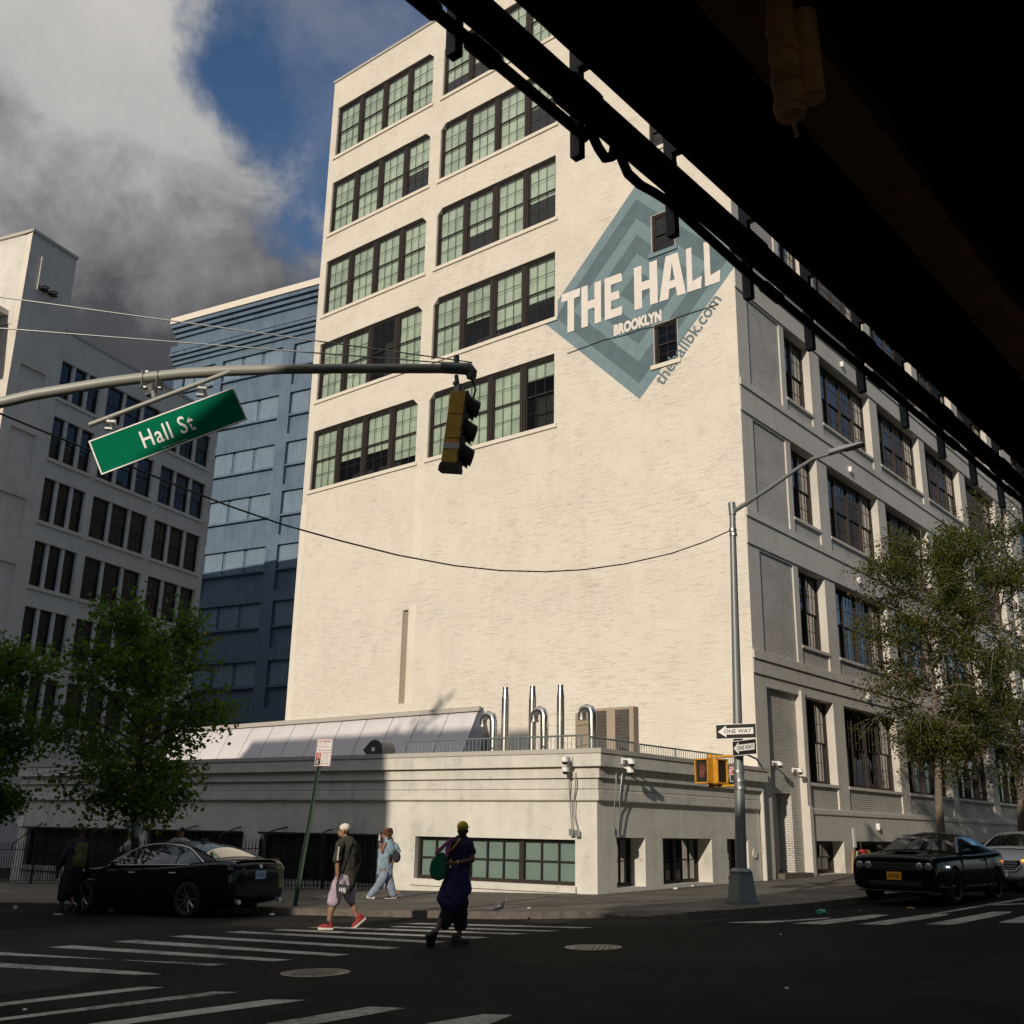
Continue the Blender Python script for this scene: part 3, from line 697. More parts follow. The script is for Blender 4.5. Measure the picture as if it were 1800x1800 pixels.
b = MB(); b.box(fw[0][0]-.1, fw[0][1]+.06, -.10, .02, .22, .37); b.box(U0, fw[0][1]+.1, -.045, 0, -1, .2); facade(low, 'window_ledge', LC, LR, b, [MAT['low_plaster']])
b = MB(); b.box(U0+.5, -.3, .9, .95, -.6, 3.4); facade(low, 'interior', LC, LR, b, [MAT['room_dark']])
b = MB(); b.box(.3, 8.6, 1.1, 1.15, -.6, 3.4); facade(low, 'interior', LC, 90, b, [MAT['room_dark']])
# stepped ledges wrap the corner
def wrap(z0, z1, off, inn, mat, name, end=8.62, bev=.012):
    t = math.tan(R((90-LA)/2))
    def at(o_):   # three points of the line offset outwards by o_
        a = LC-dl*U0*1 if False else LC+dl*(-U0)+nl*o_
        # corner: intersection of the two offset lines
        n2 = Vector((1, 0, 0)); cx = XR+o_; # x = cx, and (p-LC).nl = o_
        # p = LC + s*dl + o_*nl with x = cx
        s = (cx-LC.x-o_*nl.x)/dl.x; c = LC+dl*s+nl*o_
        e = Vector((XR+o_, LC.y+end, 0)); return a, c, e
    A, C_, E_ = at(off); A2, C2, E2 = at(-inn)
    b = MB(); ps = [A, C_, E_, E2, C2, A2]; n = 6
    vs_ = [(p.x, p.y, z0) for p in ps]+[(p.x, p.y, z1) for p in ps]
    b.add(vs_, [(0, 1, 7, 6), (1, 2, 8, 7), (2, 3, 9, 8), (3, 4, 10, 9), (4, 5, 11, 10), (5, 0, 6, 11), (0, 5, 4, 1), (1, 4, 3, 2), (6, 7, 10, 11), (7, 8, 9, 10)])
    return b.build(name, mat, low, local(low, (0, 0, 0)), bevel=bev)
wrap(2.39, 2.665, .10, .05, MAT['low_plaster'], 'ledge', bev=.03)
wrap(2.675, 2.93, .085, .05, MAT['low_plaster'], 'ledge')
wrap(2.935, 3.20, .17, .05, MAT['low_plaster'], 'ledge')
wrap(3.205, 3.52, .30, .1, MAT['low_plaster'], 'ledge', 8.8)
wrap(3.525, 3.64, .33, .25, MAT['coping'], 'coping', 8.9, .006)
b = MB(); P = [LC+dl*23.7, LC, Vector((XR, 31, 0)), Vector((-44, 31, 0)), Vector((-44, 20, 0))]
b.add([(p.x, p.y, 3.56) for p in P], [(0, 1, 2, 3, 4)])
e_ = LC+dl*23.7; b.add([(e_.x, e_.y, -1), (-43, 31, -1), (-43, 31, 3.5), (e_.x, e_.y, 3.5)], [(0, 1, 2, 3)])
b.build('flat_roof', MAT['lead'], low, local(low, (0, 0, 0)), fixn=False)
# sloping roof against the warehouse wall
worn('roof_white', (.63, .60, .60), (.55, .52, .52), 1.5, .6, .05)
b = MB(); x0, x1 = -47.0, -27.0; zt, zb, yb = 6.02, 3.7, 29.75
n = 13
for i in range(n):
    a, c = x0+(x1-x0)*i/n, x0+(x1-x0)*(i+1)/n-.03
    b.add([(a, yb, zb), (c, yb, zb), (c, 30.98, zt), (a, 30.98, zt), (a, yb+.05, zb-.03), (c, yb+.05, zb-.03)], [(0, 1, 2, 3)])
    b.mi = 1; b.add([(c, yb, zb-.02), (c+.03, yb, zb-.02), (c+.03, 30.98, zt-.02), (c, 30.98, zt-.02)], [(0, 1, 2, 3)]); b.mi = 0
b.add([(x1, yb, zb), (x1, 30.98, zt), (x1, 30.98, zb)], [(0, 1, 2)])
b.add([(x0, 31, zb), (-38.6, 31, zb), (-38.6, 31, zt), (x0, 31, zt)], [(0, 1, 2, 3)])
sr = b.build('sloping_roof', [MAT['roof_white'], MAT['frame_dark']], low, local(low, (0, 0, 0)), fixn=False)
b = MB(); b.box(-47, -26.9, 30.86, 31.0 if False else 30.995, 6.02, 6.2); b.build('roof_trim', MAT['coping'], low, local(low, (0, 0, 0)))
b = MB(); b.add([(-27, 29.7, 3.56), (-26.0, 29.9, 3.56), (-26.8, 30.98, 6.15), (-27, 30.98, 6.15), (-26, 30.98, 3.56)], [(0, 1, 2, 3), (1, 4, 2)]); b.build('roof_end_cowl', MAT['duct_dark'], low, local(low, (0, 0, 0)))
b = MB(); 
for z in (1.5,):
    b.cyl((XR+.10, 30.95, .2), (XR+.10, 30.95, 3.0), .07)
b.build('downpipe', MAT['low_plaster'], low, local(low, (0, 0, 0)))
b = MB(); M = Matrix.Translation((XR+.02, 30.45, 1.12)) @ Matrix.Rotation(R(90), 4, 'Y'); b.lathe([(0, .03), (.05, .03), (.07, .01), (.10, .03), (.13, .03), (.14, 0)], 20, M); b.build('wall_vent', MAT['low_plaster'], low, local(low, (0, 0, 0)))
# ------------------------------------------------------------------ white factory on the left
WO = Vector((-62, 29.52, 0)); WR = 106.35
wb = empty('factory_building', (-62, 29.52, 0), 0, 'grey white factory with a square corner tower and rows of dark windows', 'building')
wbays = [(.15, 3.6), (4.25, 9.4), (10.1, 15.05)]
wrows = [(27.5-4.07*k, 27.5-4.07*k+(2.55 if k == 0 else 2.8)) for k in range(6)]
ops = [(u0, u1, s, h) for u0, u1 in wbays for s, h in wrows]
b = MB(); wall_grid(b, -.1, 15.7, -1, 32.0, ops, 0, .35); facade(wb, 'side_wall', WO, WR, b, [MAT['white_plaster']])
each(wb, 'window_sill', WO, WR, [(u0-.15, u1+.15, -.09, .02, s-.22, s) for u0, u1 in wbays for s, h in wrows], 'white_plaster')
each(wb, 'roof_coping', WO, WR, [(-.1, 15.8, -.06, .3, 32.0, 32.18)], 'coping')
glassmat('glass_blank', (.45, .43, .45), .75, 1.5, .03, .05)
worn('blind_reflection', (.10, .085, .09), (.42, .38, .36), .6, .8, 0, lo=.42, hi=.58)  # pale blotches on the sheet behind the panes stand in for reflections
for i, (u0, u1) in enumerate(wbays):
    for k, (s, h) in enumerate(wrows):
        w = u1-u0; n = 3; m_ = .22; ww = (w-(n-1)*m_)/n
        for j in range(n):
            gx = u0+j*(ww+m_); muntin = i == 2 or (i == 1 and j == 2) or (i == 1 and k == 2 and j > 0)
            o = place_window(wb, 'fac', round(ww, 2), round(h-s, 2), 1, local(wb, fpt(WO, WR, gx, -.22, s)), WR, MAT['frame_dark'], MAT['glass_blank'], MAT['blind_reflection'], cover=(1,) if muntin else (0,), cols=3 if muntin else 1, rows=2 if muntin else 1)
        each(wb, 'mullion', WO, WR, [(u0+j*(ww+m_)-m_, u0+j*(ww+m_), .06, .3, s, h) for j in range(1, n)], 'white_plaster')
b = MB(); b.box(0, 15.3, 1.5, 1.55, -1, 31.5); facade(wb, 'interior', WO, WR, b, [MAT['room_dark']])
TE = Vector(fpt(WO, WR, -3.66, 0, 0))       # tower corner
pan = [(-3.0, -1.0, z-.0, z+2.9, .14) for z in (33.2-4.07*k for k in range(9)) if z > 0 and z < 29]
b = MB(); wall_grid(b, -3.66, 0, -1, 37.2, [(-3.0, -1.0, 25.55-4.07*k, 28.5-4.07*k, .14) for k in range(6)], .05, .14)
b.add([(0, -.05, -1), (0, .3, -1), (0, .3, 37.2), (0, -.05, 37.2)], [(0, 1, 2, 3)]); b.box(-3.2, -.6, .09, .1, 0, 29)
facade(wb, 'tower_side', WO, WR, b, [MAT['white_plaster']])
b = MB(); b.box(-3.72, .06, -.14, 3.5, 37.2, 37.4); facade(wb, 'tower_coping', WO, WR, b, [MAT['coping']])
b = MB()
for u in (-2.75, -1.05): b.cyl((u, -.12, 33.6), (u, -.12, 35.9), .035, n=6)
facade(wb, 'tower_pipe', WO, WR, b, [MAT['sill_cream']])
b = MB()
for u in (-2.3, -1.6):
    b.tube([(u-.3, -.08, 33.9), (u-.2, -.5, 33.9), (u+.1, -.5, 33.9), (u+.1, -.08, 33.9)], .05, 6); b.box(u-.3, u+.25, -.4, -.06, 33.72, 33.8)
facade(wb, 'tower_bracket', WO, WR, b, [MAT['black_iron']])
b = MB(); wall_grid(b, -16, 0, -1, 37.2, [], 0, .2); facade(wb, 'front_wall', TE+Vector((.05, 0, 0)), 8.1, b, [MAT['cream_brick']])
b = MB(); b.box(-16, 0, -.09, .02, 37.2, 37.4); facade(wb, 'tower_coping', TE+Vector((.05, 0, 0)), 8.1, b, [MAT['coping']])
b = MB(); b.box(-16, 16, 41, 42, -1, 31.9); b.box(-16, 15.7, 1, 42, 31.6, 31.95); b.box(15.4, 15.7, .1, 42, -1, 31.95)  # unseen rear extended far back so its shade covers the blue building
b.box(-3.6, -.05, .3, 3.3, 31, 37.2)
facade(wb, 'rear_walls', WO, WR, b, [MAT['white_plaster']])

# ------------------------------------------------------------------ blue building behind
BO = Vector((-82.16, 59.52, 0)); BR = 11.1
bb = empty('blue_building', (-82.16, 59.52, 0), 0, 'tall windowless building painted blue with stepped cornices, between the two pale buildings', 'building')
heads = [47.7, 42.5, 37.3, 32.3, 27.0, 21.6, 16.1, 10.6]
bbays = [(-10.9, -6.4), (-5.4, 2.6), (4.0, 11.6), (13.0, 20)]
ops = [(u0, u1, h-4.35, h, .34) for u0, u1 in bbays for h in heads]
b = MB(); wall_grid(b, -12.2, 22, -1, 53.2, ops, 0, .34); facade(bb, 'wall', BO, BR, b, [MAT['blue_plaster']])
b = MB(); b.box(-12.1, 21.9, .34, .5, -1, 53); facade(bb, 'recess_wall', BO, BR, b, [MAT['blue_plaster']])
bw = []
for u0, u1 in bbays:
    w = u1-u0
    for h in heads: bw += [(u0+w*(.5+k)/3-w*.14, u0+w*(.5+k)/3+w*.14, .24, .335, h-2.2, h-.02) for k in range(3)]
each(bb, 'bricked_window', BO, BR, bw, 'blue_panel')
each(bb, 'cornice', BO, BR, [(u0, u1, .06, .35, h-2.45, h-2.25) for u0, u1 in bbays for h in heads]+[(-12.2-d_, 22, -d_, .1, z, z+.5-.14) for z, d_ in ((51.7, .25), (52.25, .45), (52.8, .65))]+[(-12.2-d_, 22, -d_, .1, z, z+.34) for z, d_ in ((48.5, .22), (49.0, .38), (49.5, .54))]+[(-12.2-.5, 22, -.5, .1, 49.95, 50.6)], 'blue_plaster')
b = MB(); b.box(-12.95, 22, -.72, .5, 53.3, 54.0); facade(bb, 'roof_coping', BO, BR, b, [MAT['sill_cream']])
b = MB(); b.box(-12.1, 22, .5, 22, -1, 53.2); facade(bb, 'rear_walls', BO, BR, b, [MAT['blue_plaster']])
# unseen building behind the camera, its blocks stepped to shade annex, sedan and crossing
op = empty('shade_building', (-30, -12, 0), 0, 'unseen dark brick building behind the camera, stepped to cast shade across the street', 'building')
b = MB(); b.box(-30, -14.1, -30, -10, -1, 19.95).box(-14.1, -11.7, -22, -10, -1, 9.7).box(-75, -30, -30, -10, -1, 15.6).box(-11.7, -5.5, -22, -10, -1, 8.1)
b.box(-30.2, -14.05, -10.25, -10, 19.5, 19.95)
b.build('wall', MAT['brown_brick'], op, local(op, (0, 0, 0)))
each(op, 'window', (0, 0, 0), 0, [(x, x+1.2, -9.995, -9.9, 1.5+k*3.6, 3.4+k*3.6) for x in [-73+i*2.5 for i in range(24)] for k in range(4 if x < -16.5 else 3)], 'frame_dark')
# ------------------------------------------------------------------ elevated highway
hw = empty('elevated_highway', (-4.5, 0, 8), 0, 'black steel underside of an elevated highway filling the top right corner', 'highway')
DX = -4.5
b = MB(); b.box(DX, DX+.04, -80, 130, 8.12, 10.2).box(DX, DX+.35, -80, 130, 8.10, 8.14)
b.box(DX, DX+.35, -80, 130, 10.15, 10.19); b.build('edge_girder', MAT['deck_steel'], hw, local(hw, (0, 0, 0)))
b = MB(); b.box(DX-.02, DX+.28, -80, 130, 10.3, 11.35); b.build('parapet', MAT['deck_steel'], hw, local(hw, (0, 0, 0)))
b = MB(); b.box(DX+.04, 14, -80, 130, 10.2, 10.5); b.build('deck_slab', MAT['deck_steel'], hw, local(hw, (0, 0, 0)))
b = MB()
for x in (-.4, 2.3, 5, 7.7, 10.4, 13.6):
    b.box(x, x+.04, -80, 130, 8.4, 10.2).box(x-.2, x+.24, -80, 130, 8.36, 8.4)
b.build('inner_girder', MAT['deck_steel'], hw, local(hw, (0, 0, 0)))
b = MB(); b.box(-3.42, -2.85, -80, 130, 8.20, 8.24).box(-3.16, -3.12, -80, 130, 8.24, 10.2)
b.build('rusty_girder', MAT['deck_rust'], hw, local(hw, (0, 0, 0)))
b = MB()
y = -60
while y < 120:
    b.box(DX+.05, -3.2, y, y+.03, 8.5, 10.2).box(-3.1, 13.6, y, y+.3, 8.9, 10.2); y += 6.5
b.build('cross_frame', MAT['deck_steel'], hw, local(hw, (0, 0, 0)))
b = MB()
for y in (-45, -20, 48, 75, 100):
    b.box(5.8, 6.5, y, y+.7, -.5, 8.4)
b.build('column', MAT['deck_steel'], hw, local(hw, (0, 0, 0)))
hw.rotation_euler = (.0135, 0, 0); hw.location.z -= .08
# utility rack hung outside the girder
rk = empty('hanging_pipe_rack', (DX-.1, 12, 7.5), 0, 'black pipe rack hung from brackets along the highway edge', 'pipe rack')
b = MB(); b.box(-4.655, -4.625, -20, 60, 7.76, 8.08).box(-4.70, -4.61, -20, 60, 7.745, 7.76)
b.cyl((-4.66, -20, 7.91), (-4.66, 60, 7.91), .14, n=14)
y = -10
while y < 45: b.cyl((-4.66, y, 7.91), (-4.66, y+.35, 7.91), .16, n=14); y += 3.26
b.build('main_pipe', MAT['deck_steel'], rk, local(rk, (0, 0, 0)))
b = MB(); pts = [onX(1060+0, 250, -4.72)]
c1 = [onX(px, py, -4.72) for px, py in ((1030, 228), (1042, 240), (1052, 262), (1064, 280), (1076, 278), (1080, 262), (1080, 240))]
b2 = MB(); b2.tube(c1, .048, 8)
c2 = [onX(px, py, -4.72) for px, py in ((1093, 258), (1092, 280), (1104, 308), (1125, 328), (1150, 342), (1180, 362))]
b2.tube(c2, .048, 8)
zc = lambda y: 0
b2.cyl((-4.72, -10, 7.64), (-4.72, onX(1030, 228, -4.72).y, 7.64), .05, n=10)
b2.tube([(-4.72, onX(1180, 362, -4.72).y, onX(1180, 362, -4.72).z), (-4.72, 9.6, 7.64), (-4.72, 60, 7.64)], .05, 10)
y = 3.0
while y < 5.6: b2.cyl((-4.72, y, 7.64), (-4.72, y+.3, 7.64), .075, n=10); y += .7
for k in range(9): yy = 10.2+k*3.26; b2.cyl((-4.72, yy, 7.64), (-4.72, yy+.4, 7.64), .07, n=10)
b2.build('conduit', MAT['deck_steel'], rk, local(rk, (0, 0, 0)))
for k in range(-3, 24):
    y = 4.95+1.635*k
    b = MB(); zb_ = 7.40-.0145*(y-6); b.box(-4.80, -4.70, y-.045, y-.03, zb_, 8.6).box(-4.80, -4.70, y+.03, y+.045, zb_, 8.6).box(-4.80, -4.785, y-.03, y+.03, zb_, 8.6)
    for z in (7.95, 8.02, 8.2, 8.28): b.cyl((-4.75, y+.04, z), (-4.75, y+.14, z), .008, n=5)
    b.box(-4.72, -4.5, y-.05, y+.05, 8.3, 8.5)
    b.build('hanger', MAT['hanger_steel'], rk, local(rk, (0, 0, 0)))
rk.rotation_euler = (.0135, 0, 0); rk.location.z += .08
dp = empty('drain_pipe', onX(1370, 30, -2.75), 0, 'rusty downward pipe stub hanging under the highway girder', 'pipe')
b = MB(); p0, p1 = onX(1372, 28, -2.75), onX(1391, 205, -2.75); ax = (p1-p0).normalized()
b.cyl(p0, p1, .115, n=20)
for t in (.12, .38, .66, .9): q = p0.lerp(p1, t); b.cyl(q-ax*.03, q+ax*.03, .128, n=20)
b.cyl(p0, p0-ax*.5, .10, n=12)
b.cyl(p0+Vector((.13, .1, 0)), p1+Vector((.13, .1, 0))-ax*.15, .11, n=14)
b.build('pipe_body', MAT['pipe_rust'], dp, local(dp, (0, 0, 0)))
b = MB(); b.cyl(p1-ax*.05, onX(1401, 240, -2.75), .018, n=8); b.build('outlet', MAT['pipe_rust'], dp, local(dp, (0, 0, 0)))

# ------------------------------------------------------------------ rooftop equipment of the annex
def off(px, py, o_): return pl(px, py, LC-nl*o_, nl)
ROOF = 3.57
for i, (px, tp) in enumerate(((889, 1208), (936.5, 1206), (985.5, 1204))):
    p = off(px, tp, 1.5); lb = ['leftmost of the three straight steel flues above the annex roof', 'middle straight steel flue, with a bent duct close beside it', 'rightmost of the three straight steel flues, beside the tan cabinet'][i]
    e = empty('flue_stack', (p.x, p.y, ROOF), 0, lb, 'flue', 'straight flues on the annex roof')
    H = p.z-ROOF; b = MB(); b.cyl((0, 0, 0), (0, 0, H-.33), .105, n=20)
    for z in (.35, .8, 1.25): b.cyl((0, 0, z), (0, 0, z+.03), .112, n=20)
    b.build('pipe', MAT['steel'], e)
    b = MB(); b.cyl((0, 0, H-.33), (0, 0, H-.08), .105, .075, n=20); b.cyl((0, 0, H-.08), (0, 0, H), .08, n=20); b.build('reducer', MAT['steel'], e)
for i, (px, tp, hx) in enumerate(((868, 1250, 849), (957, 1241, 939), (1041, 1237, 1023))):
    p = off(px, tp+16, 1.2); q = off(hx, tp+30, 1.2)
    lb = ['bent steel duct beside the dark end of the sloping roof', 'bent steel duct between the middle and right flues', 'bent steel duct in front of the tan cabinet'][i]
    e = empty('gooseneck_duct', (p.x, p.y, ROOF), 0, lb, 'duct', 'bent ducts on the annex roof')
    v = Vector((q.x-p.x, q.y-p.y, 0)); w = v.length; v.normalize(); H = p.z-ROOF; r_ = .115
    pts = [Vector((0, 0, z)) for z in (0, .5, H-.02)]
    for k in range(1, 5):
        a = R(45)*k; pts.append(v*(w/2*(1-math.cos(a)))+Vector((0, 0, H+w/2*math.sin(a)*.9)))
    pts.append(v*w+Vector((0, 0, H-.16)))
    b = MB(); b.tube(pts, r_, 16); 
    for q_ in pts[2:7]:
        pass
    b.build('duct', MAT['steel'], e)
    b = MB(); b.tube([pts[-1]+Vector((0, 0, .03)), pts[-1]+Vector((0, 0, -.015))], r_+.012, 16); b.tube([pts[1], pts[1]+Vector((0, 0, .04))], r_+.01, 16); b.build('collar', MAT['galv'], e)
e = empty('vent_hood', off(657, 1325, .5), 0, 'dark curved metal vent hood on the edge of the annex roof', 'vent')
ez = off(657, 1330, .5); top = off(657, 1293, .5); H = top.z-3.6
b = MB(); prof = []
M = Matrix.Translation((ez.x, ez.y, 3.58)) @ rotm(LR)
out_ = [(.28, -.1), (.28, H*.55)]+[(.28*math.cos(R(a))*1.0-.0, H*.55+.30*math.sin(R(a))) for a in range(20, 181, 20)]
poly = [(.30, -.1), (.30, .28)]+[(.0+.30*math.cos(R(a)), .28+.27*math.sin(R(a))) for a in range(20, 131, 18)]+[(-.44, .26), (-.20, .05), (.02, .08), (.02, -.1)]
M2 = M @ Matrix(((1, 0, 0, 0), (0, 0, 1, 0), (0, 1, 0, 0), (0, 0, 0, 1)))
b.prism(poly, .6, M2); b.build('hood', MAT['duct_dark'], e, local(e, (0, 0, 0)), bevel=.01)
b = MB(); b.box(-.09, .03, -.012, -.004, .22, .33, M); b.build('notice', MAT['sign_white'], e, local(e, (0, 0, 0)))
# tan cabinet
a = onY(1010, 1255, 26.2); c = onY(1113, 1241, 26.0)
e = empty('rooftop_cabinet', (c.x-.8, 26, ROOF), 0, 'tan metal equipment cabinet with dark louvred panels on the annex roof', 'cabinet')
X1 = c.x; X0 = onY(1040, 1245, 26.0).x
bsdf('tan_metal', (.36, .29, .21), .6); worn('louvre', (.07, .06, .05), (.11, .095, .08), 9, .6, .2, 60)
b = MB(); b.box(X0, X1, 26, 26.28, ROOF, c.z); b.build('cabinet_body', MAT['tan_metal'], e, local(e, (0, 0, 0)), bevel=.01)
for f0, f1 in ((.03, .36), (.58, .90)):
    b = MB(); xa, xb = X0+(X1-X0)*f0, X0+(X1-X0)*f1; b.box(xa, xb, 25.97, 26.02, ROOF+.1, c.z-.08)
    for k in range(14): z = ROOF+.15+k*(c.z-ROOF-.3)/14; b.box(xa+.02, xb-.02, 25.955, 25.97, z, z+.03)
    b.build('louvre_panel', MAT['louvre'], e, local(e, (0, 0, 0)))
q0_, q1_ = Vector((X0-.01, 26.0, 0)), Vector((-19.2, 26.5, 0)); d_ = (q1_-q0_); M_ = Matrix.Translation((q0_.x, q0_.y, 0)) @ Matrix.Rotation(math.atan2(d_.y, d_.x), 4, 'Z')
b = MB(); b.box(0, d_.length, -.25, 0, ROOF, c.z-.04, M_)
for k in range(4): b.box(.1, d_.length-.1, 0, .03, ROOF+.25+.3*k, ROOF+.3+.3*k, M_)
b.build('side_unit', MAT['tan_metal'], e, local(e, (0, 0, 0)), bevel=.01)
# railings
def railing(name, p0, p1, z0, z1, label, step=.125, rp=2.2):
    p0, p1 = Vector(p0), Vector(p1); d = p1-p0; L = d.length; d.normalize()
    e = empty(name, (p0.x, p0.y, z0), math.atan2(d.y, d.x), label, 'railing', 'railings on the annex roof')
    b = MB(); b.cyl((0, 0, z1-z0), (L, 0, z1-z0), .024, n=8).cyl((0, 0, .12), (L, 0, .12), .018, n=8); b.build('handrail', MAT['rail_paint'], e)
    b = MB(); x = step
    while x < L: b.cyl((x, 0, .12), (x, 0, z1-z0), .009, n=5); x += step
    b.build('balusters', MAT['rail_paint'], e)
    n = max(1, round(L/rp))
    for k in range(n+1):
        b = MB(); b.cyl((L*k/n, 0, -.05), (L*k/n, 0, z1-z0+.01), .024, n=8); b.build('post', MAT['rail_paint'], e)
    return e
railing('roof_railing', off(712, 1303, .5).xy.to_3d(), off(1022, 1297, .5).xy.to_3d(), ROOF, 4.04, 'long grey roof railing in front of the steel flues')
railing('roof_railing', (-16.15, 22.9, 0), (-16.15, 25.0, 0), ROOF, 4.02, 'short roof railing running back beside the tan cabinet')
railing('roof_railing', (-16.15, 25.3, 0), (-16.15, 31.0, 0), ROOF, 4.0, 'roof railing nearest the lamp post along the side street', .125, 1.9)
# security cameras
def dome_camera(px, py, o_, rot, label, conduit=None, base=None):
    p = o_(px, py)
    e = empty('security_camera', p, R(rot), label, 'camera', 'security cameras on the walls')
    b = MB(); b.box(-.05, .05, -.04, .0, -.02, .14).box(-.03, .03, -.28, -.04, .08, .12).box(-.07, .07, -.35, -.2, .03, .09); b.build('bracket', MAT['white_plastic'], e, bevel=.008)
    b = MB(); M = Matrix.Translation((0, -.28, .03)); b.lathe([(0, .02), (.085, .02), (.09, 0), (.09, -.05)], 18, M); b.build('housing', MAT['white_plastic'], e)
    b = MB(); b.smooth = True; b.lathe([(.08, -.05), (.07, -.09), (.04, -.115), (0, -.125)], 18, M); b.build('dome', MAT['frame_dark'], e)
    return e
fo = lambda d_: (lambda px, py: pl(px, py, LC+nl*d_, nl))
so_ = lambda d_: (lambda px, py: onX(px, py, XR+d_))
dome_camera(1003, 1339, fo(.33), LR, 'upper white dome camera on the front ledge of the annex')
dome_camera(1004, 1356, fo(.17), LR, 'lower white dome camera on the front ledge, conduits below it')
dome_camera(1094, 1342, so_(.31), 90, 'upper white dome camera around the corner on the side ledge')
dome_camera(1092, 1357, so_(.18), 90, 'lower white dome camera on the side ledge above the shaded wall')
dome_camera(1357, 1345, so_(-.1), 90, 'white camera on the grey brick panel left of the downlight camera')
e = dome_camera(1393, 1357, so_(-.1), 90, 'white camera on the brick panel above the side door, right of its twin')
def conduit(pts, label, boxes, rot):
    e = empty('conduit', pts[0], 0, label, 'conduit', 'conduits on the annex wall')
    b = MB(); b.tube(pts, .016, 6); b.build('pipe', MAT['galv'], e, local(e, (0, 0, 0)))
    p = pts[-1]; b = MB(); b.box(-.06, .06, -.04, .03, -.16, 0, Matrix.Translation(p) @ rotm(rot)); b.build('junction_box', MAT['galv'], e, local(e, (0, 0, 0)), bevel=.006)
F_ = fo(.12)
conduit([fo(.2)(1001, 1362), fo(.2)(1001, 1380), fo(.14)(1002, 1405), F_(1003, 1425), F_(1005, 1457)], 'left conduit dropping from the front cameras', 1, LR)
conduit([fo(.2)(1012, 1358), fo(.2)(1012, 1385), fo(.14)(1009, 1408), F_(1009, 1435), F_(1015, 1459)], 'right conduit dropping from the front cameras', 1, LR)
S_ = so_(.1)
conduit([so_(.2)(1083, 1355), so_(.2)(1083, 1395), so_(.14)(1080, 1415), S_(1079, 1456)], 'left conduit on the shaded side wall', 1, 90)
conduit([so_(.2)(1094, 1360), so_(.2)(1090, 1395), so_(.14)(1089, 1420), S_(1087, 1460)], 'right conduit on the shaded side wall', 1, 90)

# ------------------------------------------------------------------ fence of the area in front of the annex
f0 = LC+dl*6.35+nl*.2; f1 = LC+dl*23.6+nl*1.0
fe = empty('iron_fence', (f0.x, f0.y, gz(f0.x, f0.y)), 0, 'black iron picket fence in front of the barred basement windows', 'fence')
b = MB(); b2 = MB(); n = 128
for i in range(n+1):
    p = f0.lerp(f1, i/n); g_ = gz(p.x, p.y)+.10; t = g_+1.32
    b.box(-.008, .008, -.008, .008, g_, t, Matrix.Translation((p.x, p.y, 0)) @ rotm(LR)); b.cyl((p.x, p.y, t), (p.x, p.y, t+.09), .014, .001, 5)
b.build('pickets', MAT['black_iron'], fe, local(fe, (0, 0, 0)))
for hz in (.22, 1.22):
    b2.box(-.02, .02, 0, 1, 0, 1, Matrix()) if False else None
    a = Vector((f0.x, f0.y, gz(f0.x, f0.y)+hz)); c = Vector((f1.x, f1.y, gz(f1.x, f1.y)+hz)); b2.cyl(a, c, .018, n=4)
b2.build('rails', MAT['black_iron'], fe, local(fe, (0, 0, 0)))
for t in (0, .13, .27, .42, .57, .72, .86, 1):
    p = f0.lerp(f1, t); g_ = gz(p.x, p.y)+.05; b = MB(); b.box(-.03, .03, -.03, .03, g_, g_+1.42, Matrix.Translation((p.x, p.y, 0)) @ rotm(LR)); b.cyl((p.x, p.y, g_+1.42), (p.x, p.y, g_+1.56), .03, .003, 6)
    b.build('post', MAT['black_iron'], fe, local(fe, (0, 0, 0)))
b = MB()
p = f0; q = LC+dl*6.35+nl*.02
b.cyl((p.x, p.y, 1.0), (q.x, q.y, 1.0), .02, n=5); p_ = f0+dl*.25; b.cyl((p_.x, p_.y, .1), (p_.x, p_.y, 1.55), .02, n=6); b.build('end_bar', MAT['black_iron'], fe, local(fe, (0, 0, 0)))
# lintel shades of the barred windows, bars
for u0, u1, z0, z1 in fw[1:]:
    e = empty('window_grille', fpt(LC, LR, u0, .06, z0), R(LR), None, 'grille', 'iron grilles on the basement windows')
    e['label'] = 'iron grille of upright bars over a dark basement window'
    b = MB(); k = 0
    while k*.125 < u1-u0: b.box(k*.125-.007, k*.125+.007, -.01, .004, .0, z1-z0); k += 1
    b.box(0, u1-u0, -.015, .008, .3, .33); b.box(0, u1-u0, -.015, .008, 1.0, 1.03); b.build('bars', MAT['black_iron'], e)
    b = MB(); b.box(-.05, u1-u0+.05, -.12, 0, z1-z0-.02, z1-z0+.04); b.build('frame', MAT['black_iron'], e)
for i, (a, c) in enumerate((((75, 1446), (22, 1484)), ((203, 1449), (160, 1465)), ((274, 1450), (250, 1459)), ((348, 1451), (318, 1463)), ((424, 1453), (385, 1470)), ((506, 1454), (468, 1465)), ((583, 1458), (566, 1466)))):
    p = lw(*a); q = pl(*c, LC+nl*.55, nl)
    b = MB(); b.tube([p, p.lerp(q, .6)+Vector((0, 0, .03)), q, q-Vector((0, 0, .15))], .02, 6)
    o = b.build('wall_bracket', MAT['black_iron']); tag(o, ['bent black bracket at the far left end of the annex wall', 'short black bracket left of the street tree', 'black bracket just right of the hanging plastic bag', 'black bracket above the dark sedan roof', 'black bracket over the sedan rear window', 'black bracket left of the leaning parking sign', 'small black bracket beside the white cap'][i], 'bracket', 'iron brackets on the annex wall')
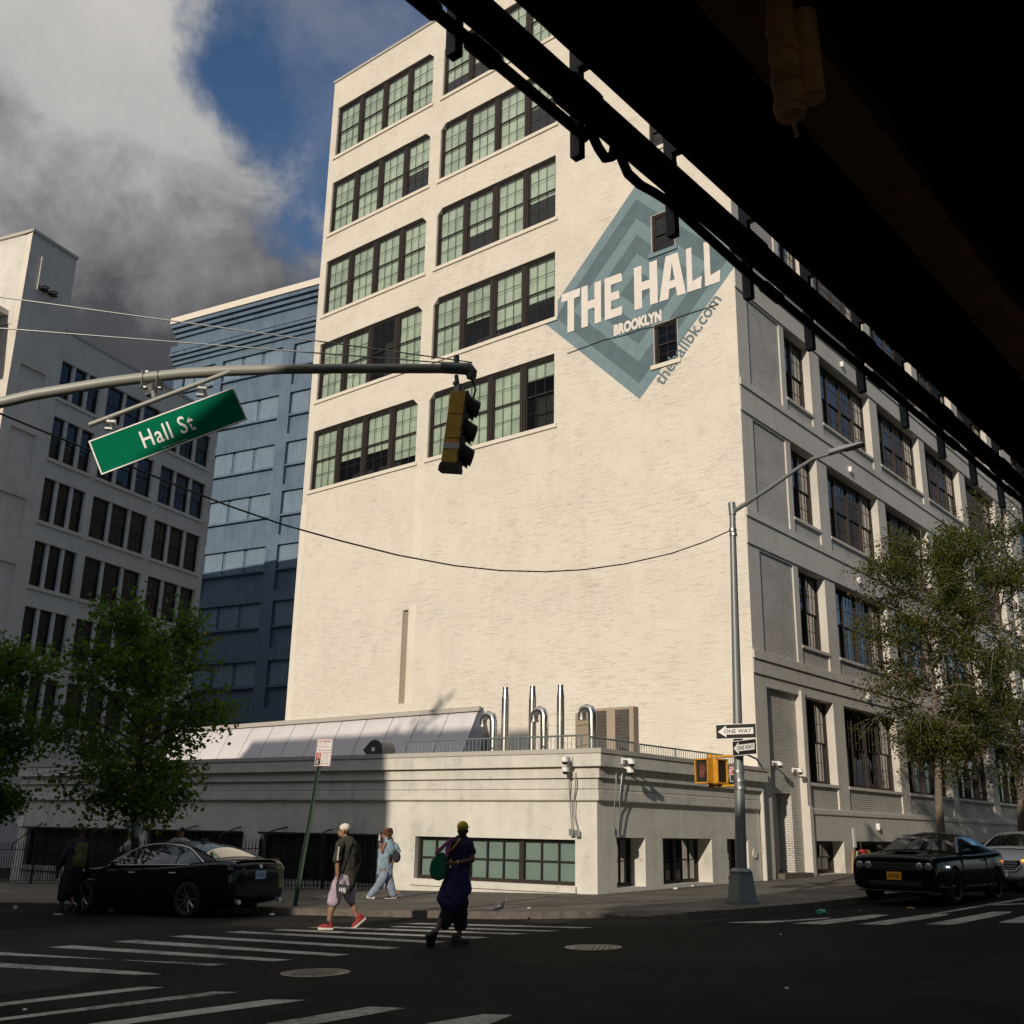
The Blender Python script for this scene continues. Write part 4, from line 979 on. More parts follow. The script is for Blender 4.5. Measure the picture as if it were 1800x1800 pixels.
# ------------------------------------------------------------------ mast arm, sign and signal
AZ = R(-45); FW = Vector((math.sin(AZ), math.cos(AZ), 0)); RT = Vector((math.cos(AZ), -math.sin(AZ), 0)); UP = Vector((0, 0, 1))
def ap(px, py, D=10.0): return pl(px, py, FW*D, FW)
ma = empty('signal_mast_arm', ap(-420, 1500), 0, 'grey curved mast arm carrying the street name sign and traffic signal', 'mast arm')
pts = [ap(*p) for p in ((-420, 850), (-300, 790), (-150, 744), (0, 708), (60, 694), (120, 684), (185, 673), (250, 664.5), (320, 657), (400, 652), (500, 649), (600, 648), (720, 648), (812, 648))]
b = MB(); b.tube(pts, [.075]*3+[.055]*7+[.05]*4, 16); b.build('arm', MAT['grey_paint'], ma, local(ma, (0, 0, 0)))
p = pts[-1]
b = MB(); b.tube([p-RT*.22, p, p+RT*.07, p+RT*.10+UP*-.04, p+RT*.10-UP*.10], [.062, .062, .07, .062, .05], 14); b.cyl(p+UP*.02-RT*.06, p+UP*.14-RT*.06, .03, n=8); b.build('arm_end', MAT['lamp_paint'], ma, local(ma, (0, 0, 0)))
pb = ap(-420, 850); g0 = gz(pb.x, pb.y)
b = MB(); b.cyl((pb.x, pb.y, g0), (pb.x, pb.y, pb.z+2.2), .11, .08, 12); b.build('pole', MAT['grey_paint'], ma, local(ma, (0, 0, 0)))
for q0, q1 in (((0, 522), (822, 636)), ((0, 577), (820, 641))):
    a = ap(*q0); c = ap(*q1); d_ = (a-c)
    b = MB(); b.tube([c+(c-a).normalized()*.05, c, a, a+d_*.52], .008, 6); b.build('guy_wire', MAT['galv'], ma, local(ma, (0, 0, 0)))
# thin sign bar, clamps
ss = empty('street_name_sign', ap(295, 757, 9.85), 0, 'tilted green street name sign hung from the grey mast arm', 'sign')
s0, s1 = ap(157, 747, 9.88), ap(403, 654, 9.88)
b = MB(); b.cyl(s0, s1, .024, n=12); b.build('support_bar', MAT['grey_paint'], ss, local(ss, (0, 0, 0)))
b = MB(); c_ = ap(270, 668, 9.97)
for dx in (-.09, .05): 
    b.box(-.010, .010, -.03, .05, -.09, .09, Matrix.Translation(c_+RT*dx)); b.cyl(c_+RT*(dx-.03)+UP*.085, c_+RT*(dx+.03)+UP*.085, .014, n=6); b.cyl(c_+RT*(dx-.03)-UP*.08, c_+RT*(dx+.03)-UP*.08, .014, n=6)
b.box(-.08, .04, -.03, .03, -.16, -.05, Matrix.Translation(c_)); b.cyl(c_-UP*.10, ap(271, 702, 9.88), .025, n=10)
b.build('clamp', MAT['galv'], ss, local(ss, (0, 0, 0)))
TL, TR_, BR_, BL = (ap(*q, 9.82) for q in ((157, 776), (412, 681), (431, 747.5), (178, 836)))
ex = (TR_-TL); W_ = ex.length; ex.normalize(); ez_ = (TL-BL); ez_ = (ez_-ex*ez_.dot(ex)); H_ = ez_.length; ez_.normalize(); ey = ez_.cross(ex)
org = BL+ex*((TL-BL).dot(ex))*.5
MS = Matrix((ex, ez_, ex.cross(ez_))).transposed().to_4x4(); MS.translation = org   # x right, y up, z towards the viewer
if MS.to_3x3() @ Vector((0, 0, 1)) @ FW > 0: pass
b = MB(); b.prism([(0, 0), (W_, 0), (W_, H_), (0, H_)], .012, MS); b.build('sign_panel', MAT['sign_green'], ss, local(ss, (0, 0, 0)))
b = MB(); w_ = .013
for q in ([(0, 0), (W_, 0), (W_, w_), (0, w_)], [(0, H_-w_), (W_, H_-w_), (W_, H_), (0, H_)], [(0, w_), (w_, w_), (w_, H_-w_), (0, H_-w_)], [(W_-w_, w_), (W_, w_), (W_, H_-w_), (W_-w_, H_-w_)]):
    b.prism([(x, y) for x, y in q], .016, MS)
b.build('sign_border', MAT['sign_white'], ss, local(ss, (0, 0, 0)))
o = text_fit('Hall St', W_*.355, H_*.50, MS @ Matrix.Translation((W_*.315, H_*.25, .014)), 'lettering', MAT['sign_white'], ss, bold=.008, spacing=1.1); o.location = local(ss, (0, 0, 0))
o = text_fit('DEPT OF TRANSPORTATION', W_*.17, H_*.035, MS @ Matrix.Translation((W_*.42, H_*.07, .014)), 'small_print', MAT['sign_white'], ss, bold=0); o.location = local(ss, (0, 0, 0))
for q in ((196, 742), (356, 683)):
    p = ap(*q, 9.86); b = MB(); b.box(-.02, .02, -.02, .02, -.10, .03, Matrix.Translation(p) @ Matrix.Rotation(R(-20), 4, FW)); b.cyl(p+RT*-.04, p+RT*.04, .03, n=8); b.cyl(p-UP*.07-RT*.05, p-UP*.07+RT*.03, .022, n=8); b.build('hanger', MAT['galv'], ss, local(ss, (0, 0, 0)))
# traffic signal
t0, t1 = ap(788, 818), ap(805, 692); ts = empty('traffic_signal', (t0+t1)/2, 0, 'yellow traffic signal seen from behind, hanging at the end of the mast arm', 'traffic signal')
az_ = (t1-t0); TH = az_.length; az_.normalize(); ax_ = (RT-az_*RT.dot(az_)).normalized(); ay_ = az_.cross(ax_)
MT = Matrix((ax_, ay_, az_)).transposed().to_4x4(); MT.translation = t0 - ts.location
MT = MT @ Matrix.Rotation(R(-14), 4, 'Z')
b = MB()
for k in range(3): b.prism([(-.085, .02), (-.055, -.085), (.105, -.085), (.115, .09), (-.06, .09)], TH/3-.006, MT @ Matrix.Translation((0, 0, k*TH/3+.003)))
b.build('signal_housing', MAT['signal_yellow'], ts, bevel=.006)
for k in range(3):
    cz = (k+.5)*TH/3+.01; vd = Vector((1, .5, -.45)).normalized()
    M_ = MT @ Matrix.Translation((.11, .01, cz)) @ vd.to_track_quat('Z', 'Y').to_matrix().to_4x4()
    b = MB(); n = 20; L_ = .145
    for k2 in range(n-1):      # open tube, cut away below
        a0, a1 = 2*math.pi*(k2/(n-1)*.86+.07)-math.pi/2*1.0, 2*math.pi*((k2+1)/(n-1)*.86+.07)-math.pi/2*1.0
        l0 = L_; q = [((.095 if z < 0 else .10)*math.cos(a), (.095 if z < 0 else .10)*math.sin(a), z if z < 0 else L_-.05*(1+math.sin(a))*.5) for a in (a0, a1) for z in (-.03, L_)]
        b.add([M_ @ Vector(v) for v in q], [(0, 2, 3, 1)])
    b.lathe([(0, .0), (.10, .0), (.105, -.04), (.0, -.04)], 20, M_)
    b.build('visor', MAT['visor_black'], ts)
b = MB(); b.prism([(-.10, .0), (-.06, -.10), (.12, -.10), (.13, .10), (-.08, .10)], .05, MT @ Matrix.Translation((0, 0, -.055))); b.box(.10, .125, -.09, .09, 0, TH, MT); b.build('backplate', MAT['visor_black'], ts)
b = MB(); b.box(-.05, .105, -.091, -.086, TH*.19, TH*.27, MT); b.build('grey_patch', MAT['galv'], ts)
b = MB(); pe = ap(802, 660); b.cyl(local(ts, pe), local(ts, t1)+az_*.03, .022, n=8); b.cyl(local(ts, t1), local(ts, t1)+az_*.10, .055, .03, 10); b.cyl(local(ts, ap(802, 676)), local(ts, ap(802, 672)), .035, n=8); b.build('hanger_rod', MAT['lamp_paint'], ts)
b = MB(); b.tube([local(ts, ap(*q)) for q in ((818, 656), (830, 668), (836, 685), (832, 700), (822, 707))], .011, 6); b.build('cable', MAT['cable'], ts)

# ------------------------------------------------------------------ lamp post and what hangs on it
LB = gp(1305, 1588, KH); lpY = lambda px, py, dy=0.0: onY(px, py, LB.y+dy)
la = empty('street_lamp', LB, 0, 'tall dark street lamp on a flared base, its arm reaching right over the side street', 'street lamp')
tp = lpY(1287, 885)
b = MB(); b.cyl(LB+UP*.1, tp, .125, .068, 8); b.smooth = False; b.build('pole', MAT['lamp_paint'], la, local(la, (0, 0, 0)))
b = MB(); b.cyl((0, 0, 0), (0, 0, .06), .36, .36, 4).cyl((0, 0, .05), (0, 0, .62), .31, .235, 4).cyl((0, 0, .62), (0, 0, .68), .24, .17, 8)
for f in range(4): pass
b.build('base', MAT['lamp_paint'], la, rot=(0, 0, R(62)), bevel=.015)
b = MB(); b.tube([lpY(*q) for q in ((1288, 900), (1310, 886), (1350, 860), (1400, 825), (1430, 806), (1462, 797))], [.05, .048, .045, .042, .04, .036], 10)
b.cyl(lpY(1286, 884), lpY(1288, 905), .085, n=10); b.build('arm', MAT['lamp_paint'], la, local(la, (0, 0, 0)))
h0, h1 = lpY(1458, 798), lpY(1519, 781); hx = (h1-h0).normalized()
hy = UP.cross(hx).normalized(); hz = hx.cross(hy); MH = Matrix((hx, hy, hz)).transposed().to_4x4(); MH.translation = h0 - la.location; L_ = (h1-h0).length
b = MB(); b.add([MH @ Vector(v) for v in ((0, -.08, -.02), (0, .08, -.02), (0, .07, .09), (0, -.07, .09), (L_*.5, -.10, -.01), (L_*.5, .10, -.01), (L_*.5, .07, .09), (L_*.5, -.07, .09), (L_, -.12, 0), (L_, .12, 0), (L_, .1, .04), (L_, -.1, .04))],
    [(0, 1, 2, 3), (0, 4, 5, 1), (1, 5, 6, 2), (2, 6, 7, 3), (3, 7, 4, 0), (4, 8, 9, 5), (5, 9, 10, 6), (6, 10, 11, 7), (7, 11, 8, 4), (8, 11, 10, 9)])
b.build('lamp_head', MAT['white_plastic'] if False else MAT['galv'], la, bevel=.02)
b = MB(); b.box(L_*.42, L_*.97, -.085, .085, -.03, -.012, MH); b.build('lens', MAT['frame_dark'], la, bevel=.01)
b = MB()
for q in ((1288, 932), (1289, 940), (1301, 1385), (1300, 1372), (1298, 1356)): p = lpY(*q); b.cyl(p-UP*.03, p+UP*.03, .13 if q[1] > 1000 else .09, n=10)
b.build('straps', MAT['galv'], la, local(la, (0, 0, 0)))
b = MB(); b.tube([lpY(1300, 1328), lpY(1312, 1326), lpY(1330, 1334), lpY(1342, 1352)], .022, 6); b.build('hose', MAT['rail_paint'], la, local(la, (0, 0, 0)))
# one way signs
def plate(name, cx, cy, w, h, yaw, tilt, label, dy=-.16):
    c = lpY(cx, cy, dy); vd = (c-CC); vd.z = 0; vd.normalize(); r_ = Vector((vd.y, -vd.x, 0))
    a = Matrix.Rotation(yaw, 3, 'Z') @ r_; a = (a+UP*tilt).normalized(); nrm = Vector((a.y, -a.x, 0)).normalized(); u_ = nrm.cross(a)
    if u_.z < 0: u_ = -u_
    n2 = a.cross(u_)
    M_ = Matrix((a, u_, n2)).transposed().to_4x4() @ Matrix.Translation((-w/2, -h/2, 0))
    return empty(name, c, 0, label, 'sign', 'signs on the lamp post'), M_
def oneway(cx, cy, w, h, yaw, label, tilt=0, dy=-.16):
    e, M_ = plate('one_way_sign', cx, cy, w, h, yaw, tilt, label, dy)
    b = MB(); b.prism([(0, 0), (w, 0), (w, h), (0, h)], .006, M_); b.build('sign_panel', MAT['sign_black'], e)
    b = MB(); ar = [(.04, .5), (.26, .90), (.26, .72), (.94, .72), (.94, .30), (.26, .30), (.26, .12)]
    b.prism([(x*w, y*h) for x, y in ar], .003, M_ @ Matrix.Translation((0, 0, .006))); b.build('arrow', MAT['sign_white'], e)
    text_fit('ONE WAY', w*.70, h*.27, M_ @ Matrix.Translation((w*.20, h*.375, .0095)), 'lettering', MAT['sign_black'], e, bold=.012)
    b = MB(); 
    for y in (.0, h-.012): b.prism([(0, y), (w, y), (w, y+.012), (0, y+.012)], .008, M_)
    b.build('edge_trim', MAT['sign_white'], e)
oneway(1293.5, 1285.5, .88, .31, R(-22), 'larger black and white one way sign, the upper one on the lamp post')
oneway(1308.5, 1314, .86, .31, R(-57), 'one way sign seen at a slant, just under the larger one', 0, -.42)
# pedestrian signal
pc = lpY(1249, 1356, -.05); ps = empty('pedestrian_signal', pc, 0, 'yellow twin pedestrian signal with a dark hand symbol, on the left of the lamp post', 'pedestrian signal')
vd = (pc-CC); vd.z = 0; vd.normalize(); rr_ = Vector((vd.y, -vd.x, 0)); MP = Matrix((rr_, vd, UP)).transposed().to_4x4()
def pedbox(x, y, yaw, w=.36, h=.52, d=.21):
    M_ = MP @ Matrix.Translation((x, y, 0)) @ Matrix.Rotation(yaw, 4, 'Z')
    b = MB(); b.box(-w/2, w/2, -d/2, d/2, -h/2, h/2, M_); b.build('housing', MAT['ped_yellow'], ps, bevel=.012)
    b = MB(); b.box(-w/2+.025, w/2-.025, -d/2-.012, -d/2-.002, -h/2+.03, h/2-.03, M_); f = b.build('face', MAT['visor_black'], ps)
    b = MB()
    for (x0, x1, z0, z1) in ((-w/2, w/2, h/2-.03, h/2), (-w/2, w/2, -h/2, -h/2+.03), (-w/2, -w/2+.025, -h/2, h/2), (w/2-.025, w/2, -h/2, h/2)): b.box(x0, x1, -d/2-.05, -d/2+.001, z0, z1, M_)
    b.build('visor_frame', MAT['ped_yellow'], ps)
    return M_, f, d
M_, f, d = pedbox(-.10, -.08, R(-38))
bsdf('hand_dim', (.16, .05, .035), .6)
b = MB(); MM = M_ @ Matrix(((1, 0, 0, 0), (0, 0, 1, -d/2-.022), (0, 1, 0, 0), (0, 0, 0, 1)))
b.prism([(-.055, -.13), (.055, -.13), (.07, 0), (.12, .06), (.10, .085), (.055, .05), (-.06, .05), (-.075, -.05)], .006, MM)
for k, x in enumerate((-.052, -.018, .018, .05)): b.prism([(x-.013, .03), (x+.013, .03), (x+.013, (.12, .15, .145, .11)[k]), (x-.013, (.12, .15, .145, .11)[k])], .006, MM)
b.build('hand_symbol', MAT['hand_dim'], ps)
pedbox(.14, .0, R(52))
for z in (.31, -.30):
    b = MB()
    a = local(ps, lpY(1299, 1333 if z > 0 else 1378)); b.tube([Vector((0, 0, z)), Vector((0, 0, z))+rr_*.15, Vector((a.x, a.y, z+.0))], .03, 8); b.cyl((0, 0, z-.05), (0, 0, z+.05), .05, n=10)
    b.cyl(Vector((a.x, a.y, z))-UP*.06, Vector((a.x, a.y, z))+UP*.06, .05, n=8)
    b.build('bracket', MAT['ped_yellow'], ps)
e, M_ = plate('parking_sign', 1288, 1361, .13, .30, R(-20), 0, 'small red and white parking sign behind the pedestrian signal', .1)
b = MB(); b.prism([(0, 0), (.13, 0), (.13, .3), (0, .3)], .004, M_); b.build('sign_panel', MAT['sign_white'], e)
b = MB(); b.prism([(.01, .15), (.12, .15), (.12, .29), (.01, .29)], .002, M_ @ Matrix.Translation((0, 0, .004))); b.build('red_symbol', MAT['sign_red'], e)
b = MB(); b.prism([(.01, .01), (.12, .01), (.12, .14), (.01, .14)], .002, M_ @ Matrix.Translation((0, 0, .004))); b.build('black_symbol', MAT['sign_black'], e)
b = MB(); 
for k in range(16):
    a0, a1 = R(k*22.5), R(k*22.5+22.5); b.prism([(.065+.045*math.cos(a0), .22+.045*math.sin(a0)), (.065+.045*math.cos(a1), .22+.045*math.sin(a1)), (.065+.034*math.cos(a1), .22+.034*math.sin(a1)), (.065+.034*math.cos(a0), .22+.034*math.sin(a0))], .002, M_ @ Matrix.Translation((0, 0, .006)))
b.prism([(.03, .245), (.095, .19), (.10, .2), (.035, .255)], .002, M_ @ Matrix.Translation((0, 0, .006))); b.build('ring', MAT['sign_white'], e)

# leaning parking sign
NB = gp(518, 1594, KH-.02); nv = Vector((NB.x, NB.y, 0)).normalized(); npl = lambda px, py, o_=0: pl(px, py, NB-nv*o_, nv)
ns = empty('parking_sign_post', NB, 0, 'leaning green post with a white and red no parking sign', 'sign post')
b = MB(); t_ = npl(566, 1318); d_ = (t_-NB); s_ = nv.cross(UP); M_ = Matrix((s_, nv, d_.normalized())).transposed().to_4x4()
b.box(-.045, .045, -.02, .0, 0, d_.length, M_).box(-.045, -.03, -.05, -.02, 0, d_.length, M_).box(.03, .045, -.05, -.02, 0, d_.length, M_)
bsdf('post_green', (.035, .06, .045), .5, .3); b.build('post', MAT['post_green'], ns)
BLp, BRp, TLp = npl(552.5, 1346.5, .07), npl(580, 1347, .07), npl(558.5, 1298.5, .07)
a = (BRp-BLp); w = a.length; a.normalize(); u_ = TLp-BLp; h = u_.length; u_.normalize(); 
MN = Matrix((a, u_, a.cross(u_))).transposed().to_4x4(); MN.translation = BLp-ns.location
b = MB(); b.prism([(0, 0), (w, 0), (w, h), (0, h)], .004, MN); b.build('sign_panel', MAT['sign_white'], ns)
q = MN @ Matrix.Translation((0, 0, .005)); b = MB()
def rect(b, x0, x1, y0, y1, M_, t=.002): b.prism([(x0*w, y0*h), (x1*w, y0*h), (x1*w, y1*h), (x0*w, y1*h)], t, M_)
for r_ in ((.03, .97, .985, .995), (.03, .97, .005, .015), (.03, .05, .0, 1), (.95, .97, 0, 1), (.05, .95, .50, .51)): rect(b, *r_, q)
rect(b, .05, .34, .26, .47, q)
for y, x0, x1 in ((.585, .22, .82), (.095, .42, .82)):
    rect(b, x0, x1, y-.008, y+.008, q)
    for x, s in ((x0, -1), (x1, 1)): b.prism([((x-s*.01)*w, (y-.03)*h), ((x-s*.01)*w, (y+.03)*h), ((x+s*.07)*w, y*h)], .002, q)
b.build('red_marks', MAT['sign_red'], ns)
text_fit('NO PARKING', w*.72, h*.06, q @ Matrix.Translation((w*.12, h*.88, 0)), 'lettering', MAT['sign_red'], ns, bold=.03)
text_fit('7am - 7pm', w*.45, h*.055, q @ Matrix.Translation((w*.15, h*.78, 0)), 'lettering', MAT['sign_red'], ns)
text_fit('Except Sunday', w*.68, h*.055, q @ Matrix.Translation((w*.12, h*.68, 0)), 'lettering', MAT['sign_red'], ns)
for k, s in enumerate(('Monday', 'Thursday', 'Saturday', '2am - 6am')): text_fit(s, w*.42, h*.05, q @ Matrix.Translation((w*.42, h*(.42-.085*k), 0)), 'lettering', MAT['sign_red'], ns)
b = MB(); rect(b, .05, .34, .04, .25, q); b.build('black_square', MAT['sign_black'], ns)
b = MB(); pts_ = [(.20+.10*math.cos(R(a)), .145+.07*math.sin(R(a))) for a in range(60, 301, 20)]+[(.22+.06*math.cos(R(a)), .145+.045*math.sin(R(a))) for a in range(290, 69, -20)]
b.prism([(x*w, y*h) for x, y in pts_], .002, q @ Matrix.Translation((0, 0, .003))); b.build('moon', MAT['sign_white'], ns)
b = MB()
for k in range(16):
    a0, a1 = R(k*22.5), R(k*22.5+22.5); b.prism([((.195+r_*math.cos(a_))*w, .365*h+r_*w*math.sin(a_)) for r_, a_ in ((.11, a0), (.11, a1), (.08, a1), (.08, a0))], .002, q @ Matrix.Translation((0, 0, .003)))
b.prism([(.11*w, .40*h), (.28*w, .325*h), (.29*w, .335*h), (.12*w, .41*h)], .002, q @ Matrix.Translation((0, 0, .003))); b.build('ring', MAT['sign_white'], ns)
# sagging cable from the lamp post to the mast pole
c0 = lpY(1285, 932); c1 = ap(-420, 560); n_ = Vector((c1.y-c0.y, c0.x-c1.x, 0)).normalized()
cp = [pl(px, py, c0, n_) for px, py in ((1285, 932), (1240, 952), (1180, 973), (1100, 991), (1030, 1001), (960, 1005), (880, 1003), (800, 994.5), (700, 976), (600, 951), (500, 923), (400, 888.5), (300, 849), (200, 808), (100, 768), (0, 727), (-120, 675))]
b = MB(); b.tube(cp+[c1], .013, 6); tag(b.build('overhead_cable', MAT['cable']), 'black cable sagging from the street lamp across the warehouse wall', 'cable')

# ------------------------------------------------------------------ manholes, litter
def manhole(px, py, r_, label):
    p = gp(px, py, .0); e = empty('manhole_cover', p, 0, label, 'manhole cover', 'manhole covers in the road')
    e.rotation_euler = Vector((-GB, -GC, 1)).to_track_quat('Z', 'Y').to_euler()
    b = MB(); b.lathe([(r_*.86, .001), (r_*.86, .010), (r_, .010), (r_, .001)], 40); b.build('rim', MAT['iron_cover'], e)
    b = MB(); b.lathe([(0, .006), (r_*.84, .006)], 40)
    for i in range(-4, 5):
        for j in range(-4, 5):
            if math.hypot(i, j)*r_*.19 < r_*.76: b.box(i*r_*.19-.022, i*r_*.19+.022, j*r_*.19-.022, j*r_*.19+.022, .006, .013)
    b.build('lid', MAT['iron_cover'], e)
worn('iron_cover', (.10, .095, .085), (.19, .175, .15), 5, .45, .3, 40, metal=.5)
manhole(554, 1711, .40, 'larger manhole cover in front of the striped crossing')
manhole(1043, 1666, .40, 'manhole cover alone in the dark road to the right')
bsdf('litter_white', (.7, .7, .68), .7); bsdf('litter_orange', (.6, .14, .05), .6); bsdf('litter_green', (.05, .3, .2), .5); bsdf('litter_brown', (.28, .19, .10), .8); bsdf('bag_clear', (.55, .58, .62), .3)
def crumple(p, r_, mat, label, seed=0, flat=.6, name='litter'):
    rn = random.Random(seed); bm = bmesh.new(); bmesh.ops.create_icosphere(bm, subdivisions=2, radius=r_)
    for v in bm.verts: v.co *= rn.uniform(.6, 1.15); v.co.z = max(v.co.z*flat, -r_*flat*.6)
    me = bpy.data.meshes.new(name); bm.to_mesh(me); bm.free(); me.materials.append(MAT[mat]); o = obj(name, me, None, (p.x, p.y, p.z+r_*flat*.55)); o.scale = (1.4, 1, 1); tag(o, label, 'litter', 'bits of litter')
def cup(p, label, d_=(1, .2, 0)):
    b = MB(); a = Vector((0, 0, .045)); b.cyl(a, a+Vector(d_).normalized()*.11, .045, .033, 12); o = b.build('paper_cup', MAT['litter_white'], None, p); tag(o, label, 'cup')
cup(gp(1123, 1565, KH), 'white paper cup lying at the foot of the annex side wall')
for i, (px, py, s, m_, l_) in enumerate(((1190, 1556, .10, 'bag_clear', 'crumpled pale bag under the wide side window of the annex'), (1187, 1563, .05, 'litter_white', 'small white scrap below the crumpled pale bag'), (1202, 1559, .035, 'litter_white', 'tiny white scrap right of the crumpled pale bag'), (1216, 1558, .05, 'litter_white', 'folded white scrap furthest right under the side window'),
        (696, 1571, .07, 'litter_orange', 'orange litter at the end of the iron fence'), (702, 1577, .07, 'litter_white', 'white litter right of the orange piece by the fence'), (1445, 1606, .09, 'litter_green', 'green crushed bottle in the gutter by the black coupe'), (1513, 1601, .03, 'litter_brown', 'tiny orange leaf in front of the coupe'),
        (1600, 1599, .06, 'litter_brown', 'brown leaf under the front bumper of the coupe'), (1372, 1643, .018, 'litter_white', 'white speck in the dark road right of the crossing'), (1383, 1738, .018, 'litter_white', 'white scrap in the foreground road'), (28, 1597, .07, 'litter_white', 'white litter in the gutter left of the sedan'), (196, 1604, .09, 'litter_white', 'white wrapper under the sedan'), (478, 1609, .05, 'litter_white', 'scrap behind the rear wheel of the sedan'), (43, 1776, .02, 'litter_white', 'white scrap between the nearest stripes'), (930, 1597, .03, 'litter_white', 'white dot on the sidewalk right of the pigeon'), (1392, 1547, .10, 'bag_clear', 'pale bag on the doorstep'), (1395, 1541, .05, 'litter_orange', 'red wrapper on the doorstep'))):
    onwalk = py < 1600 and 560 < px < 1420 or i < 6
    crumple(gp(px, py, KH if onwalk else 0) if i < 16 else onX(px, py, XR+.05), s, m_, l_, i)
# red and yellow wall outlet, boards beside the basement window
e = empty('hose_connection', onX(1512, 1498, XR+.15), R(90), 'red and yellow capped pipe outlet beside the black coupe', 'pipe outlet')
b = MB(); b.cyl((-.3, -.02, 0), (.02, -.02, 0), .05, n=10); b.build('pipe', MAT['kerb_stone'], e)
b = MB(); b.cyl((.02, -.02, 0), (.30, -.10, 0), .10, .085, n=14); b.build('red_cap', MAT['sign_red'], e)
bsdf('yellow_cap', (.75, .50, .03), .5); b = MB(); b.cyl((.30, -.10, 0), (.40, -.13, 0), .085, n=14); b.build('yellow_ring', MAT['yellow_cap'], e)
b = MB(); b.cyl((.02, -.04, .05), (-.03, -.04, .55), .012, n=5); b.build('rod', MAT['kerb_stone'], e)
bsdf('board_tan', (.45, .33, .2), .7)
for i, px in enumerate((1500, 1506)):
    p = onX(px, 1535, XR+.12); o = MB().box(-.02, .02, -.10, .06, 0, .75).build('board', MAT['board_tan'], None, (p.x, p.y, p.z), (0, R(6), R(12*i))); tag(o, ['tan board leaning left of the other against the wall', 'second tan board leaning nearer the coupe'][i], 'board', 'boards by the basement window')
p = onX(1502, 1473, XR+.06); o = MB().box(-.008, .008, -.13, .13, -.32, .32).build('wall_notice', MAT['sign_white'], None, p); tag(o, 'faded notice on the wall above the red pipe outlet', 'notice')
p = lw(37, 1440); o = MB().box(-.2, .2, -.02, 0, -.25, .25).build('wall_notice', MAT['sign_white'], None, p+nl*.01, R(LR)); tag(o, 'small white notice at the far left end of the annex', 'notice')
# pigeon on the kerb
pg = gp(873, 1610, KH); pv = Vector((pg.x, pg.y, 0)).normalized()
# ------------------------------------------------------------------ organic shapes
def ico_verts(sub=2):
    bm = bmesh.new(); bmesh.ops.create_icosphere(bm, subdivisions=sub, radius=1); v = [x.co.copy() for x in bm.verts]; f = [[y.index for y in x.verts] for x in bm.faces]; bm.free(); return v, f
ICO = ico_verts(2)
def ell(b, c, r, M=None):
    c = Vector(c); r = (r, r, r) if isinstance(r, (int, float)) else r
    vs_ = [Vector((v.x*r[0], v.y*r[1], v.z*r[2])) for v in ICO[0]]
    if M: vs_ = [M @ v for v in vs_]
    return b.add([v+c for v in vs_], ICO[1])
def cone(b, p0, p1, r0, r1, n=12, flat=None):
    """tapered capsule; flat = (axis vector, factor) squashes its section"""
    p0, p1 = Vector(p0), Vector(p1); d = p1-p0; L = d.length; d = d.normalized() if L > 1e-6 else Vector((0, 0, 1))
    a = d.orthogonal().normalized(); c = d.cross(a); rings = []
    for k in range(5): t = -math.pi/2+math.pi/2*k/5; rings.append((p0+d*r0*math.sin(t), r0*math.cos(t)))
    rings.append((p0, r0)); rings.append((p1, r1))
    for k in range(1, 6): t = math.pi/2*k/5; rings.append((p1+d*r1*math.sin(t), r1*math.cos(t)))
    vs_ = []
    for q, r_ in rings:
        for k in range(n):
            o_ = (a*math.cos(2*math.pi*k/n)+c*math.sin(2*math.pi*k/n))*max(r_, 1e-4)
            if flat: fa = Vector(flat[0]).normalized(); o_ = o_-fa*o_.dot(fa)*(1-flat[1])
            vs_.append(q+o_)
    m_ = len(rings); return b.add(vs_, [(i*n+k, i*n+(k+1) % n, (i+1)*n+(k+1) % n, (i+1)*n+k) for i in range(m_-1) for k in range(n)]+[tuple(reversed(range(n))), tuple((m_-1)*n+k for k in range(n))])
def fuse(b, name, mat, parent, voxel=.012, smooth=3, disp=None):
    b.sm = [True]*len(b.f)
    o = b.build(name, mat, parent, fixn=False)
    r_ = o.modifiers.new('r', 'REMESH'); r_.mode = 'VOXEL'; r_.voxel_size = voxel; r_.use_smooth_shade = True
    s = o.modifiers.new('s', 'SMOOTH'); s.factor = .5; s.iterations = smooth
    if name in ('shirt', 'shorts', 'skirt', 'trousers', 'poncho', 'jacket', 'bag_body', 'hair'):
        tx = bpy.data.textures.get('folds') or bpy.data.textures.new('folds', 'CLOUDS'); tx.noise_scale = .11; tx.noise_depth = 2
        d = o.modifiers.new('d', 'DISPLACE'); d.texture = tx; d.strength = .045; d.mid_level = .5; d.texture_coords = 'LOCAL'
    uncut(o); o.data.polygons.foreach_set('use_smooth', [True]*len(o.data.polygons))
    if not o.data.materials or o.data.materials[0] is None: o.data.materials.clear(); o.data.materials.append(mat)
    return o
worn('skin_brown', (.30, .16, .10), (.24, .12, .075), 8, .5, 0); worn('skin_dark', (.11, .055, .035), (.085, .04, .025), 8, .5, 0)
worn('cap_beige', (.72, .66, .60), (.60, .54, .48), 6, .8, .1); worn('cap_dark', (.06, .05, .045), (.04, .035, .03), 6, .8, .1)
worn('cap_yellow', (.42, .33, .02), (.33, .25, .015), 6, .8, .1)
worn('shirt_olive', (.045, .042, .032), (.03, .028, .022), 5, .9, 1.0, 9); worn('shorts_lilac', (.42, .34, .40), (.30, .24, .29), 9, .85, 1.0, 9)
worn('bag_black', (.02, .02, .022), (.03, .03, .035), 6, .6, .2); worn('shoe_red', (.30, .02, .022), (.24, .015, .015), 9, .6, 0)
worn('shoe_white', (.70, .64, .58), (.55, .50, .45), 9, .6, 0); worn('shoe_black', (.015, .015, .015), (.02, .02, .02), 9, .6, 0)
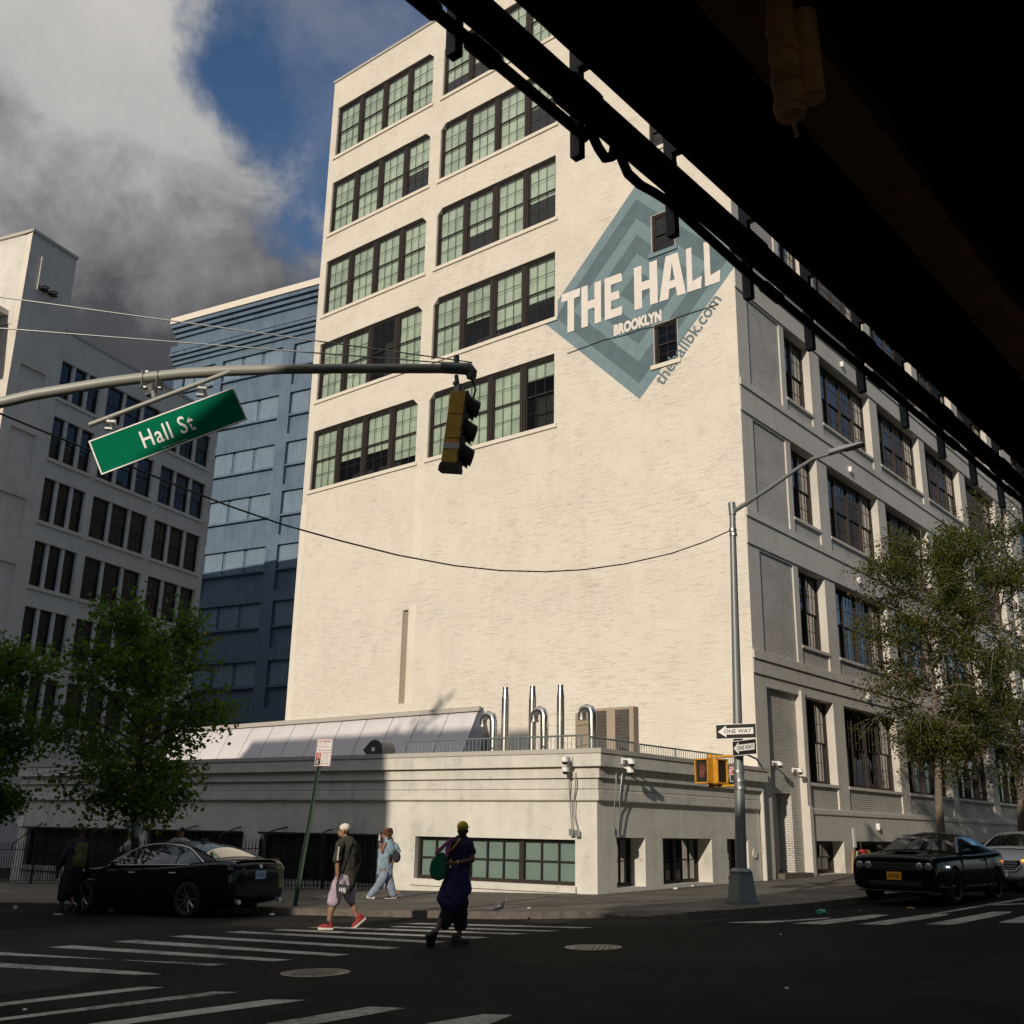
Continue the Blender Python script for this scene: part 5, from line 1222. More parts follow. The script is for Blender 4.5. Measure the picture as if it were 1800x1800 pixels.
worn('navy_cloth', (.016, .018, .05), (.01, .012, .035), 5, .9, 1.0, 9); worn('purple_cloth', (.03, .016, .10), (.018, .01, .065), 5, .85, 1.0, 9)
worn('black_cloth', (.012, .012, .014), (.008, .008, .009), 5, .9, 1.0, 9); worn('pink_net', (.38, .09, .28), (.28, .06, .20), 20, .8, .4, 80)
worn('green_net', (.0, .13, .06), (.0, .08, .04), 20, .8, .4, 80); worn('strap_ochre', (.40, .24, .03), (.35, .2, .03), 9, .7, 0)
worn('poncho_blue', (.20, .28, .34), (.26, .34, .40), 6, .95, 1, 10); worn('pants_grey', (.24, .28, .36), (.17, .20, .27), 5, .9, 1.0, 9)
worn('hair_brown', (.07, .03, .018), (.12, .05, .03), 30, .8, .8, 60); worn('hair_black', (.012, .01, .01), (.02, .016, .015), 30, .8, .5, 60)
worn('pack_olive', (.12, .10, .03), (.08, .065, .02), 6, .85, .3); worn('coat_dark', (.022, .022, .024), (.03, .03, .032), 6, .9, 1.0, 9)
worn('jacket_white', (.5, .5, .48), (.4, .4, .4), 6, .8, .2); worn('jacket_green', (.0, .13, .06), (.0, .1, .05), 6, .8, .2)
bsdf('gold', (.7, .45, .1), .3, 1.0)
def pframe(p):     # picture-aligned frame at ground point p: x right, y away, z up
    v = Vector((p.x, p.y, 0)).normalized(); return math.atan2(-v.x, v.y)
def hand(b, w, d, s=1.0, side=Vector((0, 1, 0)), curl=.3):
    """palm and five fingers from the wrist w along d"""
    w, d = Vector(w), Vector(d).normalized(); side = (side-d*side.dot(d)).normalized(); up = side.cross(d)
    pc = w+d*.075*s; cone(b, w, pc, .026*s, .034*s, flat=(up, .55))
    for k, (o_, L) in enumerate(((-.030, .072), (-.010, .082), (.010, .076), (.028, .060))):
        a = pc+side*o_*s; m_ = a+d*L*.5*s+up*curl*.02*s; e = m_+(d*.7+up*curl*1.2).normalized()*L*.5*s
        cone(b, a, m_, .0095*s, .009*s, 8); cone(b, m_, e, .009*s, .0075*s, 8)
    a = w+d*.03*s-side*.028*s; cone(b, a, a+(d*.6-side*.7+up*.3).normalized()*.045*s, .012*s, .010*s, 8); a2 = a+(d*.6-side*.7+up*.3).normalized()*.045*s; cone(b, a2, a2+(d+up*.3).normalized()*.03*s, .010*s, .008*s, 8)
def head(b, c, f, s=1.0, neck=None):
    """head centred at c, facing unit vector f"""
    c, f = Vector(c), Vector(f).normalized(); r_ = Vector((f.y, -f.x, 0)).normalized(); M = Matrix((r_, f, Vector((0, 0, 1)))).transposed()
    P = lambda x, y, z: c+M @ Vector((x*s, y*s, z*s))
    ell(b, P(0, -.012, .03), (.075*s, .092*s, .088*s), M.to_4x4()); ell(b, P(0, .018, -.04), (.056*s, .066*s, .075*s), M.to_4x4())
    ell(b, P(0, .055, -.095), (.028*s, .026*s, .022*s), M.to_4x4()); cone(b, P(0, .082, .005), P(0, .100, -.030), .010*s, .016*s, 8)
    ell(b, P(0, .078, -.062), (.026*s, .014*s, .010*s), M.to_4x4()); ell(b, P(0, .082, -.075), (.022*s, .012*s, .009*s), M.to_4x4())
    for sx in (-1, 1): ell(b, P(sx*.078, -.005, -.01), (.012*s, .022*s, .034*s), M.to_4x4()); ell(b, P(sx*.03, .078, .018), (.020*s, .012*s, .012*s), M.to_4x4())
    if neck: cone(b, P(0, -.02, -.05), neck, .052*s, .062*s)
    return P, M
def eyes(parent, P, M, s=1.0):
    b = MB()
    for sx in (-1, 1): ell(b, P(sx*.03, .083, .006), (.012*s, .008*s, .007*s), M.to_4x4())
    b.sm = [True]*len(b.f); b.build('eye', MAT['black_cloth'], parent)
def shoe(parent, heel, toe, mat, solemat=None, s=1.0, name='shoe', up=None):
    heel, toe = Vector(heel), Vector(toe); d = (toe-heel).normalized(); up = up or Vector((0, 0, 1)); up = (up-d*up.dot(d)).normalized(); sd = d.cross(up)
    b = MB(); cone(b, heel+up*.05*s, heel+d*.10*s+up*.048*s, .043*s, .045*s); cone(b, heel+d*.08*s+up*.045*s, toe-d*.04*s+up*.035*s, .046*s, .038*s); cone(b, heel+up*.06*s, heel+up*.10*s+d*.02*s, .042*s, .044*s)
    o = fuse(b, name, mat, parent, .009, 2)
    b = MB(); pts_ = [(-.045, -.035), (.08, -.045), (.17, -.05), (.235, -.03), (.245, 0), (.235, .035), (.17, .052), (.08, .045), (-.045, .035)]
    L = (toe-heel).length/.24; M_ = Matrix((d, sd, up)).transposed().to_4x4(); M_.translation = heel
    b.prism([(x*L, y*s) for x, y in pts_], .034*s, M_ @ Matrix.Translation((0, 0, -.005))); b.build('sole', solemat or mat, o)
    return o
# -------- man in the beige cap, striding left
p = gp(597, 1633); mp = empty('person', p, pframe(p), 'person in a beige cap, dark shirt and pale shorts striding left over the crossing', 'person')
K = .00935
Q = lambda px, py, y=0.0: Vector(((px-597)*K, y, (1633-py)*K))
b = MB(); P, M_ = head(b, Q(594, 1461, .03), (-1, .12, -.05), 1.02, Q(601, 1481, .03))
cone(b, Q(600, 1488, .02), Q(601, 1530, .02), .15, .14, flat=((0, 1, 0), .6)); cone(b, Q(600, 1545), Q(600, 1552), .14, .13, flat=((0, 1, 0), .7))
cone(b, Q(587, 1489, -.14), Q(586, 1520, -.17), .052, .043); cone(b, Q(586, 1520, -.17), Q(588, 1546, -.16), .041, .027); hand(b, Q(588, 1546, -.16), (.05, .1, -1), 1.05, Vector((1, 0, 0)))
cone(b, Q(619, 1489, .16), Q(624, 1519, .20), .052, .042); cone(b, Q(624, 1519, .2), Q(619, 1543, .18), .041, .027); hand(b, Q(619, 1543, .18), (-.2, 0, -1), 1.0, Vector((1, 0, 0)))
cone(b, Q(594, 1556, -.09), Q(584, 1588, -.10), .095, .065); cone(b, Q(584, 1588, -.10), Q(579, 1602, -.1), .060, .058); cone(b, Q(579, 1600, -.10), Q(577, 1625, -.10), .057, .034)
cone(b, Q(606, 1556, .09), Q(615, 1585, .10), .095, .062); cone(b, Q(615, 1585, .10), Q(622, 1599, .1), .058, .056); cone(b, Q(621, 1598, .10), Q(630, 1616, .10), .055, .034)
cone(b, Q(577, 1625, -.1), Q(570, 1629, -.1), .035, .03); cone(b, Q(630, 1616, .1), Q(626, 1624, .1), .034, .03)
body = fuse(b, 'body', MAT['skin_brown'], mp, .010, 2); eyes(mp, P, M_)
b = MB(); cone(b, Q(600, 1489, .02), Q(601, 1546, .01), .185, .19, 16, ((0, 1, 0), .68)); cone(b, Q(591, 1485, -.08), Q(611, 1485, .12), .075, .075); cone(b, Q(588, 1487, -.13), Q(585, 1512, -.17), .075, .072); cone(b, Q(616, 1487, .15), Q(623, 1512, .19), .075, .072)
cone(b, Q(601, 1535, .01), Q(603, 1552, .01), .188, .178, 16, ((0, 1, 0), .7))
fuse(b, 'shirt', MAT['shirt_olive'], mp, .014, 2)
b = MB(); cone(b, Q(599, 1545), Q(599, 1555), .165, .165, 16, ((0, 1, 0), .8)); cone(b, Q(591, 1555, -.09), Q(583, 1583, -.11), .12, .115, 14); cone(b, Q(607, 1555, .09), Q(613, 1579, .11), .12, .105, 14)
fuse(b, 'shorts', MAT['shorts_lilac'], mp, .014, 2)
b = MB(); ell(b, P(0, -.015, .055), (.088, .102, .075), M_.to_4x4()); cp_ = fuse(b, 'cap', MAT['cap_beige'], mp, .01, 2)
b = MB(); ell(b, P(0, .13, .045), (.075, .085, .012), M_.to_4x4() @ Matrix.Rotation(R(-8), 4, 'X')); fuse(b, 'brim', MAT['cap_dark'], cp_, .007, 1)
b = MB(); b.box(-.03, .03, -.003, 0, -.012, .012, Matrix.Translation(P(0, .086, .07)) @ M_.to_4x4()); 
b = MB(); ell(b, P(0, -.06, -.035), (.068, .045, .05), M_.to_4x4()); fuse(b, 'hair', MAT['hair_black'], mp, .01, 1)
b = MB(); ell(b, P(0, .05, -.098), (.045, .045, .03), M_.to_4x4()); fuse(b, 'beard', MAT['hair_black'], mp, .009, 1)
b = MB()
for k, (px, py, yy) in enumerate(((584.5, 1491, -.235), (584.3, 1495, -.24), (584, 1499, -.24), (583.8, 1503, -.242), (583.6, 1507, -.243), (583.6, 1511, -.243))):
    q_ = Q(px+2, py, yy+.0); b.box(q_.x-.012, q_.x+.012, q_.y-.004, q_.y+.004, q_.z-.012, q_.z+.010)
b.build('sleeve_print', MAT['sign_white'], mp)
shoe(mp, Q(581, 1633, -.1)+Vector((0, 0, .0)), Q(558, 1632.5, -.11), MAT['shoe_red'], MAT['shoe_white'], 1.0)
shoe(mp, Q(640, 1618, .1), Q(620.5, 1634, .09), MAT['shoe_red'], MAT['shoe_white'], 1.0, up=Vector((-.7, -.25, .7)))
b = MB(); cone(b, Q(577, 1620, -.1), Q(577, 1627, -.1), .040, .042); cone(b, Q(629, 1612, .1), Q(632, 1619, .1), .040, .042); b.sm = [True]*len(b.f); b.build('socks', MAT['black_cloth'], mp)
bg_ = empty('shoulder_bag', p, pframe(p), 'black triangular drawstring bag hanging at the hip of the person in the beige cap', 'bag')
b = MB(); b.prism([((px-597)*K, (1633-py)*K) for px, py in ((585, 1553), (611, 1557), (612, 1560), (591, 1581), (588, 1578))], .10, Matrix(((1, 0, 0, 0), (0, 0, 1, -.30), (0, 1, 0, 0), (0, 0, 0, 1)))); b.build('bag_body', MAT['bag_black'], bg_, bevel=.02)
b = MB(); b.tube([Q(587, 1555, -.24), Q(592, 1530, -.19), Q(603, 1500, -.16), Q(610, 1484, -.10), Q(612, 1481, .0)], .012, 6); b.build('strap', MAT['black_cloth'], bg_)
b = MB()
for k in range(4): b.box((592+k*3.2-597)*K, (593.6+k*3.2-597)*K, -.304, -.3005, (1633-1566-k)*K, (1633-1560)*K)
b.build('print', MAT['sign_white'], bg_)
# -------- person in the yellow cap, seen from behind
p = gp(803, 1661); wp = empty('person', p, pframe(p), 'person in a yellow cap and purple skirt walking away in the shade', 'person')
K2 = .0079
Q = lambda px, py, y=0.0: Vector(((px-803)*K2, y, (1661-py)*K2))
b = MB(); P, M_ = head(b, Q(808, 1461, .0), (.35, 1, 0), .98, Q(805, 1482, 0))
cone(b, Q(805, 1488), Q(806, 1525), .14, .12, flat=((0, 1, 0), .65)); cone(b, Q(803, 1535), Q(800, 1555), .14, .165, flat=((0, 1, 0), .8))
cone(b, Q(823, 1490, .02), Q(827, 1513, -.03), .048, .042); cone(b, Q(827, 1513, -.03), Q(797, 1519, -.20), .040, .027); hand(b, Q(797, 1519, -.20), (-1, 0, 0), 1.0, Vector((0, 0, 1)))
cone(b, Q(787, 1490, .02), Q(781, 1512, .08), .048, .042); cone(b, Q(781, 1512, .08), Q(782, 1532, .15), .04, .027); hand(b, Q(782, 1532, .15), (0, .3, -1), 1.0, Vector((1, 0, 0)))
cone(b, Q(792, 1560, 0), Q(779, 1605, .02), .09, .065); cone(b, Q(779, 1605, .02), Q(766, 1635, -.12), .052, .034); cone(b, Q(766, 1635, -.12), Q(762, 1645, -.15), .033, .03)
cone(b, Q(809, 1560), Q(807, 1605, .02), .09, .065); cone(b, Q(807, 1605, .02), Q(807, 1650, 0), .052, .034); cone(b, Q(807, 1650, 0), Q(809, 1656, 0), .034, .03)
fuse(b, 'body', MAT['skin_dark'], wp, .010, 2); eyes(wp, P, M_, .98)
b = MB(); cone(b, Q(805, 1488), Q(807, 1532), .155, .13, 16, ((0, 1, 0), .75)); cone(b, Q(790, 1485), Q(820, 1485), .06, .06); cone(b, Q(820, 1486), Q(825, 1497), .072, .065); cone(b, Q(790, 1486), Q(784, 1497), .072, .065)
fuse(b, 'shirt', MAT['navy_cloth'], wp, .012, 2)
b = MB(); cone(b, Q(806, 1528), Q(801, 1545), .14, .185, 16, ((0, 1, 0), .85)); cone(b, Q(797, 1560), Q(792, 1578), .20, .22, 16, ((0, 1, 0), .75)); cone(b, Q(793, 1582), Q(789, 1586, -.02), .18, .17, 16, ((0, 1, 0), .8)); cone(b, Q(796, 1590, -.05), Q(797, 1594, -.05), .09, .05)
cone(b, Q(770, 1575), Q(768, 1582), .04, .04); cone(b, Q(812, 1555), Q(812, 1565), .11, .12, 14, ((0, 1, 0), .8))
fuse(b, 'skirt', MAT['purple_cloth'], wp, .014, 2)
b = MB(); cone(b, Q(794, 1585), Q(780, 1622, .0), .115, .105, 14); cone(b, Q(808, 1585), Q(808, 1627, .01), .115, .095, 14); fuse(b, 'trousers', MAT['black_cloth'], wp, .014, 2)
b = MB(); ell(b, P(0, -.015, .055), (.086, .10, .085), M_.to_4x4()); cp_ = fuse(b, 'cap', MAT['cap_yellow'], wp, .01, 2)
b = MB(); ell(b, P(0, .12, .05), (.07, .08, .012), M_.to_4x4()); fuse(b, 'brim', MAT['cap_yellow'], cp_, .008, 1)
b = MB(); ell(b, P(0, -.06, -.03), (.066, .045, .05), M_.to_4x4()); fuse(b, 'hair', MAT['hair_black'], wp, .01, 1)
shoe(wp, Q(797, 1661.5, -.02), Q(826, 1661, .08), MAT['shoe_black'], s=1.15)
shoe(wp, Q(763, 1641, -.17), Q(755, 1664, -.10), MAT['shoe_black'], s=1.15, up=Vector((-.6, -.8, .2)))
b = MB(); b.tube([Vector((math.cos(R(a))*0, math.cos(R(a))*.034, math.sin(R(a))*.036))+Q(800, 1518.5, -.19) for a in range(0, 361, 30)], .010, 6, False); b.build('bracelet', MAT['gold'], wp)
sb = empty('shoulder_bag', p, pframe(p), 'pink and green net bag slung on the shoulder of the person in the yellow cap', 'bag')
b = MB(); b.prism([((px-803)*K2, (1661-py)*K2) for px, py in ((763, 1502), (772, 1500), (781, 1506), (779, 1545), (766, 1551), (752, 1546), (748, 1532), (751, 1516))], .20, Matrix(((1, 0, 0, 0), (0, 0, 1, -.16), (0, 1, 0, 0), (0, 0, 0, 1))))
o = b.build('bag_body', MAT['green_net'], sb, bevel=.04)
b = MB(); b.prism([((px-803)*K2, (1661-py)*K2) for px, py in ((757, 1500), (786, 1473), (789, 1474), (784, 1500), (781, 1512), (775, 1506), (784, 1484), (768, 1500), (757, 1505))], .05, Matrix(((1, 0, 0, 0), (0, 0, 1, -.17), (0, 1, 0, 0), (0, 0, 0, 1)))); b.build('handles', MAT['pink_net'], sb, bevel=.01)
b = MB(); b.tube([Q(803, 1476, -.09), Q(798, 1484, -.13), Q(791, 1492, -.14), Q(785, 1498, -.13)], .018, 6); b.build('shoulder_strap', MAT['strap_ochre'], sb)
# -------- person in the pale blue poncho
p = gp(671, 1581, KH-.02); bp_ = empty('person', p, pframe(p), 'person with curly hair in a pale blue poncho walking along the iron fence', 'person')
K3 = .0136
Q = lambda px, py, y=0.0: Vector(((px-671)*K3, y, (1581-py)*K3))
b = MB(); P, M_ = head(b, Q(673, 1474), (-1, .3, -.05), .98, Q(676, 1484))
cone(b, Q(677, 1492), Q(677, 1515), .13, .12, flat=((0, 1, 0), .65)); cone(b, Q(677, 1525), Q(675, 1535), .13, .14, flat=((0, 1, 0), .8))
cone(b, Q(672, 1490, -.10), Q(667, 1503, -.18), .045, .038); cone(b, Q(667, 1503, -.18), Q(663, 1489, -.18), .036, .026); hand(b, Q(663, 1489, -.18), (0, 0, 1), 1.0, Vector((0, 1, 0)))
cone(b, Q(685, 1490, .10), Q(692, 1508, .1), .045, .038); cone(b, Q(692, 1508, .1), Q(689, 1518, .02), .036, .026); hand(b, Q(689, 1518, .02), (-.6, -.4, -1), 1.0, Vector((1, 0, 0)))
cone(b, Q(673, 1537, -.07), Q(665, 1557, -.08), .09, .07); cone(b, Q(665, 1557, -.08), Q(652, 1576, -.08), .06, .04); cone(b, Q(680, 1537, .07), Q(684, 1557, .06), .09, .07); cone(b, Q(684, 1557, .06), Q(689, 1576, .04), .06, .04)
fuse(b, 'body', MAT['skin_brown'], bp_, .011, 2); eyes(bp_, P, M_)
b = MB(); cone(b, Q(677, 1486), Q(677, 1500), .13, .20, 16, ((0, 1, 0), .75)); cone(b, Q(672, 1503, -.06), Q(670, 1525, -.08), .15, .13, 14, ((0, 1, 0), .7)); cone(b, Q(690, 1495, .04), Q(697, 1502, .04), .09, .05); cone(b, Q(668, 1520, -.08), Q(663, 1540, -.08), .09, .035); cone(b, Q(676, 1510, -.10), Q(678, 1532, -.10), .09, .03)
fuse(b, 'poncho', MAT['poncho_blue'], bp_, .014, 2)
b = MB(); cone(b, Q(677, 1528), Q(676, 1538), .15, .155, 14, ((0, 1, 0), .8)); cone(b, Q(673, 1540, -.07), Q(665, 1557, -.08), .115, .10); cone(b, Q(665, 1557, -.08), Q(652, 1574, -.08), .10, .085); cone(b, Q(680, 1540, .07), Q(684, 1557, .06), .115, .10); cone(b, Q(684, 1557, .06), Q(690, 1573, .04), .10, .085)
fuse(b, 'trousers', MAT['pants_grey'], bp_, .014, 2)
b = MB(); rn = random.Random(5); ell(b, P(0, -.03, .05), (.115, .12, .095), M_.to_4x4())
for k in range(26): a = rn.uniform(.5*math.pi, 2.5*math.pi); z = rn.uniform(-.14, .12); rr = .10*(1-abs(z)*1.5); q_ = P(math.cos(a)*rr*1.1, -.04-abs(math.sin(a))*rr*.9, z); ell(b, q_, rn.uniform(.03, .045))
fuse(b, 'hair', MAT['hair_brown'], bp_, .011, 1)
b = MB(); ell(b, Q(693, 1512, -.02), (.10, .08, .13)); fuse(b, 'hip_bag', MAT['coat_dark'], bp_, .014, 1)
shoe(bp_, Q(656, 1579.5, -.08), Q(641, 1578, -.1), MAT['shoe_white'], MAT['shoe_white']); shoe(bp_, Q(692, 1580, .04), Q(676, 1581, 0), MAT['shoe_black'], MAT['shoe_white'])
b = MB(); cone(b, Vector((0, 0, 0)), Vector((0, 0, .10)), .022, .018, 10); 
o = b.build('water_bottle', MAT['bag_clear'], None, mp.location*0+(Matrix.Translation(p) @ Matrix.Rotation(pframe(p), 4, 'Z')) @ (Q(662, 1484, -.2))); tag(o, 'clear bottle held up by the person in the poncho', 'bottle')
# -------- dark person with a backpack by the front of the sedan
p = gp(112, 1608); kp = empty('person', p, pframe(p), 'person in dark clothes with an olive backpack walking away beside the sedan bonnet', 'person')
K4 = .0115
Q = lambda px, py, y=0.0: Vector(((px-112)*K4, y, (1607-py)*K4))
b = MB(); P, M_ = head(b, Q(125, 1461), (.2, 1, -.1), 1.0, Q(124, 1477))
cone(b, Q(122, 1488), Q(120, 1530), .16, .15, flat=((0, 1, 0), .7)); 
cone(b, Q(108, 1488), Q(97, 1512), .055, .045); cone(b, Q(97, 1512), Q(92, 1532, .05), .043, .028); hand(b, Q(92, 1532, .05), (0, .1, -1), 1, Vector((1, 0, 0)))
cone(b, Q(137, 1488), Q(143, 1512), .055, .045); cone(b, Q(143, 1512), Q(141, 1532, .08), .043, .028); hand(b, Q(141, 1532, .08), (0, .2, -1), 1, Vector((1, 0, 0)))
cone(b, Q(113, 1540), Q(107, 1575), .09, .06); cone(b, Q(107, 1575), Q(104, 1600), .055, .035); cone(b, Q(124, 1540), Q(122, 1575, -.03), .09, .06); cone(b, Q(122, 1575, -.03), Q(127, 1590, -.2), .052, .035)
fuse(b, 'body', MAT['skin_dark'], kp, .011, 2); eyes(kp, P, M_)
b = MB(); cone(b, Q(122, 1488), Q(119, 1535), .19, .19, 16, ((0, 1, 0), .75)); cone(b, Q(108, 1486), Q(96, 1513), .085, .07); cone(b, Q(137, 1486), Q(144, 1513), .085, .07); cone(b, Q(96, 1513), Q(92, 1528, .05), .07, .05); cone(b, Q(144, 1513), Q(142, 1528, .07), .07, .05)
fuse(b, 'jacket', MAT['coat_dark'], kp, .013, 2)
b = MB(); cone(b, Q(117, 1535), Q(115, 1560), .19, .21, 16, ((0, 1, 0), .8)); cone(b, Q(108, 1560), Q(106, 1575), .13, .12); cone(b, Q(123, 1560), Q(122, 1573), .12, .11); fuse(b, 'shorts', MAT['black_cloth'], kp, .014, 2)
b = MB(); ell(b, P(0, -.02, .04), (.09, .105, .085), M_.to_4x4()); fuse(b, 'cap', MAT['cap_dark'], kp, .011, 1)
shoe(kp, Q(108, 1607), Q(96, 1607, .1), MAT['shoe_black'], MAT['shoe_white']); shoe(kp, Q(129, 1589, -.24), Q(121, 1603, -.16), MAT['shoe_black'], MAT['shoe_white'], up=Vector((-.5, -.8, .1)))
bk = empty('backpack', p, pframe(p), 'olive yellow backpack worn by the person in dark clothes', 'backpack')
b = MB(); cone(b, Q(128, 1490, -.2), Q(127, 1515, -.22), .13, .14, 14, ((0, 1, 0), .6)); cone(b, Q(127, 1508, -.29), Q(127, 1518, -.29), .08, .08, 12, ((0, 1, 0), .5)); fuse(b, 'bag_body', MAT['pack_olive'], bk, .014, 2)
# -------- two people half hidden behind the sedan
def bystander(px, headpy, dist_scale, gpx, label, top, bottom, facing, stripe=None, hair='hair_black'):
    p = gp(*gpx, KH); e = empty('person', p, pframe(p), label, 'person')
    hz_ = pl(px, headpy, p, Vector((p.x, p.y, 0)).normalized()).z-p.z; s = hz_/1.62
    b = MB(); P, M_ = head(b, (0, 0, 1.62*s), facing, 1.0*s, (0, 0, 1.45*s)); S = lambda *a: Vector(a)*s
    cone(b, S(0, 0, 1.32), S(0, 0, 1.0), .15*s, .14*s, flat=((0, 1, 0), .65))
    for q_ in (-1, 1):
        cone(b, S(q_*.19, 0, 1.38), S(q_*.24, 0, 1.12), .05*s, .042*s); cone(b, S(q_*.24, 0, 1.12), S(q_*.20, -.12, .90), .04*s, .028*s); hand(b, S(q_*.20, -.12, .90), (0, -.5, -1), s, Vector((1, 0, 0)))
        cone(b, S(q_*.09, 0, .9), S(q_*.09, 0, .48), .085*s, .06*s); cone(b, S(q_*.09, 0, .48), S(q_*.09, 0, .08), .052*s, .035*s)
    fuse(b, 'body', MAT['skin_brown'], e, .012, 2); eyes(e, P, M_, s)
    b = MB(); cone(b, S(0, 0, 1.33), S(0, 0, .95), .18*s, .17*s, 16, ((0, 1, 0), .75)); cone(b, S(-.12, 0, 1.42), S(.12, 0, 1.42), .07*s, .07*s)
    for q_ in (-1, 1): cone(b, S(q_*.19, 0, 1.38), S(q_*.24, 0, 1.12), .075*s, .07*s); cone(b, S(q_*.24, 0, 1.12), S(q_*.20, -.10, .94), .068*s, .05*s)
    fuse(b, 'jacket', MAT[top], e, .014, 2)
    if stripe:
        b = MB(); cone(b, S(0, 0, 1.38), S(0, 0, 1.30), .20*s, .192*s, 16, ((0, 1, 0), .77))
        for q_ in (-1, 1): cone(b, S(q_*.19, 0, 1.36), S(q_*.215, 0, 1.28), .085*s, .08*s)
        fuse(b, 'stripe', MAT[stripe], e, .014, 1)
        b = MB(); cone(b, S(0, 0, 1.27), S(0, 0, 1.22), .192*s, .188*s, 16, ((0, 1, 0), .77)); fuse(b, 'stripe', MAT['jacket_green'], e, .014, 1)
    b = MB(); cone(b, S(0, 0, .97), S(0, 0, .88), .165*s, .165*s, 14, ((0, 1, 0), .8))
    for q_ in (-1, 1): cone(b, S(q_*.09, 0, .88), S(q_*.09, 0, .12), .105*s, .07*s)
    fuse(b, 'trousers', MAT[bottom], e, .015, 2)
    b = MB(); ell(b, P(0, -.03, .05), (.085*s, .095*s, .082*s), M_.to_4x4()); fuse(b, 'hair', MAT[hair], e, .011, 1)
    for q_ in (-1, 1): f_ = Vector(facing).normalized(); shoe(e, S(q_*.09, 0, .02), S(q_*.09, 0, .02)+Vector((f_.x, f_.y, 0))*.24, MAT['shoe_black'])
    return e
bystander(220, 1474, 1, (219, 1578), 'person in a black jacket with white and green bands beside the street tree', 'black_cloth', 'black_cloth', (-.25, -1, 0), 'jacket_white')
bystander(308, 1463, 1, (306, 1580), 'person with short dark hair and white collar seen over the sedan roof', 'jacket_white', 'black_cloth', (-.9, -.4, -.1))

# -------- pigeon
b = MB(); pe_ = empty('pigeon', pg, pframe(pg)+R(8), 'grey pigeon standing on the kerb right of the person in the yellow cap', 'bird')
cone(b, (-.06, 0, .13), (.07, 0, .17), .055, .06, 12); cone(b, (.09, 0, .19), (.12, 0, .25), .035, .026); ell(b, (.125, 0, .275), (.028, .022, .024)); cone(b, (-.08, 0, .12), (-.20, 0, .085), .035, .015, 10, ((0, 0, 1), .5))
for s in (-1, 1): cone(b, (.02, s*.02, .10), (.025, s*.022, .01), .010, .005, 6); cone(b, (.025, s*.022, .008), (.055, s*.025, .006), .005, .004, 6)
worn('feather', (.04, .04, .045), (.09, .09, .10), 25, .7, .2); fuse(b, 'body', MAT['feather'], pe_, .007, 2)
b = MB(); cone(b, (.148, 0, .273), (.172, 0, .266), .007, .002, 8); b.build('beak', MAT['sign_white'], pe_)
b = MB(); 
for s in (-1, 1): cone(b, (.05, s*.05, .16), (-.12, s*.035, .12), .035, .012, 10, ((0, 1, 0), .35))
fuse(b, 'wing', MAT['duct_dark'], pe_, .006, 1)

# ------------------------------------------------------------------ trees
def leafmat(name, c1, c2, c3, tr=.35):
    m_ = bpy.data.materials.new(name); m_.use_nodes = True; nt = m_.node_tree; nt.nodes.clear()
    o_ = nn(nt, 'ShaderNodeOutputMaterial'); mx = nn(nt, 'ShaderNodeMixShader', inp={0: tr}); d = nn(nt, 'ShaderNodeBsdfPrincipled'); t = nn(nt, 'ShaderNodeBsdfTranslucent')
    d.inputs['Roughness'].default_value = .7; d.inputs['Specular IOR Level'].default_value = .12
    at = nn(nt, 'ShaderNodeAttribute', attribute_name='leafcol'); r_ = ramp(nt, at.outputs['Fac'], [(0, c1), (.6, c2), (.93, c2), (1, c3)])
    lk(nt, r_.outputs[0], d.inputs['Base Color']); lk(nt, mixc(nt, 1.0, r_.outputs[0], (1.4, 1.6, .7), 'MULTIPLY'), t.inputs[0])
    lk(nt, d.outputs[0], mx.inputs[1]); lk(nt, t.outputs[0], mx.inputs[2]); lk(nt, mx.outputs[0], o_.inputs[0]); MAT[name] = m_
leafmat('leaf_linden', (.03, .065, .012), (.085, .145, .022), (.28, .22, .03), .38); leafmat('leaf_small', (.022, .036, .007), (.075, .085, .014), (.17, .12, .03))
worn('bark', (.12, .095, .075), (.20, .165, .13), 9, .9, .6, 30); worn('bark_dark', (.05, .042, .035), (.09, .075, .06), 9, .9, .6, 30)
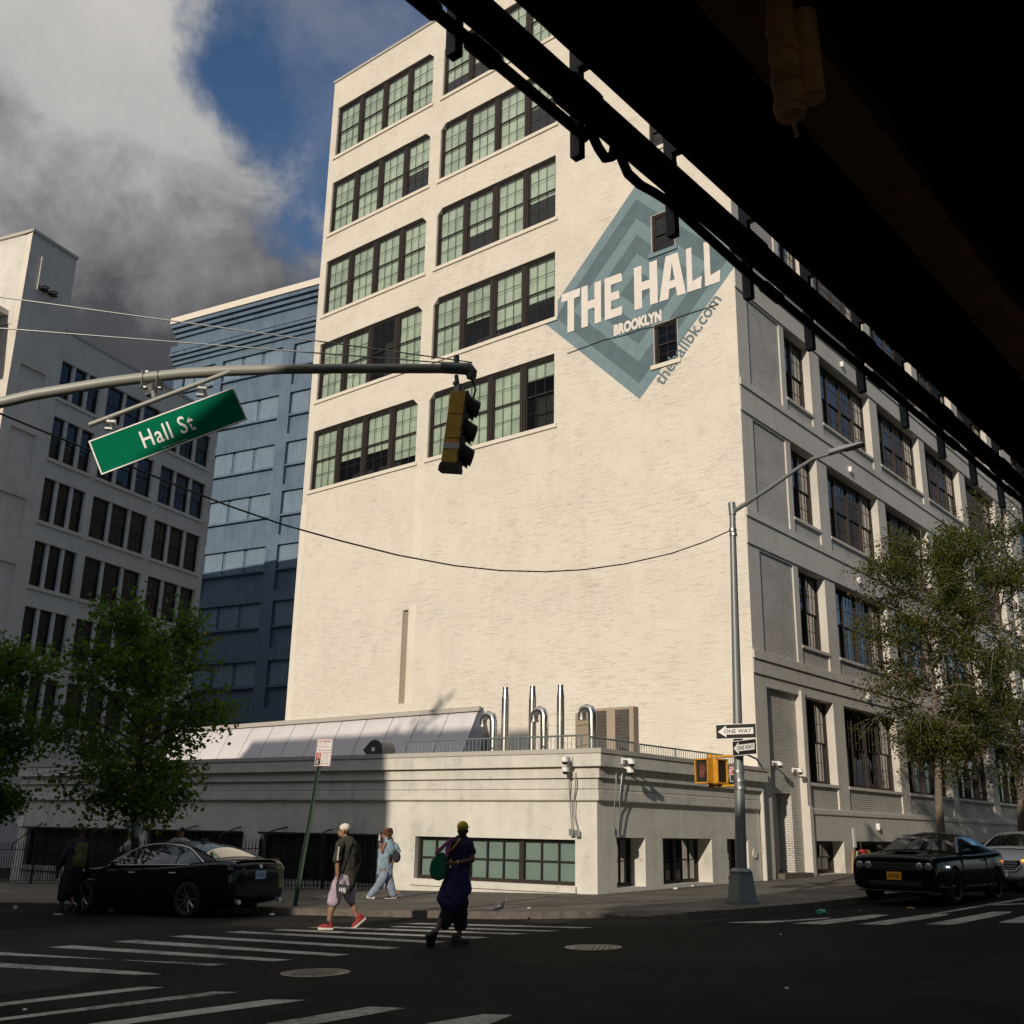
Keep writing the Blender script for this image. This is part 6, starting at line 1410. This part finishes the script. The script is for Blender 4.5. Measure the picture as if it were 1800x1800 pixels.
def tree(base, trunk_top, crown_c, rad, nlimb, ntwig, nleaf, lsize, label, leaf, bark, seed, droop=.0, r0=.11, cone_=0.0, elong=1.0):
    rn = random.Random(seed); e = empty('street_tree', base, 0, label, 'tree', 'street trees along the pavements')
    L = lambda v: v-Vector(base)
    b = MB(); t0 = Vector(base); tt = Vector(trunk_top); mid = t0.lerp(tt, .5)+Vector((rn.uniform(-.06, .06), rn.uniform(-.06, .06), 0))
    b.tube([L(t0), L(t0+Vector((0, 0, .25))), L(mid), L(tt)], [r0*1.5, r0*1.1, r0*.95, r0*.8], 10)
    cc = Vector(crown_c); tips = []
    lead = cc+Vector((0, 0, rad[2]*.85)); b.tube([L(tt), L(tt.lerp(lead, .5)+Vector((rn.uniform(-.2, .2), rn.uniform(-.2, .2), 0))), L(lead)], [r0*.8, r0*.4, .012], 7)
    for i in range(nlimb):
        f = i/nlimb; st = tt.lerp(lead, max(0, f*.85-.05)); a = i*2.4+rn.uniform(-.4, .4)
        # target on the crown shell
        zf = -0.85+1.75*f+rn.uniform(-.15, .15); zf = max(-.95, min(.97, zf)); rr = math.sqrt(max(.05, 1-zf*zf))*(1-cone_*max(0, zf))*rn.uniform(.75, 1.12)
        tg = cc+Vector((math.cos(a)*rr*rad[0], math.sin(a)*rr*rad[1], zf*rad[2]))
        if tg.z < st.z-.3: st = Vector((st.x, st.y, max(tt.z-.1, tg.z-.5)))
        m1 = st.lerp(tg, .5)+Vector((rn.uniform(-.15, .15), rn.uniform(-.15, .15), rn.uniform(0, .25)))
        lr = r0*.42*(1-f*.5); b.tube([L(st), L(m1), L(tg)], [lr, lr*.55, .008], 6)
        for k in range(ntwig):
            t = rn.uniform(.25, 1.0); q = st.lerp(m1, t*2) if t < .5 else m1.lerp(tg, t*2-1)
            d = Vector((rn.gauss(0, 1), rn.gauss(0, 1), rn.gauss(0, .7)+.15)); d.normalize(); d = (d+(q-cc).normalized()*.8).normalized()
            ln = rn.uniform(.35, .95)*rad[0]*.42; q2 = q+d*ln+Vector((0, 0, -droop*ln)); b.tube([L(q), L(q.lerp(q2, .5)+Vector((0, 0, .05))), L(q2)], [.016, .010, .004], 4, False); tips.append((q, q2))
    b.build('trunk', bark, e, fixn=False)
    vs_, fs, col = [], [], []
    for q, q2 in tips:
        n = int(nleaf*rn.uniform(.5, 1.4)); d = (q2-q); base_c = rn.random()*.55
        for k in range(n):
            t = rn.uniform(.1, 1.12); c = q+d*t+Vector((rn.gauss(0, 1), rn.gauss(0, 1), rn.gauss(0, .8)))*(.055+.11*(1-abs(t-.6)))*1.15
            s = lsize*rn.uniform(.6, 1.25); a = Vector((rn.gauss(0, 1), rn.gauss(0, 1), rn.gauss(0, .5)-.2)).normalized(); n_ = Vector((rn.gauss(0, .7), rn.gauss(0, .7), rn.gauss(0, .5)+.6)); w = a.cross(n_)
            if w.length < 1e-3: continue
            w.normalize(); c = L(c); up = a.cross(w)*s*.12; i0 = len(vs_)
            vs_ += [c-a*s*.5, c-a*s*.1+w*s*.42*elong+up, c+a*s*.5, c-a*s*.1-w*s*.42*elong+up]; fs.append((i0, i0+1, i0+2)); fs.append((i0, i0+2, i0+3))
            v = min(1, max(0, base_c+rn.uniform(0, .5)+(.35 if rn.random() < .02 else 0))); col += [v, v]
    me = bpy.data.meshes.new('crown'); me.from_pydata([tuple(v) for v in vs_], [], fs); me.materials.append(leaf)
    at = me.attributes.new('leafcol', 'FLOAT', 'FACE'); at.data.foreach_set('value', col)
    obj('crown', me, e); return e
def crown(px, py, ref):   # point of the picture at the distance of ref
    v = Vector((ref.x, ref.y, 0)).normalized(); return pl(px, py, ref, v)
t1 = gp(238, 1588, KH); t1b = crown(237, 1440, t1)
cA = crown(243, 1245, t1); rxA = abs((crown(400, 1245, t1)-cA).length)*.86; rzA = (crown(243, 1045, t1).z-crown(243, 1420, t1).z)/2
tree(t1, t1b, crown(243, 1238, t1), (rxA*1.12, rxA*1.12, rzA*1.03), 42, 18, 17, .125, 'round leafy street tree with a plastic bag tied to its trunk, behind the dark sedan', MAT['leaf_linden'], MAT['bark_dark'], 11, .05, .10)
t2 = gp(-25, 1592, KH); cB = crown(-30, 1270, t2)
tree(t2, crown(-22, 1440, t2), cB, (rxA*.78, rxA*.78, rzA*.97), 34, 17, 16, .125, 'leafy street tree cut off by the left edge of the picture', MAT['leaf_linden'], MAT['bark_dark'], 23, .05, .10)
t3 = Vector((-10.75, 33.4, gz(-10.75, 33.4)+KH)); tt3 = crown(1652, 1300, t3)
cC = crown(1637, 1125, t3); t3.x, t3.y = t3.x, t3.y
tb3 = crown(1660, 1530, t3); t3 = Vector((tb3.x, tb3.y, t3.z))
tree(t3, crown(1648, 1290, t3), cC, (2.25, 2.25, 4.2), 44, 15, 46, .095, 'slim small-leaved street tree rising behind the black coupe', MAT['leaf_small'], MAT['bark'], 31, .25, .12, elong=.8)
t4 = Vector((-10.9, 41.5, gz(-10.9, 41.5)+KH)); tb4 = crown(1800, 1530, t4); t4 = Vector((tb4.x, tb4.y, t4.z))
tree(t4, crown(1790, 1300, t4), crown(1752, 1115, t4), (3.0, 3.0, 5.3), 46, 15, 48, .11, 'taller small-leaved street tree at the right edge, behind the slim one', MAT['leaf_small'], MAT['bark'], 47, .25, .13, elong=.8)
t5 = Vector((-21.5, -7.5, gz(-21.5, -7.5)))
tree(t5, t5+Vector((.1, 0, 6)), t5+Vector((0, 0, 13.2)), (3.6, 2.6, 8.3), 30, 12, 14, .30, 'tall street tree in front of the brick building behind the camera', MAT['leaf_linden'], MAT['bark_dark'], 77, .1, .2)
# plastic bags tied to the tree
for i, (px, py, w, h, l_) in enumerate(((242, 1452, .13, .26, 'clear plastic bag tied to the trunk of the street tree'), (226, 1449, .10, .11, 'smaller puffed plastic bag left of the tree trunk'))):
    c = crown(px, py, t1)-Vector((t1.x, t1.y, 0)).normalized()*.16; bm = bmesh.new(); bmesh.ops.create_icosphere(bm, subdivisions=3, radius=1); rn = random.Random(i)
    for v in bm.verts:
        z = v.co.z; k = 1-.45*max(0, z); v.co = Vector((v.co.x*w*k*rn.uniform(.88, 1.08), v.co.y*w*.7*k, z*h))
    me = bpy.data.meshes.new('plastic_bag'); bm.to_mesh(me); bm.free(); me.materials.append(MAT['bag_clear']); tag(obj('plastic_bag', me, None, c), l_, 'plastic bag', 'plastic bags on the tree')
# ------------------------------------------------------------------ cars
def paint(name, col, rough=.18, metal=.0, coat=1.0):
    m_ = bsdf(name, col, rough, metal, .15, coat=coat*.45); m_.node_tree.nodes['Principled BSDF'].inputs['Coat Roughness'].default_value = .04; return m_
paint('paint_navy', (.006, .007, .011)); paint('paint_black', (.004, .004, .005)); paint('paint_white', (.55, .57, .60), .3)
bsdf('car_glass', (.012, .014, .016), .04, 0, .8, coat=1); bsdf('tyre', (.012, .012, .012), .85); bsdf('rim_dark', (.22, .22, .23), .3, .9); bsdf('rim_black', (.03, .03, .032), .3, .8)
bsdf('chrome', (.85, .86, .88), .35, .75); bsdf('lamp_red', (.03, .002, .002), .25); bsdf('lamp_clear', (.35, .36, .38), .1, .7, coat=1); bsdf('plate_blue', (.30, .45, .62), .5); bsdf('plate_orange', (.75, .33, .02), .5)
bsdf('indicator', (.9, .25, .02), .4, emit=(1, .22, .01), estr=6); bsdf('trim_black', (.008, .008, .008), .5)
bsdf('lamp_white', (.8, .85, .9), .3, emit=(.8, .9, 1), estr=1.2)
def interp(tab, x, c=1):
    if x <= tab[0][0]: return tab[0][c]
    for a, b_ in zip(tab[:-1], tab[1:]):
        if x <= b_[0]:
            t = (x-a[0])/(b_[0]-a[0]); t2 = t; return a[c]+(b_[c]-a[c])*t2
    return tab[-1][c]
def make_car(S, label, cat, paintm, rim):
    e = empty(S['name'], (0, 0, 0), 0, label, cat, 'cars along the kerbs')
    # lower body
    xs = [s[0] for s in S['body']]; b = MB(); nrow = None; rows = []
    for x, zb, zt, w in S['body']:
        zs = zt
        half = [(0, zb), (w*.80, zb), (w*.95, zb+.05), (w*.985, zb+.18*(zt-zb)), (w, zb+.45*(zt-zb)), (w*.995, zb+.68*(zt-zb)), (w*.97, zt-.10*min(1, (zt-zb)/.5)), (w*.93, zt-.03), (w*.84, zt), (w*.45, zt+.02), (0, zt+.028)]
        rows.append([(x, y, z) for y, z in half]+[(x, -y, z) for y, z in reversed(half[1:-1])])
    n = len(rows[0]); vs_ = [v for r_ in rows for v in r_]
    b.add(vs_, [(i*n+k, i*n+(k+1) % n, (i+1)*n+(k+1) % n, (i+1)*n+k) for i in range(len(rows)-1) for k in range(n)]+[tuple(reversed(range(n))), tuple((len(rows)-1)*n+k for k in range(n))])
    b.sm = [True]*len(b.f); body = b.build('body', paintm, e)
    m_ = body.modifiers.new('s', 'SUBSURF'); m_.levels = 2; m_.render_levels = 2
    cut = MB()
    for ax in S['axles']:
        cut.cyl((ax, -1.2, S['wr']+.01), (ax, 1.2, S['wr']+.01), S['wr']+.045, n=40)
    co = cut.build('cutter', paintm, None)
    bo = body.modifiers.new('b', 'BOOLEAN'); bo.object = co; bo.operation = 'DIFFERENCE'; bo.solver = 'EXACT'
    uncut(body); bpy.data.objects.remove(co)
    body.data.polygons.foreach_set('use_smooth', [True]*len(body.data.polygons))
    ed = body.modifiers.new('e', 'EDGE_SPLIT'); ed.split_angle = R(38)
    # inner arches
    b = MB()
    for ax in S['axles']: b.box(ax-.42, ax+.42, -.45, .45, .25, .62)
    b.build('underbody', MAT['trim_black'], e)
    G = S['green']; belt = S['belt']; wb_, wt_ = S['wb'], S['wt']
    def surf(x, s, off_=0.0):
        zt = interp(G, x); zb = min(belt, zt-.001); wbx = wb_*(1-.0); k = max(0, (zt-zb))/(S['roof']-belt); wtx = wb_+(wt_-wb_)*k
        if s <= .6:
            t = s/.6; return Vector((x, wb_+(wtx-wb_)*t**1.15+off_, zb+(zt-.035*k-zb)*t))
        t = (s-.6)/.4; y = wtx*(1-t); return Vector((x, y-.02*k*(1 if t < .01 else 0), zt-.035*k+.035*k*(1-(1-t)**2.2)+.02*(1-(y/wt_)**2)+off_))
    ss_ = [0, .2, .4, .55, .6, .64, .7, .85, 1.0]; gx = []
    x = G[0][0]
    while x < G[-1][0]: gx.append(x); x += .06
    gx.append(G[-1][0]); rows = []
    for x in gx:
        h_ = [surf(x, s) for s in ss_]; rows.append(h_+[Vector((v.x, -v.y, v.z)) for v in reversed(h_[:-1])])
    n = len(rows[0]); b = MB(); b.smooth = True
    b.add([v for r_ in rows for v in r_], [(i*n+k, i*n+k+1, (i+1)*n+k+1, (i+1)*n+k) for i in range(len(rows)-1) for k in range(n-1)])
    cab = b.build('cabin', paintm, e, fixn=True)
    # side windows
    def side_pt(x, z, off_, sgn):
        zt = interp(G, x)-.035; k = max(.02, (interp(G, x)-belt))/(S['roof']-belt); wtx = wb_+(wt_-wb_)*k; t = max(0, min(1, (z-belt)/max(.02, zt-belt)))
        return Vector((x, sgn*(wb_+(wtx-wb_)*t**1.15+off_), z))
    for sgn in (1, -1):
        for poly in S['side']:
            b = MB(); pp = []
            for i in range(len(poly)):
                a, c = Vector(poly[i]), Vector(poly[(i+1) % len(poly)]); k = max(1, int((c-a).length/.12)); pp += [a.lerp(c, j/k) for j in range(k)]
            tri = tessellate_polygon([[Vector((q.x, q.y, 0)) for q in pp]]); b.add([side_pt(q.x, q.y, .012, sgn) for q in pp], [t for t in tri]); b.build('side_window', MAT['car_glass'], e, fixn=False)
        if S.get('chrome'):
            out = [Vector(q) for q in S['chrome']]; b = MB(); pp = []
            for i in range(len(out)): 
                a, c = out[i], out[(i+1) % len(out)]; k = max(1, int((c-a).length/.12)); pp += [a.lerp(c, j/k) for j in range(k)]
            b.tube([side_pt(q.x, q.y, .016, sgn) for q in pp+[pp[0]]], .015, 6, False); b.build('window_trim', MAT['chrome'], e)
    for nm, (xa, xb), mg in (('windshield', S['ws'], .07), ('rear_window', S['rw'], .10)):
        b = MB(); b.smooth = True; N = 8; rws = []
        for i in range(N+1):
            x = xa+(xb-xa)*i/N; sl_ = [.63+.37*j/5 for j in range(6)]; h_ = [surf(x, s, .008) for s in sl_]; sx = .008*(1 if nm == 'windshield' else -1); h_ = [v+Vector((sx, 0, 0)) for v in h_]; rws.append(h_+[Vector((v.x, -v.y, v.z)) for v in reversed(h_[:-1])])
        n = len(rws[0]); b.add([v for r_ in rws for v in r_], [(i*n+k, i*n+k+1, (i+1)*n+k+1, (i+1)*n+k) for i in range(N) for k in range(n-1)]); b.build(nm, MAT['car_glass'], e)
    # wheels
    def wheel():
        wr = S['wr']; tm, rm = MB(), MB(); MX_ = Matrix.Rotation(R(-90), 4, 'X'); tm.smooth = True
        tm.lathe([(wr*.72, -.10), (wr*.94, -.115), (wr, -.08), (wr, .08), (wr*.94, .115), (wr*.74, .11), (wr*.72, .09)], 36, MX_)
        rm.lathe([(wr*.76, .09), (wr*.75, .116), (wr*.69, .112), (wr*.67, .03)], 36, MX_)
        for k in range(S.get('spokes', 10)):
            a = 2*math.pi*k/S.get('spokes', 10)
            for da in (-.055, .055):
                c0_, c1_ = Vector((math.cos(a+da*2.2)*wr*.14, .075, math.sin(a+da*2.2)*wr*.14)), Vector((math.cos(a+da)*wr*.71, .10, math.sin(a+da)*wr*.71)); rm.cyl(c0_, c1_, .014, .012, 5)
        rm.lathe([(0, .09), (.045, .088), (.06, .07), (.07, .04)], 16, MX_); return tm.mesh('tyre', MAT['tyre']), rm.mesh('rim', MAT[rim])
    tm, rm = wheel(); dk = MB().lathe([(0, .0), (S['wr']*.68, .0)], 24, Matrix.Rotation(R(-90), 4, 'X')).mesh('brake_disc', MAT['rim_black'])
    for ax in S['axles']:
        for sgn in (1, -1):
            w = empty('wheel', (ax, sgn*(S['track']), S['wr'])); w.parent = e; w.rotation_euler = (0, 0, 0 if sgn > 0 else math.pi)
            obj('tyre', tm, w); obj('rim', rm, w); obj('brake_disc', dk, w)
    # mirrors, handles
    for sgn in (1, -1):
        b = MB(); cone(b, (S['mirror'], sgn*.92, belt+.03), (S['mirror']-.02, sgn*1.0, belt+.05), .05, .055, 12, ((1, 0, 0), .7)); cone(b, (S['mirror'], sgn*.84, belt), (S['mirror'], sgn*.93, belt+.03), .02, .02, 8); fuse(b, 'mirror', paintm, e, .012, 2)
        for hx in S['handles']: b = MB(); b.box(hx-.09, hx+.09, min(sgn*(S['W']-.015), sgn*(S['W']+.012)), max(sgn*(S['W']-.015), sgn*(S['W']+.012)), S['hz'], S['hz']+.025); b.build('door_handle', MAT['chrome'] if S.get('chrome') else paintm, e, bevel=.008)
        # door gaps
        b = MB()
        for gx_ in S['gaps']: b.box(gx_-.004, gx_+.004, min(sgn*S['W']*.9, sgn*(S['W']+.0005)), max(sgn*S['W']*.9, sgn*(S['W']+.0005)), .32, belt-.05)
        b.build('door_gap', MAT['trim_black'], e)
    return e, surf
def yplate(e, x, z, w, h, mat, txt, sgn, tmat='frame_dark'):
    b = MB(); b.box(x, x+.012*sgn, -w/2, w/2, z-h/2, z+h/2) if sgn > 0 else b.box(x-.012, x, -w/2, w/2, z-h/2, z+h/2); p_ = b.build('number_plate', MAT[mat], e)
    M_ = Matrix(((0, 0, sgn, x+.014*sgn), (sgn, 0, 0, -sgn*w*.38), (0, 1, 0, z-h*.22), (0, 0, 0, 1))); text_fit(txt, w*.76, h*.44, M_, 'plate_text', MAT[tmat], e, bold=.01)
sedan = dict(name='parked_sedan', wr=.345, axles=(-1.37, 1.60), track=.80, W=.93, belt=.985, roof=1.455, wb=.84, wt=.58, mirror=.72, handles=(-.95, .18), hz=.84, gaps=(1.02, -.12, -1.02), spokes=10,
    body=[(-2.47, .46, .86, .66), (-2.45, .34, 1.00, .76), (-2.36, .26, 1.075, .85), (-2.1, .22, 1.10, .91), (-1.7, .19, 1.085, .93), (-1.1, .18, 1.03, .93), (-.4, .18, 1.0, .93), (.4, .18, .985, .93), (.9, .18, .975, .93), (1.15, .18, .965, .925), (1.6, .18, .93, .91), (2.0, .19, .86, .88), (2.25, .22, .77, .82), (2.39, .27, .68, .72), (2.45, .36, .60, .60)],
    green=[(-2.0, 1.075), (-1.75, 1.17), (-1.45, 1.285), (-1.15, 1.375), (-.8, 1.435), (-.4, 1.455), (0, 1.45), (.3, 1.41), (.6, 1.30), (.9, 1.145), (1.2, .99)],
    side=[[(-1.62, 1.03), (-1.42, 1.15), (-1.15, 1.29), (-.95, 1.345), (-.95, 1.02)], [(-.91, 1.02), (-.91, 1.355), (-.5, 1.395), (-.16, 1.395), (-.06, 1.01)], [(-.01, 1.01), (-.10, 1.395), (.2, 1.355), (.5, 1.24), (.88, 1.04), (.9, 1.01)]],
    chrome=[(-1.68, 1.01), (-1.66, 1.06), (-1.42, 1.185), (-1.15, 1.32), (-.85, 1.385), (-.4, 1.415), (-.05, 1.41), (.25, 1.365), (.55, 1.24), (.93, 1.04), (.93, .995)],
    ws=(.42, 1.08), rw=(-1.86, -1.12))
sd, sf = make_car(sedan, 'very dark sedan parked at the left kerb with chrome window trim', 'car', MAT['paint_navy'], 'rim_dark')
for sgn in (1, -1):
    b = MB(); cone(b, (-2.36, sgn*.78, .90), (-2.43, sgn*.50, .90), .065, .05, 10, ((0, 0, 1), .9)); fuse(b, 'tail_lamp', MAT['lamp_red'], sd, .01, 2)
    b = MB(); cone(b, (2.2, sgn*.72, .70), (2.36, sgn*.55, .66), .06, .05, 10); fuse(b, 'headlight', MAT['lamp_clear'], sd, .01, 2)
    b = MB(); b.cyl((-2.42, sgn*.62, .30), (-2.50, sgn*.62, .30), .045, n=12); b.build('exhaust', MAT['chrome'], sd)
    b = MB(); b.box(1.25, 1.45, min(sgn*.925, sgn*.935), max(sgn*.925, sgn*.935), .70, .72); b.build('side_vent', MAT['chrome'], sd)
yplate(sd, -2.462, .80, .31, .16, 'plate_blue', 'AK 4817', -1)
b = MB(); b.cyl((-2.455, 0, .965), (-2.475, 0, .965), .038, n=16); b.build('round_badge', MAT['chrome'], sd)
b = MB(); b.box(-2.44, -2.34, -.62, .62, 1.075, 1.10); b.build('boot_lip', MAT['paint_navy'], sd, bevel=.01)
b = MB(); b.box(-.98, -.80, -.012, .012, 1.45, 1.52); b.build('roof_antenna', MAT['paint_navy'], sd, bevel=.008)
b = MB(); b.box(2.41, 2.455, -.42, .42, .50, .60); b.build('grille', MAT['trim_black'], sd)
r_c = gp(332, 1613); f_c = gp(146, 1607); hd = Vector((f_c.x-r_c.x, f_c.y-r_c.y, 0)).normalized(); lft = Vector((-hd.y, hd.x, 0))
side = lft if lft.dot(Vector((0, -1, 0))) > 0 else -lft
mid = r_c.lerp(f_c, .5); cen = mid-side*(.80)-hd*((-1.37+1.60)/2)
sd.location = (cen.x, cen.y, (r_c.z+f_c.z)/2); sd.rotation_euler = (0, -math.atan2(f_c.z-r_c.z, (f_c-r_c).length), math.atan2(hd.y, hd.x))

coupe = dict(name='parked_coupe', wr=.36, axles=(-1.47, 1.47), track=.83, W=.96, belt=1.03, roof=1.45, wb=.86, wt=.60, mirror=.62, handles=(-.55,), hz=.88, gaps=(.95, -.75), spokes=5,
    body=[(-2.50, .48, .96, .78), (-2.47, .34, 1.07, .85), (-2.3, .26, 1.13, .92), (-1.9, .22, 1.12, .96), (-1.47, .20, 1.09, .965), (-.6, .19, 1.05, .96), (.2, .19, 1.03, .955), (.9, .19, 1.02, .955), (1.4, .19, 1.00, .955), (1.9, .20, .975, .95), (2.25, .22, .955, .93), (2.42, .24, .94, .91), (2.47, .27, .90, .89), (2.485, .32, .84, .86)],
    green=[(-1.85, 1.11), (-1.55, 1.21), (-1.2, 1.33), (-.9, 1.405), (-.5, 1.445), (-.1, 1.45), (.15, 1.415), (.4, 1.31), (.65, 1.17), (.88, 1.035)],
    side=[[(-.95, 1.09), (-.80, 1.31), (-.5, 1.365), (-.42, 1.365), (-.40, 1.07)], [(-.36, 1.07), (-.37, 1.37), (-.05, 1.37), (.2, 1.31), (.45, 1.18), (.62, 1.07)]],
    ws=(.22, .84), rw=(-1.75, -1.05))
cp2, sf2 = make_car(coupe, 'black muscle coupe parked facing the camera at the right kerb', 'car', MAT['paint_black'], 'rim_black')
b = MB(); b.box(2.40, 2.492, -.82, .82, .665, .80); b.build('grille', MAT['trim_black'], cp2, bevel=.01)
b = MB(); b.box(2.48, 2.50, -.42, .42, .70, .712); b.box(2.48, 2.50, -.45, .45, .655, .668); b.build('grille_bar', MAT['rim_dark'], cp2)
for y in (-.73, -.54, .54, .73):
    h_ = MB(); h_.cyl((2.42, y, .735), (2.500, y, .735), .083, n=24); q = h_.build('headlight', MAT['trim_black'], cp2)
    b = MB(); b.smooth = True; M_ = Matrix.Translation((2.502, y, .735)) @ Matrix.Rotation(R(90), 4, 'Y'); b.lathe([(0, .012), (.04, .008), (.07, 0), (.076, -.004)], 24, M_); b.build('lens', MAT['lamp_clear'], q)
for y in (-.66, .66):
    b = MB(); b.cyl((2.38, y, .40), (2.475, y, .40), .055, n=18); b.build('fog_lamp', MAT['lamp_clear'], cp2)
b = MB(); b.box(2.38, 2.52, -.78, .78, .215, .245); b.build('splitter', MAT['trim_black'], cp2, bevel=.01)
b = MB(); b.box(2.40, 2.49, -.55, .55, .33, .42); b.build('lower_intake', MAT['trim_black'], cp2, bevel=.01)
b = MB(); b.prism([(.9, -.22), (2.1, -.30), (2.2, 0), (2.1, .30), (.9, .22)], .035, Matrix.Translation((0, 0, 1.015))); 
b.build('bonnet_bulge', MAT['paint_black'], cp2, bevel=.03)
yplate(cp2, 2.492, .535, .31, .16, 'plate_orange', 'LGD 5682', 1)
b = MB(); M_ = Matrix(((1, 0, 0, 0), (0, 1, 0, 0), (0, 0, 1, 0), (0, 0, 0, 1)))
for y in (.90, -.90): b.box(1.85, 2.02, min(y, y*1.065), max(y, y*1.065), .72, .76)
b.build('side_marker', MAT['lamp_white'], cp2)
cf = gp(1689, 1590); cp2.location = (cf.x-.92, cf.y+1.25, gz(cf.x-.9, cf.y+1.5)); cp2.rotation_euler = (0, math.atan(-GC), R(-90))
CO = cp2

white = dict(sedan); white.update(name='white_sedan', handles=(-.95, .18), chrome=sedan['chrome'])
ws_, sf3 = make_car(white, 'silver white sedan with glowing amber indicators behind the black coupe', 'car', MAT['paint_white'], 'rim_dark')
b = MB(); M_ = Matrix(((0, 0, 1, 2.40), (1, 0, 0, 0), (0, 1, 0, 0), (0, 0, 0, 1)))
b.prism([(-.46, .72), (.46, .72), (.50, .62), (.34, .46), (-.34, .46), (-.50, .62)], .075, M_); g_ = b.build('grille', MAT['trim_black'], ws_, bevel=.02)
b = MB()
for z in (.52, .58, .64, .69): b.box(2.47, 2.485, -.40, .40, z-.012, z+.012)
b.tube([(2.478, y, z) for y, z in ((-.46, .72), (.46, .72), (.50, .62), (.34, .46), (-.34, .46), (-.50, .62), (-.46, .72))], .012, 6, False)
b.build('grille_bars', MAT['chrome'], g_)
for sgn in (1, -1):
    b = MB(); cone(b, (2.30, sgn*.55, .66), (2.08, sgn*.80, .74), .075, .06, 12, ((0, 0, 1), .8)); h_ = fuse(b, 'headlight', MAT['car_glass'], ws_, .01, 2)
    b = MB(); b.tube([(2.40, sgn*.50, .715), (2.33, sgn*.64, .75), (2.20, sgn*.77, .78), (2.10, sgn*.84, .79)], .016, 6); b.build('indicator_strip', MAT['indicator'], h_)
    b = MB(); b.prism([(-.05, -.05), (.22, -.06), (.28, .04), (0, .07)] if sgn > 0 else [(.05, -.05), (0, .07), (-.28, .04), (-.22, -.06)], .03, Matrix(((0, 0, 1, 2.36), (1, 0, 0, sgn*.46), (0, 1, 0, .33), (0, 0, 0, 1)))); b.build('air_intake', MAT['trim_black'], ws_)
yplate(ws_, 2.47, .40, .31, .15, 'sign_white', 'JKM 7130', 1)
ws_.location = (-8.2, 32.0, gz(-8.2, 32)); ws_.rotation_euler = (0, math.atan(-GC), R(-90))
print('OBJECTS', len(bpy.data.objects))
